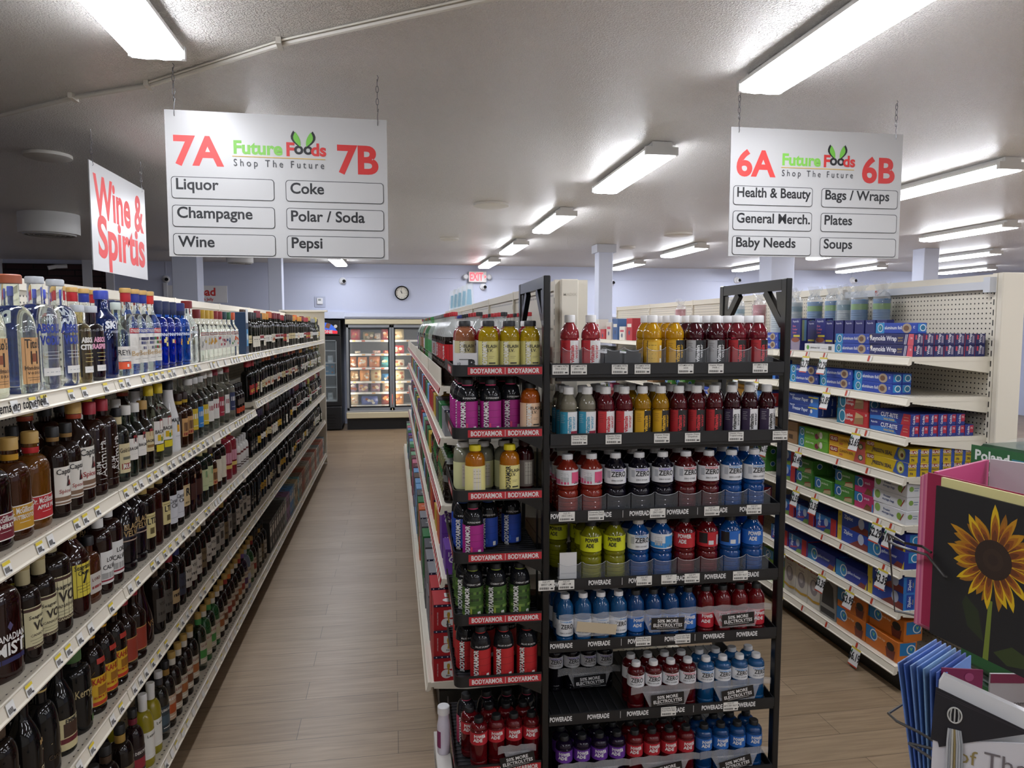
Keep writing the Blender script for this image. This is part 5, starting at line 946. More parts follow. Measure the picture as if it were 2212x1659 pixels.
for c in range(4):
    n = (30, 22, 22, 22)[c]
    for r in range(n):
        if c and r > 14 and random.random() < .4: continue
        k = lead[r] if c == 0 else random.choice(('coke', 'coke', 'blkc') if r < 7 else ('diet', 'coke', 'grn', 'clr', 'blu', 'blkc'))
        pl = ('fronting the top soda shelf' if c == 0 else f'in column {"one two three four five".split()[c]}, top soda shelf')
        put(k, .286+.1185*c, 3.39+.1185*r, 1.5754, rad(-90+random.uniform(-20, 20)), pl, 'two liter sodas on the top shelf')
def carton(key, name, desc, w, d, h, base, front=(), right=(), top=(), cat='box', c=.002):
    """front looks to local -y, right end to local +x"""
    b = MB(); b.cbox(-w/2, w/2, 0, d, 0, h, base, c)
    b.flat(lambda u, v, l: (-w/2+u*w, -l, v*h), [scale(i, w, h) for i in front], .0004)
    b.flat(lambda u, v, l: (w/2+l, u*d, v*h), [scale(i, d, h) for i in right], .0004)
    b.flat(lambda u, v, l: (-w/2+u*w, v*d, h+l), [scale(i, w, d) for i in top], .0004)
    KINDS[key] = Kind(name, desc, cat, [(name, b.mesh(name, False))], w/2, h); KINDS[key].d = d; return KINDS[key]
def scale(it, w, h):
    """decor given in shares of the face; text size and radii in metres"""
    if it[0] == 'o': return ('p', it[1], [(it[2]+it[4]/w*math.cos(a*PI/9), it[3]+(it[5] if len(it) > 5 else it[4])/h*math.sin(a*PI/9)) for a in range(18)])
    if it[0] == 't':
        tx, size, x, z = it[2:6]; rot = it[6] if len(it) > 6 else 0; bold = it[7] if len(it) > 7 else .02; mw = it[8]*(w if not rot else h) if len(it) > 8 else 0
        return ('T', it[1], tx, size, x, z, rot, bold, mw, w, h)
    return it
_flat = MB.flat
def flat2(s, fn, items, lift=.0006):
    for i, it in enumerate(items):
        if it[0] != 'T': _flat(s, fn, [it], lift*(1+.35*i)); continue
        _, k, tx, size, x, z, rot, bold, mw, w, h = it
        v, f, tw, th = glyphs(tx, bold, 1 if size < .02 else 2); kx = size
        if mw and tw*size > mw: kx = mw/tw
        c, sn = round(math.cos(rot)), round(math.sin(rot))
        s.add([fn(x+(c*p[0]*kx-sn*p[1]*size)/w, z+(sn*p[0]*kx+c*p[1]*size)/h, lift*(1.5+.35*i)) for p in v], f, k)
    return s
MB.flat = flat2
LFT, RGT = rad(-90), rad(90)        # boxes facing -x / +x
# world cup cola packs and other can packs stacked on the deck
def cup(x, z, s=.1):
    T = [('o', 'd6d6d6', x+.08, z+.16, .026, .02), ('o', 'd6d6d6', x-.06, z-.18, .026, .022), ('r', 'd6d6d6', x-.16, x+.18, z-.3, z-.06), ('r', 'd6d6d6', x-.16, x+.18, z+.02, z+.3)]
    return T+[('p', 'b08a2c', [(x-.03, z-.2), (x+.05, z-.2), (x+.03, z-.05), (x+.07, z+.12), (x+.05, z+.22), (x-.03, z+.22), (x-.05, z+.12), (x-.01, z-.05)]), ('t', '17181a', 'FIFA', .012, x+.01, z-.26, 0, .02)]
def pack(key, desc, base, top, txt=None, wc=False, tc='d8d8d8'):
    fr = cup(.52, .46)+[('t', 'd8c8c8', 'OFFICIAL PARTNER', .0075, .14, .45, PI/2, .01), ('r', '14183a', 0, 1, .9, .995)]+[('o', 'd6d6d6', .1+.2*i, .948, .003) for i in range(5)] if wc else ([('t', tc, txt, .04, .5, .55, 0, .03, .8)] if txt else [])+[('t', tc, '12', .03, .2, .8)]
    L_ = [('t', tc, txt or '12', .05, .5, .5, 0, .02, .8)]
    return carton(key, 'can_pack', desc, .132, .19, .125, base, fr, L_, cup(.6, .45) if wc else [('t', tc, txt or 'SODA', .03, .5, .5, 0, .02, .7)], 'can pack')
for k, d, c, t, wc in (('pk_r', 'red cola can pack with trophy print', 'a5141f', 'Coke', 1), ('pk_s', 'grey diet cola can pack with trophy print', '77787e', 'Diet', 1), ('pk_g', 'green soda can pack', '1a6a34', 'ALE', 0), ('pk_k', 'black and grey zero sugar can pack', '4a4b50', 'ZERO', 0), ('pk_o', 'orange soda can pack', 'c0541a', 'Orange', 0), ('pk_p', 'purple grape soda can pack', '5a2a8a', 'Grape', 0), ('pk_b', 'blue seltzer can pack', '6a9ac8', '12', 0), ('pk_m', 'maroon soda can pack', '5a1426', 'Pepper', 0), ('pk_w', 'pale green seltzer can pack', '7ab08a', 'Lime', 0), ('pk_t', 'brown root beer can pack', '5a4030', '12', 0), ('pk_y', 'yellow tea can pack', 'b89a2c', 'Tea', 0), ('pk_i', 'pink seltzer can pack', 'c8708a', 'Rose', 0)): pack(k, d, c, c, t, wc)
stk = ['pk_r', 'pk_r', 'pk_s', 'pk_s', 'pk_k', 'pk_g', 'pk_k', 'pk_s', 'pk_o', 'pk_g', 'pk_k', 'pk_b', 'pk_b', 'pk_t', 'pk_b', 'pk_m', 'pk_i', 'pk_m', 'pk_w', 'pk_m', 'pk_g', 'pk_w', 'pk_b', 'pk_m', 'pk_p', 'pk_g', 'pk_b', 'pk_i', 'pk_w', 'pk_k']
for i, k in enumerate(stk):
    y = 3.31+.225*i
    for q in range(3):
        put(k, .238+random.uniform(-.003, .003), y, .1654+q*.1256, 0, 'stacked on the soda deck', 'can packs stacked on the soda deck')
    if i < 12: put(('pk_g', 'pk_s', 'pk_r', 'pk_g')[i % 4], .52, y+.02, .1654, 0, 'behind others on soda deck', 'rear can packs')
for z, ks, nm in ((MZ[3], ['pk_p', 'pk_p', 'pk_o', 'pk_y', 'pk_r', 'pk_o', 'pk_k', 'pk_g', 'pk_m', 'pk_b', 'pk_g', 'pk_t', 'pk_m', 'pk_w', 'pk_i', 'pk_b', 'pk_g', 'pk_m', 'pk_y', 'pk_w', 'pk_b', 'pk_r', 'pk_k', 'pk_g', 'pk_p', 'pk_b'], 'fourth'), (MZ[1], ['pk_s', 'pk_g', 'pk_k', 'pk_y', 'pk_r', 'pk_r', 'pk_b', 'pk_g', 'pk_m', 'pk_r', 'pk_b', 'pk_m', 'pk_k', 'pk_s', 'pk_b', 'pk_r', 'pk_g', 'pk_w', 'pk_m', 'pk_b', 'pk_k', 'pk_g', 'pk_y', 'pk_r', 'pk_m', 'pk_s'], 'second')):
    for i, k in enumerate(ks):
        if nm == 'second' and i < 2: pass
        put(k, .3, 3.36+.25*i, z+.0004, 0, f'on the {nm} soda shelf', f'can packs on the {nm} soda shelf')
        if nm == 'fourth' and i % 3: put(k, .3, 3.36+.25*i, z+.126, 0, f'topping a pair, {nm} soda shelf', f'can packs on the {nm} soda shelf')
def sm_soda(key, desc, liq, cap, lab): B(key, 'soda_bottle', desc, .232, .033, .58, .88, .0125, 'cfd4d2F', cap, [('p', lab, -180, 180, .44, .58)], st='o', caph=.07, capr=1.2, n=16, fill=(.8, liq), ribs=((.2, .06, .003), (.4, .02, .003)), foot=.85)
sm_soda('s_c', 'half liter cola bottle with red cap', '120705g', 'b01822', 'a5141f'); sm_soda('s_g', 'half liter ginger ale bottle with green cap', '8a8a5aL', '1f6a34', '2f6a3a'); sm_soda('s_k', 'half liter dark soda bottle with green cap', '17100cg', '1f6a34', '6a6a68'); sm_soda('s_v', 'half liter green soda bottle', '1f6a34L', '1f7a34', '2f7a3a')
sq = ['s_k', 's_k', 's_g', 's_g', 's_g', 's_g', 's_g', 's_c', 's_k', 's_v', 's_v', 's_v', 's_g', 's_c', 's_c', 's_k']
for i, k in enumerate(sq):
    for c in range(3): put(k, .262+.07*c, 3.38+.074*i, MZ[2]+.0004, rad(-90), 'on the third soda shelf' if c == 0 else f'in column {("two", "three")[c-1]} - third soda shelf', 'half liter sodas on the third shelf')
for i in range(20):
    k = ('pk_y', 'pk_g', 'pk_m', 'pk_w', 'pk_b', 'pk_r', 'pk_m', 'pk_k', 'pk_t', 'pk_p')[i % 10]; put(k, .3, 4.75+.25*i, MZ[2]+.0004, 0, 'on the third soda shelf', 'can packs on the third soda shelf')
# bottle in its shipping box on the floor by the rack foot
b = MB(); b.cbox(-.03, .03, 0, .34, 0, .1, 'c9c6c0', .002); b.flat(lambda u, w, l: (-.03-l, u, w), [('t', '3a3a40', 'LAUNDRY', -.04, .17, .05, PI, .02, .28)]); o = link('shipping_box', b.mesh('shipping_box', False), None, (.182, 2.66, .0005)); tag(o, 'low white cardboard shipping box on the floor', 'beside the side rack foot', 'box')
B('det', 'detergent_bottle', 'white capped purple detergent bottle', .2, .027, .55, .78, .022, 'c9c4d2s', 'd8d8da', [('p', '7a2a5a', -60, 60, .15, .5)], st='s', caph=.16)
put('det', .185, 2.84, .1009, rad(-90), 'standing on the white shipping box', None); 
# face masks pack and blue hooks on the far top of the middle run
for i in range(5):
    b = MB(); s_ = random.uniform(-.01, .01)
    b.add([(-.05, 0, 0), (.05, 0, 0), (.05, .06, 0), (-.05, .06, 0), (-.035, .02, .26), (.04, .02, .27+s_), (.03, .045, .27), (-.03, .045, .25)], [(0, 1, 5, 4), (1, 2, 6, 5), (2, 3, 7, 6), (3, 0, 4, 7), (4, 5, 6, 7)], 'dfe8eaF')
    b.add([(-.03, .02, .03), (.03, .02, .03), (.02, .035, .2), (-.02, .035, .2), (-.03, .03, .03), (.03, .03, .03), (.02, .038, .2), (-.02, .038, .2)], [(0, 1, 2, 3), (5, 4, 7, 6)], '5aa0c0')
    o = link('bagged_item', b.mesh('bagged_item', False), None, (.80+.012*i, 9.7-.42*i, 2.069)); tag(o, 'clear bag with a blue item inside', 'on top of the far middle shelving', 'bag', 'blue bags on the middle shelving')

# ================================================================ RIGHT SHELVING: wraps, foil and bags
RS = [3.13, 4.33, 5.55, 6.77, 7.99, 9.21]
RZ2 = [1.703, 1.503, 1.305, 1.107, .861, .635, .425]
WG, WSH = gondola('wrap_shelving', 'cream shelving run of foil, wraps and bags', 'along the right aisle', 2.95, 2.49, RS[0], RS[-1], 2.11, [(z, 0, 20) for z in RZ2], .138, 2.485, -1, 'peg', RS)
b = MB(); b.cbox(2.93, 3.06, RS[0]-.05, RS[0]-.016, .02, 2.115, CREAM, .004); link('end_post', b.mesh('end_post', False), WG)
b = MB(); b.box(2.97, 3.05, RS[0], RS[-1], .02, 2.1, CREAM); link('core_panel', b.mesh('core_panel', False), WG)
b = MB(); b.box(2.915, 2.93, RS[0]+.0, RS[1], 2.035, 2.075, 'cfd2d8'); b.box(2.895, 2.945, RS[0]-.01, RS[0]+.03, 2.02, 2.095, 'cfd2d8'); b.box(2.9, 2.945, RS[1]-.03, RS[1]+.02, 2.02, 2.09, CREAM); b.quad([(2.9145, 4.0, 2.04), (2.9145, 3.93, 2.04), (2.9145, 3.93, 2.07), (2.9145, 4.0, 2.07)], 'd6d4d0'); b.quad([(2.914, 4.0, 2.04), (2.914, 3.97, 2.04), (2.914, 3.97, 2.07), (2.914, 4.0, 2.07)], 'b03a20'); link('light_rail', b.mesh('light_rail', False), WG)
# shelf tags: short orange/white ones and hanging price cards
def hangtag(price):
    b = MB(); b.quad([(-.0175, -.016, -.034), (-.0175, .016, -.034), (-.009, .016, -.004), (-.009, -.016, -.004)][::-1], 'd9d6d0'); b.quad([(-.0182, 0, -.034), (-.0182, .016, -.034), (-.0097, .016, -.004), (-.0097, 0, -.004)][::-1], 'b0381e')
    if price:
        w = .038; f = lambda u, v: (-.0185-.024*v, -u*w, -.03-.098*v)
        b.quad([f(-1, 0), f(-1, 1), f(1, 1), f(1, 0)], 'dadada'); b.quad([tuple(Vector(p)+Vector((-.0006, 0, 0))) for p in (f(-1, .93), f(-1, 1), f(1, 1), f(1, .93))], 'b0381e'); b.quad([tuple(Vector(p)+Vector((-.0006, 0, 0))) for p in (f(-1, 0), f(-1, .1), f(1, .1), f(1, 0))], 'cdb93c')
        v, fc, tw, th = glyphs(price, .03, 2); b.add([tuple(Vector(f(p[0]*.04/.038, .5-p[1]*.058/.098))+Vector((-.001, 0, 0))) for p in v], fc, INK)
        b.quad([tuple(Vector(p)+Vector((-.0008, 0, 0))) for p in (f(-.85, .16), f(-.85, .3), f(-.6, .3), f(-.6, .16))], '2a7a5a')
    return b.mesh('price_tag', False)
TG = {}
for li, tags in enumerate(([(4.18, 0), (4.0, '$3.79'), (3.82, '$2.29'), (3.42, 0), (4.9, '$3.49'), (5.6, '$2.99')], [(3.78, '$3.89'), (3.6, 0), (4.6, '$3.5'), (4.9, '$3.5'), (5.3, 0)], [(4.2, 0), (3.5, '$3.69'), (3.42, 0), (4.8, '$2.19'), (5.2, 0)], [(4.05, '$3.49'), (3.66, 0), (3.4, 0), (4.45, '$2.18'), (5.0, 0)], [(4.06, '$2.59'), (3.86, '$3.39'), (3.3, '$2.29'), (3.2, '$1.29')], [(4.2, 0), (3.78, 0), (3.6, 0), (3.24, '$3.39')], [(4.2, '$3.99'), (3.76, '$3.39'), (3.5, '$3.99'), (3.32, 0)], [(4.2, '$5.99'), (3.95, 0), (3.7, 0), (3.42, '$6.19')])):
    z = (RZ2+[.138])[li]
    for y, p in tags:
        if p not in TG: TG[p] = hangtag(p)
        sec = max(i for i in range(5) if RS[i] <= y); link('price_tag', TG[p], WSH[li, sec], (2.49 if li < 7 else 2.485, y, z))
# box kinds (front looks to the aisle, right end to the store front)
CK = [('o', 'd8dcde', .12, .5, .021), ('o', '1a6a90', .12, .5, .017), ('t', '8ac86a', 'V', .022, .12, .5)]
def foil(k, d, base, txt, a='1f84bc', ln=.305, hh=.054, dd=.054, tc='d8dce6', extra=(), pic=True): carton(k, 'wrap_box', d, ln, dd, hh, base, [('r', a, 0, .22, 0, 1)]+CK+[('t', tc, txt, .024, .44, .55, 0, .02, .42)]+([('o', 'a0907c', .77, .5, .034, .024), ('o', '6a4a34', .76, .5, .02, .014), ('t', 'c9d0e0', '75', .016, .94, .6, PI/2)] if pic else [])+list(extra), [('r', a, .1, .9, .2, .9), ('o', 'd8dcde', .6, .55, .017), ('o', '1a6a90', .6, .55, .013)])
foil('foil', 'blue aluminum foil box with check emblem', '1d3f9e', 'aluminum foil')
carton('wfoil', 'wrap_box', 'white aluminum foil box lying flat', .31, .054, .045, 'd2d2d4', [('o', '5a9a3a', .12, .5, .014), ('t', '4a4a4e', 'aluminum foil', .018, .36, .5, 0, .01, .4), ('r', '5a5a5c', .8, .9, .25, .75), ('r', '9a9a9c', .58, .76, .4, .45)])
carton('rwrap', 'wrap_box', 'navy foil wrap box with slanted white letters', .33, .056, .056, '161c56', [('t', 'd8d8de', 'Reynolds Wrap', .034, .34, .5, 0, .03, .6), ('o', 'c9b98c', .05, .7, .01), ('t', 'b09a50', 'HEAVY', .012, .72, .62), ('t', 'b09a50', 'DUTY', .012, .72, .36), ('p', 'c9c9d4', [(.8, .05), (.815, .05), (.845, .95), (.83, .95)]), ('p', 'c9c9d4', [(.83, .05), (.845, .05), (.875, .95), (.86, .95)]), ('p', 'c2505e', [(.87, .0), (1, 0), (1, 1), (.9, 1)]), ('t', 'd8c8cc', '50', .014, .955, .62)], [('t', 'd0d0da', 'Wrap', .02, .5, .6, PI/2, .03, .8), ('r', 'b03a50', .12, .3, .5, .9), ('r', '8a8094', .66, .86, .2, .85)])
carton('paper', 'wrap_box', 'navy freezer paper box', .35, .06, .062, '16357e', [('t', 'd0d8e6', 'Freezer Paper', .03, .45, .5, 0, .02, .62), ('t', 'd0d8e6', 'Reynolds', .014, .2, .84, 0, .02), ('p', '2a6ab8', [(.72, 0), (1, 0), (1, 1), (.86, 1)]), ('r', 'c9b83a', .7, .98, .78, .9), ('o', 'd0d4da', .8, .5, .012)], [('t', 'c9d0de', 'Freezer', .014, .5, .5, PI/2, .02)])
carton('gals', 'bag_box', 'red gallon storage bag box with blue end', .27, .075, .085, 'a82428', [('r', '2a7a9a', 0, .26, 0, 1), ('o', 'd8dcde', .18, .5, .03, .036), ('o', '2a7a9a', .18, .5, .024, .03), ('t', 'd8d0cc', 'gallon', .024, .42, .62), ('t', 'd8d0cc', 'storage', .022, .42, .36), ('p', '8a6a48', [(.56, .1), (.86, .18), (.86, .7), (.62, .9)]), ('p', 'b09468', [(.6, .5), (.86, .62), (.84, .72), (.62, .9)]), ('t', 'd8d0cc', '25', .016, .94, .8)], [('r', '2a6a8a', .1, .95, .05, .95), ('o', 'c9d0d4', .5, .5, .022), ('o', '2a6a8a', .5, .5, .017)])
carton('cutr', 'wrap_box', 'navy and red wax paper box', .305, .05, .056, '1d2f7c', [('p', 'a5202e', [(.78, 0), (1, 0), (1, 1), (.84, 1)]), ('p', '2a6ab0', [(.02, .05), (.7, .05), (.62, .4), (.3, .5), (.02, .35)]), ('t', 'd8d8de', 'CUT-RITE', .03, .5, .66, 0, .03, .42), ('t', 'c9b050', 'WAX PAPER', .015, .5, .24, 0, .02), ('t', 'd0d4e0', 'Reynolds', .014, .12, .78), ('r', 'c9a080', .85, .96, .66, .7), ('r', 'c9a080', .85, .96, .4, .44)], [('r', 'a8203a', .55, .95, .3, .95), ('t', 'd4d0d8', 'Cut-Rite', .016, .38, .5, PI/2, .03, .8), ('t', 'd8d0d4', '75', .014, .74, .7)])
carton('plas', 'wrap_box', 'lime green plastic wrap box with grapes picture', .31, .055, .06, '5f9a2c', [('r', '22719a', 0, .2, 0, 1)]+CK+[('t', 'd4dcc8', 'plastic wrap', .018, .4, .6, 0, .02, .34), ('o', '6a1a30', .64, .4, .022, .017), ('o', '8a8a50', .72, .66, .018, .015), ('o', 'd0ccc0', .78, .6, .016, .02)])
carton('clng', 'wrap_box', 'yellow cling wrap box with red label', .33, .055, .06, 'c9981c', [('r', '8a1c20', .03, .26, .4, .9), ('t', 'd8d0c0', 'GLAD', .024, .145, .65, 0, .04), ('t', '6a3a14', 'CLING\'N SEAL', .02, .5, .66, 0, .02, .4), ('r', 'a8602c', .3, .4, .2, .4), ('p', 'b8504a', [(.7, 0), (1, 0), (1, 1), (.76, 1)]), ('o', '2a5a3a', .88, .5, .02, .016), ('o', 'c9c4b0', .88, .5, .013, .01)], [('r', '9a7a20', .1, .9, .1, .9)])
carton('pres', 'wrap_box', 'yellow press and seal wrap box with avocado picture', .33, .062, .068, 'c2a414', [('r', '8a1c20', .02, .2, .62, .95), ('t', 'd8d0c0', 'GLAD', .022, .11, .79, 0, .04), ('t', '2a2440', "PRESS'N SEAL", .026, .4, .42, 0, .03, .46), ('p', '2f4f9a', [(.66, .1), (.76, 0), (1, 0), (1, 1), (.74, 1)]), ('o', '9aa03c', .83, .55, .028, .03), ('o', 'c9c48a', .83, .5, .02, .022), ('o', '6a3a20', .84, .46, .011, .011), ('t', '2a2440', '70', .014, .16, .2)], [('p', '2a4a9a', [(.72, 0), (1, 0), (1, 1), (.72, 1)]), ('r', '8a1c20', .06, .62, .66, .92), ('t', 'd8d0c0', 'GLAD', .018, .34, .79, 0, .04), ('t', '2a2440', "PRESS'N", .011, .36, .52, 0, .02), ('t', '2a2440', '70', .018, .28, .22, 0, .03)])
carton('brn', 'carton', 'plain brown cardboard carton', .16, .16, .14, '8a6a48', [('t', '4a3420', 'STORAGE BAGS', .012, .5, .6, 0, .01), ('r', '4a3420', .4, .7, .2, .4)])
carton('sand', 'bag_box', 'green sandwich bag box with check emblem', .17, .1, .085, '3f7a2c', [('r', '1f5a90', 0, .34, .3, 1), ('o', 'd8dcde', .24, .62, .024), ('o', '1f5a90', .24, .62, .019), ('t', 'c9d4b8', 'sandwich', .018, .6, .74, 0, .02, .5), ('p', 'a89470', [(.5, .05), (.95, .1), (.95, .4), (.6, .3)]), ('p', '8a2a20', [(.55, .25), (.9, .42), (.9, .48), (.55, .32)])], [('o', 'c9d4d8', .5, .6, .018), ('o', '1f5a90', .5, .6, .014)])
carton('zip', 'bag_box', 'blue zipper bag box with red end', .2, .1, .1, '1f3f9a', [('p', '2f7ac0', [(.0, .55), (.5, .75), (1, .6), (1, 1), (0, 1)]), ('t', 'd8dce6', 'Ziploc', .03, .2, .62, PI/2, .03), ('r', 'a82428', .74, 1, 0, 1), ('p', '6a8a3a', [(.4, 0), (.72, 0), (.72, .3), (.5, .24)]), ('o', 'a8b4cc', .52, .62, .02, .024), ('p', '9a3a60', [(.1, .1), (.5, .3), (.5, .4), (.1, .2)])], [('r', 'a82428', .05, .95, .05, .95), ('t', 'd8d0d0', 'Ziploc', .016, .5, .5, PI/2, .02)])
carton('zipl', 'bag_box', 'long blue zipper freezer bag box with yellow stripe', .27, .085, .085, '20429e', [('r', 'c9b32c', 0, .14, 0, 1), ('t', '2a2a50', '19', .02, .07, .7), ('t', 'd8dce6', 'Ziploc', .03, .36, .66, 0, .03, .3), ('p', '7a3028', [(.4, 0), (1, 0), (1, .4), (.7, .5)]), ('o', 'b0b8cc', .78, .62, .026, .03)], [('r', '2a72b4', .0, 1, 0, 1), ('r', '1f3f9a', .2, .7, .06, .94), ('t', 'd8dce6', 'Ziploc', .022, .42, .5, PI/2, .03), ('t', 'c9b32c', 'freezer', .009, .62, .5, PI/2)])
carton('galf', 'bag_box', 'long blue gallon freezer bag box with check emblem', .28, .09, .09, '1c2f8c', [('r', '2279b0', 0, .3, 0, 1), ('o', 'd8dcde', .26, .5, .032, .034), ('o', '2279b0', .26, .5, .025, .027), ('t', '9ac86a', 'v', .04, .26, .52), ('t', 'd0d8e6', 'gallon freezer', .022, .6, .52, 0, .02, .42), ('p', '7a3028', [(.72, 0), (.96, 0), (.96, .3), (.82, .34)]), ('p', 'c9b32c', [(.94, 0), (1, 0), (1, .5)])], [('r', '2279b0', .25, .95, .35, .95), ('o', 'd8dcde', .66, .62, .022), ('o', '2279b0', .66, .62, .017), ('t', 'd0d8e6', '14', .014, .85, .12)])
carton('snk', 'bag_box', 'magenta snack bag box', .16, .1, .085, 'a8285c', [('r', '1f6a9a', 0, .4, .4, 1), ('o', 'd8dcde', .3, .66, .024), ('o', '1f6a9a', .3, .66, .019), ('t', 'dcc8d0', 'snack', .02, .66, .74), ('p', '6a4424', [(.5, 0), (.9, 0), (.88, .3), (.66, .42)]), ('r', '2279b0', .93, 1, 0, .5)])
carton('snd', 'bag_box', 'magenta and black snack bag box', .16, .1, .085, '9a2458', [('r', '17162a', 0, .36, .45, 1), ('p', 'a08a68', [(.02, .05), (.36, .1), (.36, .4), (.05, .42)]), ('t', 'dcc8d0', 'SNACK', .022, .64, .5, 0, .03), ('r', 'c9a82c', .72, .98, .78, .95)])
carton('wht', 'bag_box', 'white freezer storage bag box with green emblem', .25, .075, .07, 'cfcfd1', [('o', '7a9a4a', .13, .6, .022), ('t', '3a4a7a', 'freezer', .018, .42, .66, 0, .02), ('t', '3a4a7a', 'storage bags', .018, .46, .38, 0, .02), ('o', '7a9a3a', .8, .5, .018), ('p', '8a3a2a', [(.84, .2), (.94, .75), (.92, .8), (.82, .25)])], [('o', '7a9a4a', .3, .6, .013), ('r', '6a7a9a', .5, .85, .62, .67), ('r', '6a7a9a', .5, .8, .45, .5)])
carton('uprt', 'liner_box', 'upright navy cooking bag box', .085, .045, .185, '1b1f66', [('t', 'c9cce0', 'Reynolds', .014, .5, .9, 0, .02, .85), ('r', 'c9b83a', .1, .9, .3, .36), ('p', '5a4038', [(.1, 0), (.9, 0), (.9, .2), (.5, .28), (.1, .2)])], [('t', 'b8bcd8', 'Reynolds Kitchens', .02, .5, .5, -PI/2, .02, .85)])
carton('slow', 'liner_box', 'upright navy liner box with bowl picture', .11, .05, .2, '1e2470', [('t', 'c9cce0', 'Reynolds', .018, .5, .9, 0, .02, .85), ('t', 'd0708a', 'Slow', .018, .35, .76), ('t', 'd0708a', 'Cooker', .018, .42, .66), ('t', 'd0708a', 'Liners', .018, .4, .56), ('r', 'c9b83a', .3, .95, .42, .48), ('p', '8a8094', [(.1, .0), (.95, 0), (1, .32), (.05, .32)]), ('o', '8a4a34', .52, .33, .045, .016)], [('r', '6a9ac0', .2, .8, .3, .95), ('r', '8a9a70', .2, .5, .3, .95)])
carton('org', 'trash_bag_box', 'orange trash bag box with check emblem', .25, .11, .11, 'c46a1c', [('r', '1f72ac', 0, .3, .35, 1), ('o', 'd8dcde', .26, .66, .03), ('o', '1f72ac', .26, .66, .024), ('t', '8ac86a', 'v', .04, .26, .68), ('p', '6a2a1c', [(.68, .05), (.9, .05), (.94, .5), (.64, .5)]), ('o', '1d1614', .79, .6, .03, .022), ('t', 'e0c8a8', 'trash bags', .016, .5, .7, 0, .02, .3)], [('r', '1f72ac', .12, .92, .35, .95), ('o', 'd8dcde', .7, .62, .026), ('o', '1f72ac', .7, .62, .02), ('t', '8ac86a', 'v', .034, .7, .64)], [('r', '1f72ac', 0, .3, .2, 1), ('o', 'c9c4b8', .6, .5, .03, .02)])
carton('gtr', 'trash_bag_box', 'tall white kitchen bag box with yellow top', .13, .13, .25, 'c6c2ba', [('p', 'c9a41c', [(0, .86), (1, .86), (1, 1), (0, 1)]), ('r', '8a1c20', .2, .8, .84, .95), ('t', 'd8d0c0', 'GLAD', .022, .5, .895, 0, .04), ('o', '8a8488', .5, .5, .04, .05), ('o', 'b4aeb0', .48, .54, .022, .03), ('t', '6a3a44', 'ForceFlex', .014, .5, .74, 0, .02), ('p', 'b8902c', [(0, .16), (.5, .12), (1, .16), (1, .22), (.5, .18), (0, .22)])], [('o', '5a5a60', .5, .45, .045, .06), ('r', 'b8902c', .2, .8, .06, .16)])
carton('btr', 'trash_bag_box', 'black and white trash bag box', .15, .13, .24, '8a8884', [('p', '2a2a2c', [(.1, .3), (.9, .3), (.8, .8), (.5, .9), (.2, .8)]), ('r', '2a2a2c', .05, .95, .05, .2)], [('r', '2a2a2c', .2, .8, .6, .72)])
carton('grnb', 'trash_bag_box', 'tall lime green bag box with check emblem', .13, .1, .2, '6a9a2c', [('r', '1f72ac', 0, 1, .7, 1), ('o', 'd8dcde', .5, .82, .028), ('o', '1f72ac', .5, .82, .022), ('t', 'd0d8b8', 'LAWN', .02, .5, .4, 0, .03)], [('r', '1f72ac', .4, 1, 0, .35), ('o', 'd8dcde', .7, .17, .018)])
def shelf(z, lst, nm):
    for it in lst:
        k, y0, hi, deep = it[:4]; K = KINDS[k]; dx = it[4] if len(it) > 4 else 0; top = it[5] if len(it) > 5 else 0
        for h in range(hi):
            nd = deep-(top if h == hi-1 else 0)
            for q in range(nd):
                put(K, 2.513+dx+q*(K.d+.0012), y0+(.008 if y0 < 3.35 else 0)+random.uniform(-.002, .002), z+.0004+h*(K.H+.0004), LFT+rad(random.uniform(-1, 1))*(q == 0), f'on {nm} wrap shelf' if q == 0 else f'behind others, {nm} wrap shelf', f'boxes on the {nm} wrap shelf', 'near end')
shelf(RZ2[0], [('rwrap', 3.305, 2, 7), ('foil', 3.625, 2, 2), ('wfoil', 3.935, 1, 1), ('foil', 4.55, 2, 2), ('foil', 4.9, 1, 2)], 'top')
put('foil', 2.54, 3.315, 1.703+.113+.0004, LFT, 'topping the navy wrap boxes', None)
for i in range(9): put('slow' if i in (8, 6) else 'uprt', 2.63, 3.545+.095*i, 1.7034, LFT, 'standing behind the foil boxes', 'upright boxes on the top wrap shelf')
put('slow', 2.515, 4.2, 1.7034, LFT, 'at front of top wrap shelf', None)
shelf(RZ2[1], [('foil', 3.44, 2, 2), ('foil', 3.765, 2, 1), ('foil', 4.09, 2, 1), ('paper', 4.6, 2, 2), ('plas', 5.0, 2, 1)], 'second')
shelf(RZ2[2], [('cutr', 3.29, 2, 7, 0, 1), ('gals', 3.6, 2, 1), ('paper', 4.1, 2, 2), ('zip', 4.6, 1, 2), ('clng', 4.9, 2, 1)], 'third')
shelf(RZ2[3], [('pres', 3.3, 2, 6), ('clng', 3.605, 2, 1, .01) if 0 else ('clng', 3.64, 2, 1), ('plas', 3.97, 2, 1), ('brn', 4.22, 1, 1), ('brn', 4.42, 1, 1), ('pres', 4.75, 2, 1)], 'fourth')
shelf(RZ2[4], [('wht', 3.262, 2, 3), ('snk', 3.475, 2, 1), ('sand', 3.65, 2, 1), ('sand', 3.85, 1, 1), ('sand', 4.05, 2, 2), ('zip', 4.25, 2, 1), ('sand', 4.6, 2, 1)], 'fifth')
put('wht', 2.513, 3.27, RZ2[4]+.0004+.0704*2, LFT, 'topping the white box stack', None)
shelf(RZ2[5], [('galf', 3.275, 2, 1), ('zipl', 3.56, 2, 1), ('zip', 3.81, 1, 2), ('zip', 4.03, 1, 2), ('zip', 4.25, 1, 1), ('zip', 4.7, 1, 1)], 'sixth')
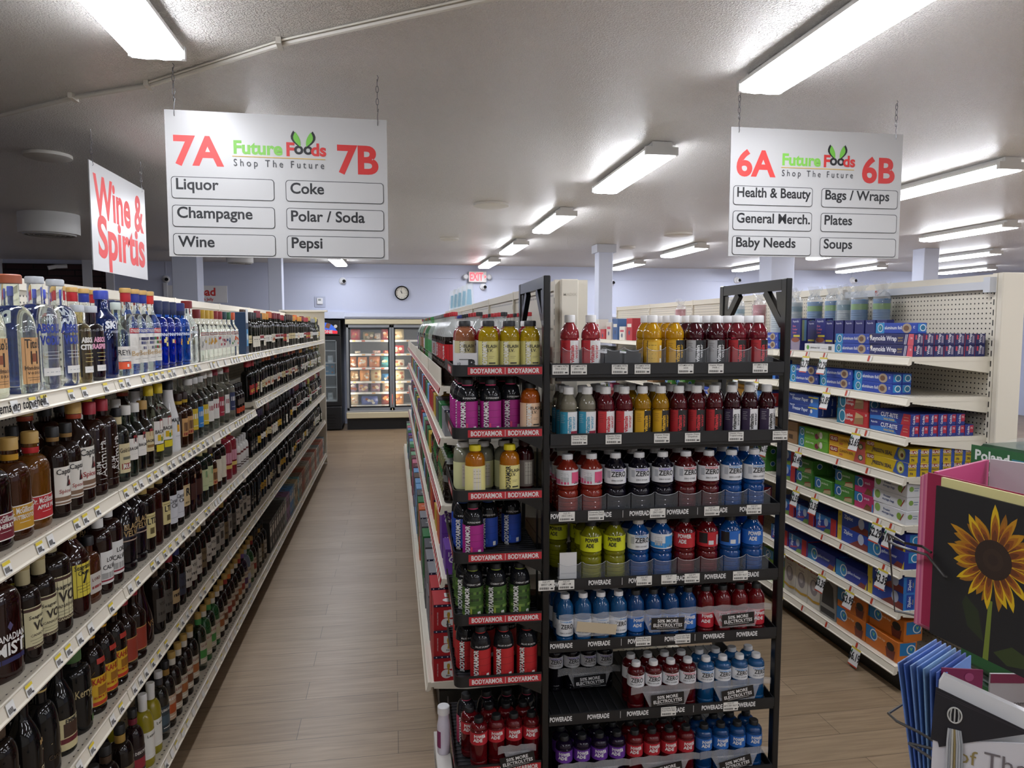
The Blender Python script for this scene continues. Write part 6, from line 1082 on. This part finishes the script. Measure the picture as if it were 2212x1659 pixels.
shelf(RZ2[6], [('zipl', 3.27, 2, 1), ('galf', 3.56, 1, 1), ('galf', 3.86, 1, 1, .01), ('zip', 4.1, 1, 3), ('zip', 4.32, 1, 1), ('zip', 4.8, 1, 1)], 'seventh')
for i in range(8): put('uprt', 2.515, 3.95+.046*i, RZ2[6]+.0004, LFT+rad(90), 'in the thin box row, seventh wrap shelf', 'thin upright boxes')if 0 else None
shelf(.138, [('org', 3.28, 1, 1), ('org', 3.545, 2, 1), ('btr', 3.76, 1, 1), ('gtr', 3.905, 1, 1), ('gtr', 4.04, 1, 1), ('gtr', 4.175, 1, 1), ('grnb', 4.31, 1, 2), ('grnb', 4.45, 1, 1), ('gtr', 4.8, 1, 1)], 'bottom')
put('org', 2.535, 3.285, .138+.1108, LFT+rad(3), 'topping the near orange boxes', None)
# stacks of foam cups and plates in clear bags
def cups(k, d, c, band, n=16):
    b = MB(); z = 0
    b.lathe([(.032, 0), (.045, .12), (.046, .3), (.048, .3), (.048, .312), (.04, .312)], c, 18); b.lathe([(.0465, .25), (.0472, .285)], band, 18, cap=False)
    for q in range(8): b.lathe([(.0462, .13+q*.014), (.0478, .134+q*.014), (.0462, .138+q*.014)], c, 18, cap=False)
    parts = [('cup_stack', b.mesh('cup_stack'))]
    f = MB(); rnd = random.Random(hash(k) % 99)
    f.lathe([(.052, 0), (.054, .15), (.055, .3), (.045, .335), (.018, .35), (.03, .37), (.05, .4)], 'e2e6eaF', 14, cap=False)
    f.v = [(x+rnd.uniform(-.004, .004), y+rnd.uniform(-.004, .004), z_+(rnd.uniform(-.02, .02) if z_ > .33 else 0)) for x, y, z_ in f.v]
    parts.append(('clear_bag', f.mesh('clear_bag', True, 60))); KINDS[k] = Kind('cup_stack', d, 'cup stack', parts, .055, .35)
cups('cupb', 'stack of blue cups with green band in clear bag', '2f7ab0', '6aa83a'); cups('cupw', 'stack of white printed cups in clear bag', 'b4c0c4', '5a8a9a'); cups('cupr', 'stack of red cups in clear bag', 'a82a34', 'b04a50')
for k, y, x in (('cupb', 4.25, 2.8), ('cupw', 4.12, 2.8), ('cupb', 3.98, 2.8), ('cupb', 3.86, 2.86), ('cupb', 4.42, 2.78), ('cupw', 4.56, 2.72), ('cupb', 4.7, 2.76), ('cupw', 4.83, 2.75), ('cupr', 5.1, 2.75), ('cupw', 5.3, 2.68), ('cupw', 5.5, 2.7), ('cupr', 6.5, 2.7)): put(k, x, y, 1.7034, 0, 'on top wrap shelf', 'cup stacks on the top wrap shelf')
def plates(k, d, c, n=14):
    b = MB()
    for q in range(n): b.lathe([(.08, q*.011), (.118, q*.011+.008), (.118, q*.011+.0095), (.08, q*.011+.003)], c, 24, cap=q in (0, n-1))
    KINDS[k] = Kind('plate_stack', d, 'plate stack', [('plate_stack', b.mesh('plate_stack'))], .12, n*.011)
plates('plt', 'tall stack of white paper plates', 'c9c9cb'); plates('plt2', 'stack of pale foam plates', 'b9bcc0', 10)
for z, nm in zip(RZ2[1:], ('second', 'third', 'fourth', 'fifth', 'sixth', 'seventh')):
    y = 5.25
    while y < 9.0:
        k = random.choice(('plt', 'plt2', 'gtr', 'sand', 'brn', 'snk', 'wht', 'grnb', 'foil')) if nm != 'second' else random.choice(('foil', 'wht', 'plt2', 'sand'))
        K = KINDS[k]; w = K.R*2+.03
        if any(abs(y+w/2-q) < w/2 for q in RS): y += .1
        if K.H < .16: put(k, 2.62 if k[:2] == 'pl' else 2.515, y+w/2, z+.0004, LFT, f'on the far {nm} wrap shelf', 'goods on the far right shelves')
        y += w+random.uniform(.0, .12)
y = 5.62
FB = ['c9c0b8', 'b8323a', 'd0ccc4', 'c47a2a', 'd2ccc8', '8a6a4a', 'c9b0b0', 'a82a34', 'd4d0c8', '3a5a8a']
for i in range(13):
    c = FB[i % 10]; w = .19; h = (.2, .12, .24, .15, .24)[i % 5]
    carton(f'far{i}', 'product_box', f'{({"c9c0b8": "pale grey", "b8323a": "red", "d0ccc4": "white", "c47a2a": "orange", "d2ccc8": "white", "8a6a4a": "brown", "c9b0b0": "pink", "a82a34": "dark red", "d4d0c8": "cream", "3a5a8a": "blue"})[c]} product box', w, .12, h, c, [('r', 'b84a5a' if c > 'b' else 'd6d0c4', .15, .85, .6, .75), ('o', '3a4a6a', .5, .35, .025)])
    if i != 6: put(f'far{i}', 2.52, y+w/2, 1.7034, LFT, 'on the far top wrap shelf', 'boxes on the far top wrap shelf')
    y += w+.06
for z, nm in ((1.66, 'top'), (1.35, 'second'), (1.05, 'third')):
    y = 3.4
    for i in range(9):
        k = random.choice(('snk', 'wht', 'sand', 'foil', 'plas', 'far1', 'far3')); K = KINDS[k]
        if nm != 'top' or y > 5: put(k, 1.39, y+K.R, z+.0004, RGT, f'on {nm} shelf behind sodas', 'goods on the back of the middle shelving')
        y += K.R*2+.08
# shrink wrapped water at the end of the right shelving
for q in range(4):
    e = empty('water_pack', (2.5, 2.47, .001+q*.343), rad(6))
    b = MB(); rnd = random.Random(q); n = 8; top = [(x, y, .326+.008*math.sin(9*x+3*y+q)+rnd.uniform(-.005, .005)) for y in (0, .06, .12, .19, .25) for x in [i*.5/n for i in range(n+1)]]
    m_ = n+1; b.add(top, [(j*m_+i, j*m_+i+1, (j+1)*m_+i+1, (j+1)*m_+i) for j in range(4) for i in range(n)], 'aeb8b4F')
    b.cbox(0, .5, 0, .25, .0, .318, '2b4a34s', .03); link('wrap_film', b.mesh('wrap_film'), e)
    b = MB(); b.flat(fnxz(0, -.0005, 0), [('r', '2f5f3a', .02, .48, .05, .29), ('p', '3f7a8a', [(.31, .12), (.47, .1), (.47, .27), (.35, .28)]), ('p', '1f3f2a', [(.02, .05), (.48, .05), (.48, .12), (.3, .15), (.02, .2)]), ('t', 'd8dcd8', 'Poland', .1, .17, .235, 0, .03, .26), ('t', 'd8dcd8', 'SPRING', .05, .2, .13, 0, .03, .2)], .0008)
    b.flat(lambda u, w, l: (-l, .25-u, w), [('r', '2f5f3a', .0, .25, .04, .312), ('p', '3f7a8a', [(.17, .1), (.25, .1), (.25, .28), (.19, .28)]), ('t', 'd8dcd8', 'Poland', .06, .1, .272, 0, .03, .17), ('t', 'd8dcd8', 'SPRING', .03, .11, .2, 0, .03)], .0008); link('printed_band', b.mesh('printed_band', False), e)
    b = MB()
    for i in range(6):
        for j in range(4): b.lathe([(.034, .27), (.03, .3), (.013, .322), (.013, .336)], 'c3ccd0F', 10, cap=False, zoff=0) if 0 else None
    tag(e, 'green shrink wrapped spring water pack', 'stacked beside the right shelving', 'water pack', 'water packs behind the greeting cards', 'floor')
# ================================================================ FREEZERS ON THE BACK WALL
fz = empty('glass_door_freezer', (-.83, BW-.04, 0)); FWD = 2.4
b = MB(); b.box(0, FWD, .02, .78, .3, .34, 'c9c4b0'); b.box(0, FWD, .74, .78, .3, 1.9, '6a6c70'); b.box(0, .03, .02, .78, .3, 1.9, '77797c'); b.box(FWD-.03, FWD, .02, .78, .3, 1.9, '77797c'); b.box(0, FWD, .02, .78, 1.88, 1.98, '77797c'); link('cabinet', b.mesh('cabinet', False), fz)
b = MB(); b.cbox(-.01, FWD, -.05, .02, 1.9, 1.985, 'd4c9a8', .006); b.box(-.015, FWD, -.055, -.045, 1.895, 1.9, '6a6a66'); link('header', b.mesh('header', False), fz)
b = MB(); b.cbox(-.01, FWD, -.1, .02, .21, .32, 'd4c9a8', .01); b.cbox(-.005, FWD, -.09, .0, .3, .345, '9a9a98s', .004); link('front_rail', b.mesh('front_rail', False), fz)
b = MB(); b.box(0, FWD, -.02, .7, 0, .21, '141417'); link('kick_plate', b.mesh('kick_plate', False), fz)
for i in range(3):
    x0, x1 = .01+i*.8, .8+i*.8; z0, z1 = .345, 1.885
    b = MB()
    for a, c, p, q in ((x0, x0+.035, z0, z1), (x1-.035, x1, z0, z1), (x0, x1, z1-.045, z1), (x0, x1, z0, z0+.05)): b.box(a, c, -.045, -.015, p, q, '8d9093s')
    for a, c, p, q in ((x0+.035, x0+.06, z0+.05, z1-.045), (x1-.06, x1-.035, z0+.05, z1-.045), (x0+.035, x1-.035, z1-.075, z1-.045), (x0+.035, x1-.035, z0+.05, z0+.08)): b.box(a, c, -.04, -.02, p, q, '2a2b2e')
    d = link('door', b.mesh('door', False), fz)
    b = MB(); b.box(x0+.058, x1-.058, -.032, -.028, z0+.075, z1-.07, 'dfe6e8f'); link('pane', b.mesh('pane', False), d)
    b = MB(); b.box(x1-.05, x1-.03, .03, .05, z0+.1, z1-.1, 'fff1d8I'); b.box(x0+.03, x0+.05, .03, .05, z0+.1, z1-.1, 'fff1d8I'); link('light_strip', b.mesh('light_strip', False), fz)
    for z in (.42, .66, .86, 1.11, 1.36, 1.61):
        b = MB(); b.box(x0+.05, x1-.05, .1, .7, z-.012, z, 'c9cacb'); b.box(x0+.05, x1-.05, .09, .1, z-.03, z+.004, 'dcdcd8')
        for q in range(4): b.quad([(x0+.09+q*.17, .0895, z-.026), (x0+.15+q*.17, .0895, z-.026), (x0+.15+q*.17, .0895, z), (x0+.09+q*.17, .0895, z)], random.choice(('d8a86a', 'd8d4c8', 'c8603a')))
        link('shelf', b.mesh('shelf', False), fz)
tag(fz, 'upright glass door freezer with cream header', 'at the end of the liquor aisle', 'freezer')
def bag(w, h, c, dec, rnd):
    b = MB(); n, r = 6, 6; vs = []; t = .055
    for s in (-1, 1):
        for j in range(r+1):
            for i in range(n+1):
                u, v = i/n*2-1, j/r*2-1
                d = t*max(0, 1-u**4)*max(0, 1-v**4)
                vs.append((u*w/2*(1-.08*abs(v)**3)+rnd.uniform(-.004, .004), s*d+rnd.uniform(-.004, .004)*(abs(u) < 1 and abs(v) < 1), (v+1)*h/2))
    m_ = n+1; k = m_*(r+1); f = [(j*m_+i, j*m_+i+1, (j+1)*m_+i+1, (j+1)*m_+i) for j in range(r) for i in range(n)]
    b.add(vs, f+[tuple(k+a for a in q[::-1]) for q in f], c+'s')
    for x, z, rr, cc in dec:
        rr = min(rr, h*.22); b.quad([(x*w+rr*math.cos(a*PI/6), -t-.004, z*h+rr*.8*math.sin(a*PI/6)) for a in range(12)], cc)
    return b.mesh('frozen_food_bag', True, 60)
rnd = random.Random(3)
FROZ = [(1.61, [('red frozen fruit bag', .17, .2, 'a8242c', -.65), ('olive frozen food bag', .2, .15, '8a8258', -.42), ('clear frozen food bag', .11, .13, 'a89c98', -.26), ('dark red frozen food bag', .16, .2, '9a2830', -.115), ('cream frozen food bag', .2, .2, 'c9b890', .12)]), (1.36, [('flat white frozen package', .1, .05, 'c4b8a8', -.62), ('flat pink frozen package', .14, .06, 'b8908a', -.28), ('flat red frozen package', .13, .06, 'b04a4a', -.1), ('red and blue frozen bag', .2, .15, 'b8303a', .12)]), (1.11, [('orange frozen chicken bag', .12, .2, 'c07a4a', -.7), ('peach frozen chicken bag', .17, .19, 'c9885a', -.535), ('brown frozen nugget bag', .2, .2, 'b8744a', -.32), ('teal frozen fish bag', .17, .2, '2f7a80', -.12), ('pale frozen roll bag', .2, .14, 'b9b0a0', .12)]), (.86, [('tan frozen bread bag', .15, .19, 'a8845a', -.68), ('orange and yellow frozen bag', .18, .2, 'c98a4a', -.5), ('cream frozen potato bag', .19, .2, 'c9b48a', -.3), ('blue frozen fish bag', .19, .13, '2a6a9a', -.1), ('pale frozen bag', .2, .19, 'b8a888', .12)]), (.66, [('lilac frozen food bag', .11, .17, '8a7a94', -.705), ('violet frozen fries bag', .18, .16, '9a8090', -.53), ('purple frozen fries bag', .17, .17, '8a6a7a', -.31), ('white frozen fruit bag', .17, .17, 'c0b0a0', -.1), ('white frozen vegetable bag', .18, .17, 'b9b4a4', .12)]), (.42, [('brown pretzel frozen box', .14, .2, 'b8a890', -.69), ('stack of blue and white frozen packs', .3, .16, '4a5a9a', -.42), ('red framed frozen meal box', .22, .19, '8a3a30', -.1), ('orange frozen snack box', .16, .2, 'c98a50', .12)])]
for z, row in FROZ:
    for d, w, h, c, x in row:
        dec = [(rnd.uniform(-.28, .28), rnd.uniform(.25, .75), rnd.uniform(.018, .035), rnd.choice(('d8c9a8', 'c98a4a', 'd6d2c8', '8a4a2c', c))) for _ in range(6)]
        o = link('frozen_food_bag', bag(w, h, c, dec, rnd), None, (x-.02, BW+.2, z+.0006), rad(rnd.uniform(-8, 8))); tag(o, d, 'inside the glass door freezer', 'frozen food', 'frozen foods in the freezer')
cl = empty('ice_cream_cooler', (-1.68, BW-.12, 0)); CWD = .76
b = MB(); b.cbox(0, .05, .06, .75, .06, 1.97, '121215s', .008); b.cbox(CWD-.05, CWD, .06, .75, .06, 1.97, '121215s', .008); b.box(.05, CWD-.05, .7, .75, .06, 1.97, '121215'); b.box(.05, CWD-.05, .06, .7, 1.66, 1.97, '121215'); b.box(.05, CWD-.05, .06, .7, .06, .5, '121215'); b.box(.03, CWD-.03, .1, .7, 0, .06, '0e0e10'); link('cabinet', b.mesh('cabinet', False), cl)
b = MB(); b.cbox(.0, CWD, .0, .06, 1.7, 1.97, '17171as', .01)
P = [(.05+(CWD-.1)*i/12, 1.93-.16*(abs(i/12-.5)*2)**4) for i in range(13)]
b.flat(fnxz(0, 0, 0), [('p', '2a4a9ae', [(.05, 1.73)]+[(CWD-.05, 1.73)]+P[::-1]), ('p', 'a8202ce', [(.05, 1.73), (CWD-.05, 1.73), (CWD-.05, 1.78), (.5, 1.8), (.05, 1.79)]), ('t', 'd8d8d8', 'KLONE', .08, .5, 1.765, 0, .03, .34), ('o', 'd0d4dc', .33, 1.86, .045), ('p', '8a5a3a', [(.5, 1.84), (.57, 1.82), (.6, 1.9), (.53, 1.92)]), ('o', 'd4ccc0', .68, 1.86, .03), ('o', 'd8d8dc', .44, 1.87, .04, .03)], .0008); link('header_sign', b.mesh('header_sign', False), cl)
b = MB()
for a, c, p, q in ((.0, .07, .45, 1.69), (CWD-.07, CWD, .45, 1.69), (.07, CWD-.07, 1.62, 1.69), (.07, CWD-.07, .45, .52)): b.box(a, c, .0, .05, p, q, '17171a')
for a, c, p, q in ((.07, .085, .52, 1.62), (CWD-.085, CWD-.07, .52, 1.62), (.07, CWD-.07, 1.6, 1.62), (.07, CWD-.07, .52, .535)): b.box(a, c, .005, .045, p, q, '8a9294')
d = link('door', b.mesh('door', False), cl); b = MB(); b.box(.085, CWD-.085, .015, .02, .53, 1.61, 'c9d4d8f'); link('pane', b.mesh('pane', False), d)
b = MB(); b.box(.052, CWD-.052, .66, .69, .5, 1.65, '6a7478'); b.box(.052, .06, .1, .66, .5, 1.65, '6a7478'); b.box(CWD-.06, CWD-.052, .1, .66, .5, 1.65, '6a7478'); b.box(.064, .074, .08, .09, .55, 1.6, 'dfe8ffi')
link('liner', b.mesh('liner', False), cl)
b = MB(); b.cbox(.0, CWD, -.005, .06, .02, .43, '151518', .01)
for q in range(5): b.box(.1, CWD-.1, -.012, -.004, .08+q*.05, .1+q*.05, '0a0a0c')
b.box(CWD*.45, CWD*.62, -.012, -.004, .36, .38, '2a2a2e'); link('grille', b.mesh('grille', False), cl)
for z in (.54, .77, .99, 1.21, 1.43):
    b = MB(); b.box(.065, CWD-.065, .1, .64, z-.01, z, 'b9c2c4'); link('shelf', b.mesh('shelf', False), cl)
tag(cl, 'tall black ice cream cooler with blue header sign', 'left of the glass door freezer', 'cooler')
B('pail', 'ice_cream_tub', 'white ice cream pail', .13, .05, .95, .96, .048, 'c9d0d0', None, [('p', '9aa8a8', -40, 40, .3, .7)], st='l', foot=.85)
b = MB(); b.cbox(-.09, .09, -.01, .01, 0, .1, '4a86a8', .002); b.flat(fnxz(0, -.01, 0), [('t', 'd8dce0', 'ICE', .03, -.04, .06, 0, .03), ('o', '8a5a3a', .05, .04, .02)]); KINDS['icb'] = Kind('ice_cream_box', 'blue ice cream bar box', 'frozen box', [('ice_cream_box', b.mesh('ice_cream_box', False))], .09, .1)
for k, x, z in (('pail', -1.13, .5404), ('pail', -1.5, .5404), ('pail', -1.38, .7704), ('icb', -1.14, .9904), ('icb', -1.14, 1.0908), ('pail', -1.3, 1.2104), ('pail', -1.12, 1.2104)):
    K = KINDS[k]; o = put(k, x, BW+.12, z, 0, 'in the black ice cream cooler', 'frozen treats in the black cooler')

# ================================================================ GREETING CARDS AT THE RIGHT FOREGROUND
def slab(name, p0, u, w, h, t, col, lean=0.0, back=None):
    """upright card: p0 lower corner, u unit direction of the lower edge, w wide, h high, t thick; face normal = u x z turned to the camera"""
    u = Vector((u[0], u[1], 0)).normalized(); n = Vector((u.y, -u.x, 0))
    z = (Vector((0, 0, 1))-n*lean).normalized()
    b = MB(); P0 = Vector(p0)
    f = lambda a, c, l: tuple(P0+u*a+z*c+n*l)
    c8 = [f(a, c, l) for l in (0, -t) for a, c in ((0, 0), (w, 0), (w, h), (0, h))]
    b.add(c8, [(0, 1, 2, 3), (5, 4, 7, 6), (1, 0, 4, 5), (2, 1, 5, 6), (3, 2, 6, 7), (0, 3, 7, 4)], col)
    return b, f
# sunflower card: far edge left in view, near edge out of frame
U1 = (math.sin(rad(7.4)), -math.cos(rad(7.4)))      # along the face, towards the camera
e0 = Vector((.620, .7295, 1.4905))
def newcard(nm, b, desc, place): o = link(nm, b.mesh(nm, False)); return tag(o, desc, place, 'greeting card', 'greeting cards on the foreground rack', 'left')
b, F = slab('c', e0, U1, .15, .176, .003, '17171b'); SX, SZ = .0746, .111
it = []
pr = random.Random(5)
def petal(r0, R1, a, wd, bend):
    o = []
    for s in (-1, 1):
        for q in range(7):
            t = q/6 if s < 0 else 1-q/6
            r = r0+(R1-r0)*t; w = wd*s*(.55+1.1*t-1.65*t**3.2)
            aa = a+bend*t*t; o.append((SX+r*math.cos(aa)-w*math.sin(aa), SZ+r*math.sin(aa)+w*math.cos(aa)))
    return o
for lay, (r0, r1, cols, n_) in enumerate(((.016, .051, ('8a5a12', '9a6a10', '7a4616'), 19), (.014, .056, ('c49a0e', 'b98e10', 'c8a414', 'b07c12'), 17))):
    for q in range(n_):
        a = rad(360/n_*q+lay*7+pr.uniform(-4, 4)); R1 = r1*pr.uniform(.84, 1.08); be = pr.uniform(-.12, .12); wd = .0052*pr.uniform(.85, 1.15)
        it.append(('p', pr.choice(cols), petal(r0, R1, a, wd, be)))
        for k, (f_, wf, c) in enumerate(((.78, .82, '9a5f12'), (.6, .72, '7f4214'), (.42, .55, '5f2f12'))): it.append(('p', c, petal(r0, r0+(R1-r0)*f_, a, wd*wf, be*f_*f_)))
stem = [('p', '68762a', [(SX-.006, .0), (SX+.0005, .0), (SX+.002, SZ-.045), (SX-.0025, SZ-.045)]), ('p', '222c18', [(SX-.006, .018), (SX-.026, .028), (SX-.034, .052), (SX-.03, .062), (SX-.014, .05)]), ('p', '2e3a1a', [(SX+.006, .012), (SX+.022, .004), (SX+.044, .01), (SX+.05, .02), (SX+.026, .026)])]
it = stem+it+[('o', '2a1c16', SX, SZ, .0215), ('o', '33231b', SX, SZ, .012), ('o', '2a1c18', SX, SZ, .006)]
_flat(b, F, it, .00001); newcard('greeting_card', b, 'black greeting card with a large sunflower', 'at the front of the card rack')
b, F = slab('c', e0+Vector((.0045, -.002, .006)), U1, .15, .18, .0032, 'cfc68c'); newcard('card_envelope', b, 'pale yellow envelopes', 'behind the sunflower card')
for i, (x, y, x2, y2, z) in enumerate(((.6263, .7512, .6269, .7462, 1.492), (.6282, .7566, .6288, .7514, 1.4895), (.6301, .762, .6308, .7567, 1.4875), (.632, .7674, .6327, .762, 1.4852), (.634, .7722, .6347, .7673, 1.483))):
    b, F = slab('c', (x, y, z), U1, .13, .1855, .0012, ('8c1840', 'bf6a84', 'b0527a', 'c47a90', 'b65c7c')[i])
    newcard('greeting_card', b, ('deep magenta' if i == 0 else 'pink')+' greeting card fanned out', 'left behind the sunflower card')
b, F = slab('c', Vector((.662, .778, 1.5)), (.902, .43), .145, .171, .004, 'b0386c'); newcard('card_envelope', b, 'bright pink envelope', 'standing behind the pink cards')
b, F = slab('c', Vector((.786, .832, 1.5)), (.42, -.9), .12, .174, .006, 'b0abae'); newcard('card_envelope', b, 'grey white envelope', 'at the right behind the yellow envelopes')
U2 = (.878, .479); n2 = Vector((.479, -.878, 0))
for i in range(8):
    t = i/7; le = .17-.15*t; top = Vector((.592+.034*t, .7438-.033*t, 1.4515-.004*t)); p = top+n2*(le*.215)-Vector((0, 0, .215))
    b, F = slab('c', p, U2, .108-.004*i, .215, .0014, ('5a7ab8', '3f5fa8', '6a8ac0', '4f74b4', '6f92b8', '4a68a8', '3f5aa0', '5a80c0')[i], le); newcard('greeting_card', b, 'blue greeting card in a clear sleeve', 'in the lower card pocket')
b, F = slab('c', Vector((.629, .7177, 1.3)), (.96, -.28), .045, .152, .002, '6a1440', 0); _flat(b, F, [('r', 'b89aa8', .003, .009, .13, .139), ('o', '8a3a60', .03, .143, .005)], .0004); newcard('greeting_card', b, 'maroon greeting card peeking out', 'right of the blue cards')
P0 = Vector((.5586, .6451, 1.4131)); U3 = Vector((.78, -.626, 0)).normalized(); n3 = Vector((-.626, -.78, 0)).normalized()
G = lambda a, c, l: tuple(P0+U3*a+Vector((0, 0, c))+n3*l)
def gpoly(pts, l0, l1, k, b):
    n_ = len(pts); b.add([G(x, z, l1) for x, z in pts]+[G(x, z, l0) for x, z in pts], [tuple(range(n_)), tuple(range(n_, 2*n_))[::-1]]+[((i+1) % n_, i, n_+i, n_+(i+1) % n_) for i in range(n_)], k); return b
newcard('card_envelope', gpoly([(.002, -.15), (.12, -.15), (.12, .0375), (.0076, .0705), (.0035, .0605)], -.016, -.007, 'd2d2d4', MB()), 'white envelopes with slanted top edge', 'behind the graduation card')
b = gpoly([(-.001, -.15), (.12, -.15), (.12, .03), (0, .001)], -.002, 0, 'c9c7cc', MB())
gpoly([(-.0022, .0019), (.0045, .0012), (.0057, -.0045), (.0825, .0325), (.0825, .0335), (.0005, .0597)], .0004, .0016, '1d1d24', b)
for k_, o_ in enumerate((.003, .0055)): b.quad([G(.0, .0597-o_, .002), G(.078, .0345-o_*.3, .002), G(.078, .0341-o_*.3, .002), G(.0, .059-o_, .002)], '3a343c')
_flat(b, G, [('t', '8a7a4a', 'of', .022, .031, -.008, 0, .0), ('t', '6a6468', 'The', .024, .064, -.006, 0, .0), ('p', 'a89468', [(.0135, .019), (.0225, .019), (.0215, .0255), (.0145, .0255)])], .0009)
ring = [(.0182+.0062*math.cos(t), .0345+.0082*math.sin(t)) for t in [2*PI*q/24 for q in range(25)]]
card_grad = newcard('greeting_card', b, 'white and black graduation card with cap shape', 'in the lowest card pocket in view')
t = MB(); t.tube([G(x, z, .0032) for x, z in ring], .0008, 'b4b4b0', 6, False); [t.tube([G(.0182+.0034*o, .0272, .003), G(.0182+.0038*o, .0345, .0034), G(.0182+.003*o, .0418, .003)], .0008, 'a8a8a6', 5) for o in (-1, 0, 1)]
for q in range(7): t.tube([G(.0135+.0017*q, .019, .003), G(.0128+.0022*q, .004, .004), G(.0135+.0023*q, -.05, .003)], .0011, ('a9abae', '8f9296', 'b4b2aa', '8a7a50', 'a9abae')[q % 5], 6)
link('tassel', t.mesh('tassel'), card_grad)
b, F = slab('c', Vector((.8157, .8429, 1.255)), (.96, -.18), .12, .113, .003, '9a9698'); _flat(b, F, [('r', '6a1a3c', 0, .12, .1, .113), ('t', '3a3638', 'someone', .009, .05, .07, 0, .01), ('t', '3a3638', 'special', .009, .05, .055, 0, .01), ('t', '3a3638', 'many years of love', .0075, .05, .045, 0, .008)], .0005); newcard('greeting_card', b, 'grey greeting card back with printed lines', 'seen below the sunflower card')
ck = empty('card_rack', (.82, .55, 0))
def wire(pts, r=.0016, nm='wire_bar', k='3a3836s'):
    b = MB(); b.tube([tuple(Vector(p)-Vector((.82, .55, 0))) for p in pts], r, k, 6); link(nm, b.mesh(nm), ck)
wire([(.90, .66, 0), (.90, .66, 1.66)], .01, 'centre_pole')
wire([(.90, .62, 1.2), (.90, .62, 1.62)], .003)
n1 = Vector((-U1[1]*-1, U1[0]*-1, 0))
A = lambda a, c, l=.004: tuple(e0+Vector((U1[0], U1[1], 0))*a+Vector((0, 0, c))+Vector((U1[1], -U1[0], 0))*l)
wire([(.90, .62, 1.46), (.66, .84, 1.47), (.615, .80, 1.59), (.597, .775, 1.597), (.592, .742, 1.596), A(-.012, .1005, .004), A(.003, .098, .006)])
wire([(.615, .80, 1.58), (.606, .775, 1.583), A(-.026, .092, .006), A(-.004, .093, .005), A(.012, .083, .006), A(.022, .076, .006), A(.0235, .0755, .004)])
wire([(.90, .62, 1.36), (.70, .81, 1.38), (.575, .735, 1.392), (.5745, .72, 1.391), (.59, .703, 1.386), (.612, .68, 1.375)]); wire([(.583, .71, 1.3695), (.612, .672, 1.376)]); wire([(.583, .71, 1.3695), (.60, .685, 1.36), (.632, .635, 1.335), (.67, .58, 1.31)], .0017)
b = MB(); b.lathe([(.25, 0), (.25, .02), (.03, .04)], '2a2a2c', 24); o = link('base', b.mesh('base'), ck); o.location = (.08, .07, 0)
tag(ck, 'thin dark wire greeting card rack', 'at the right foreground', 'card rack')
finish_labels()
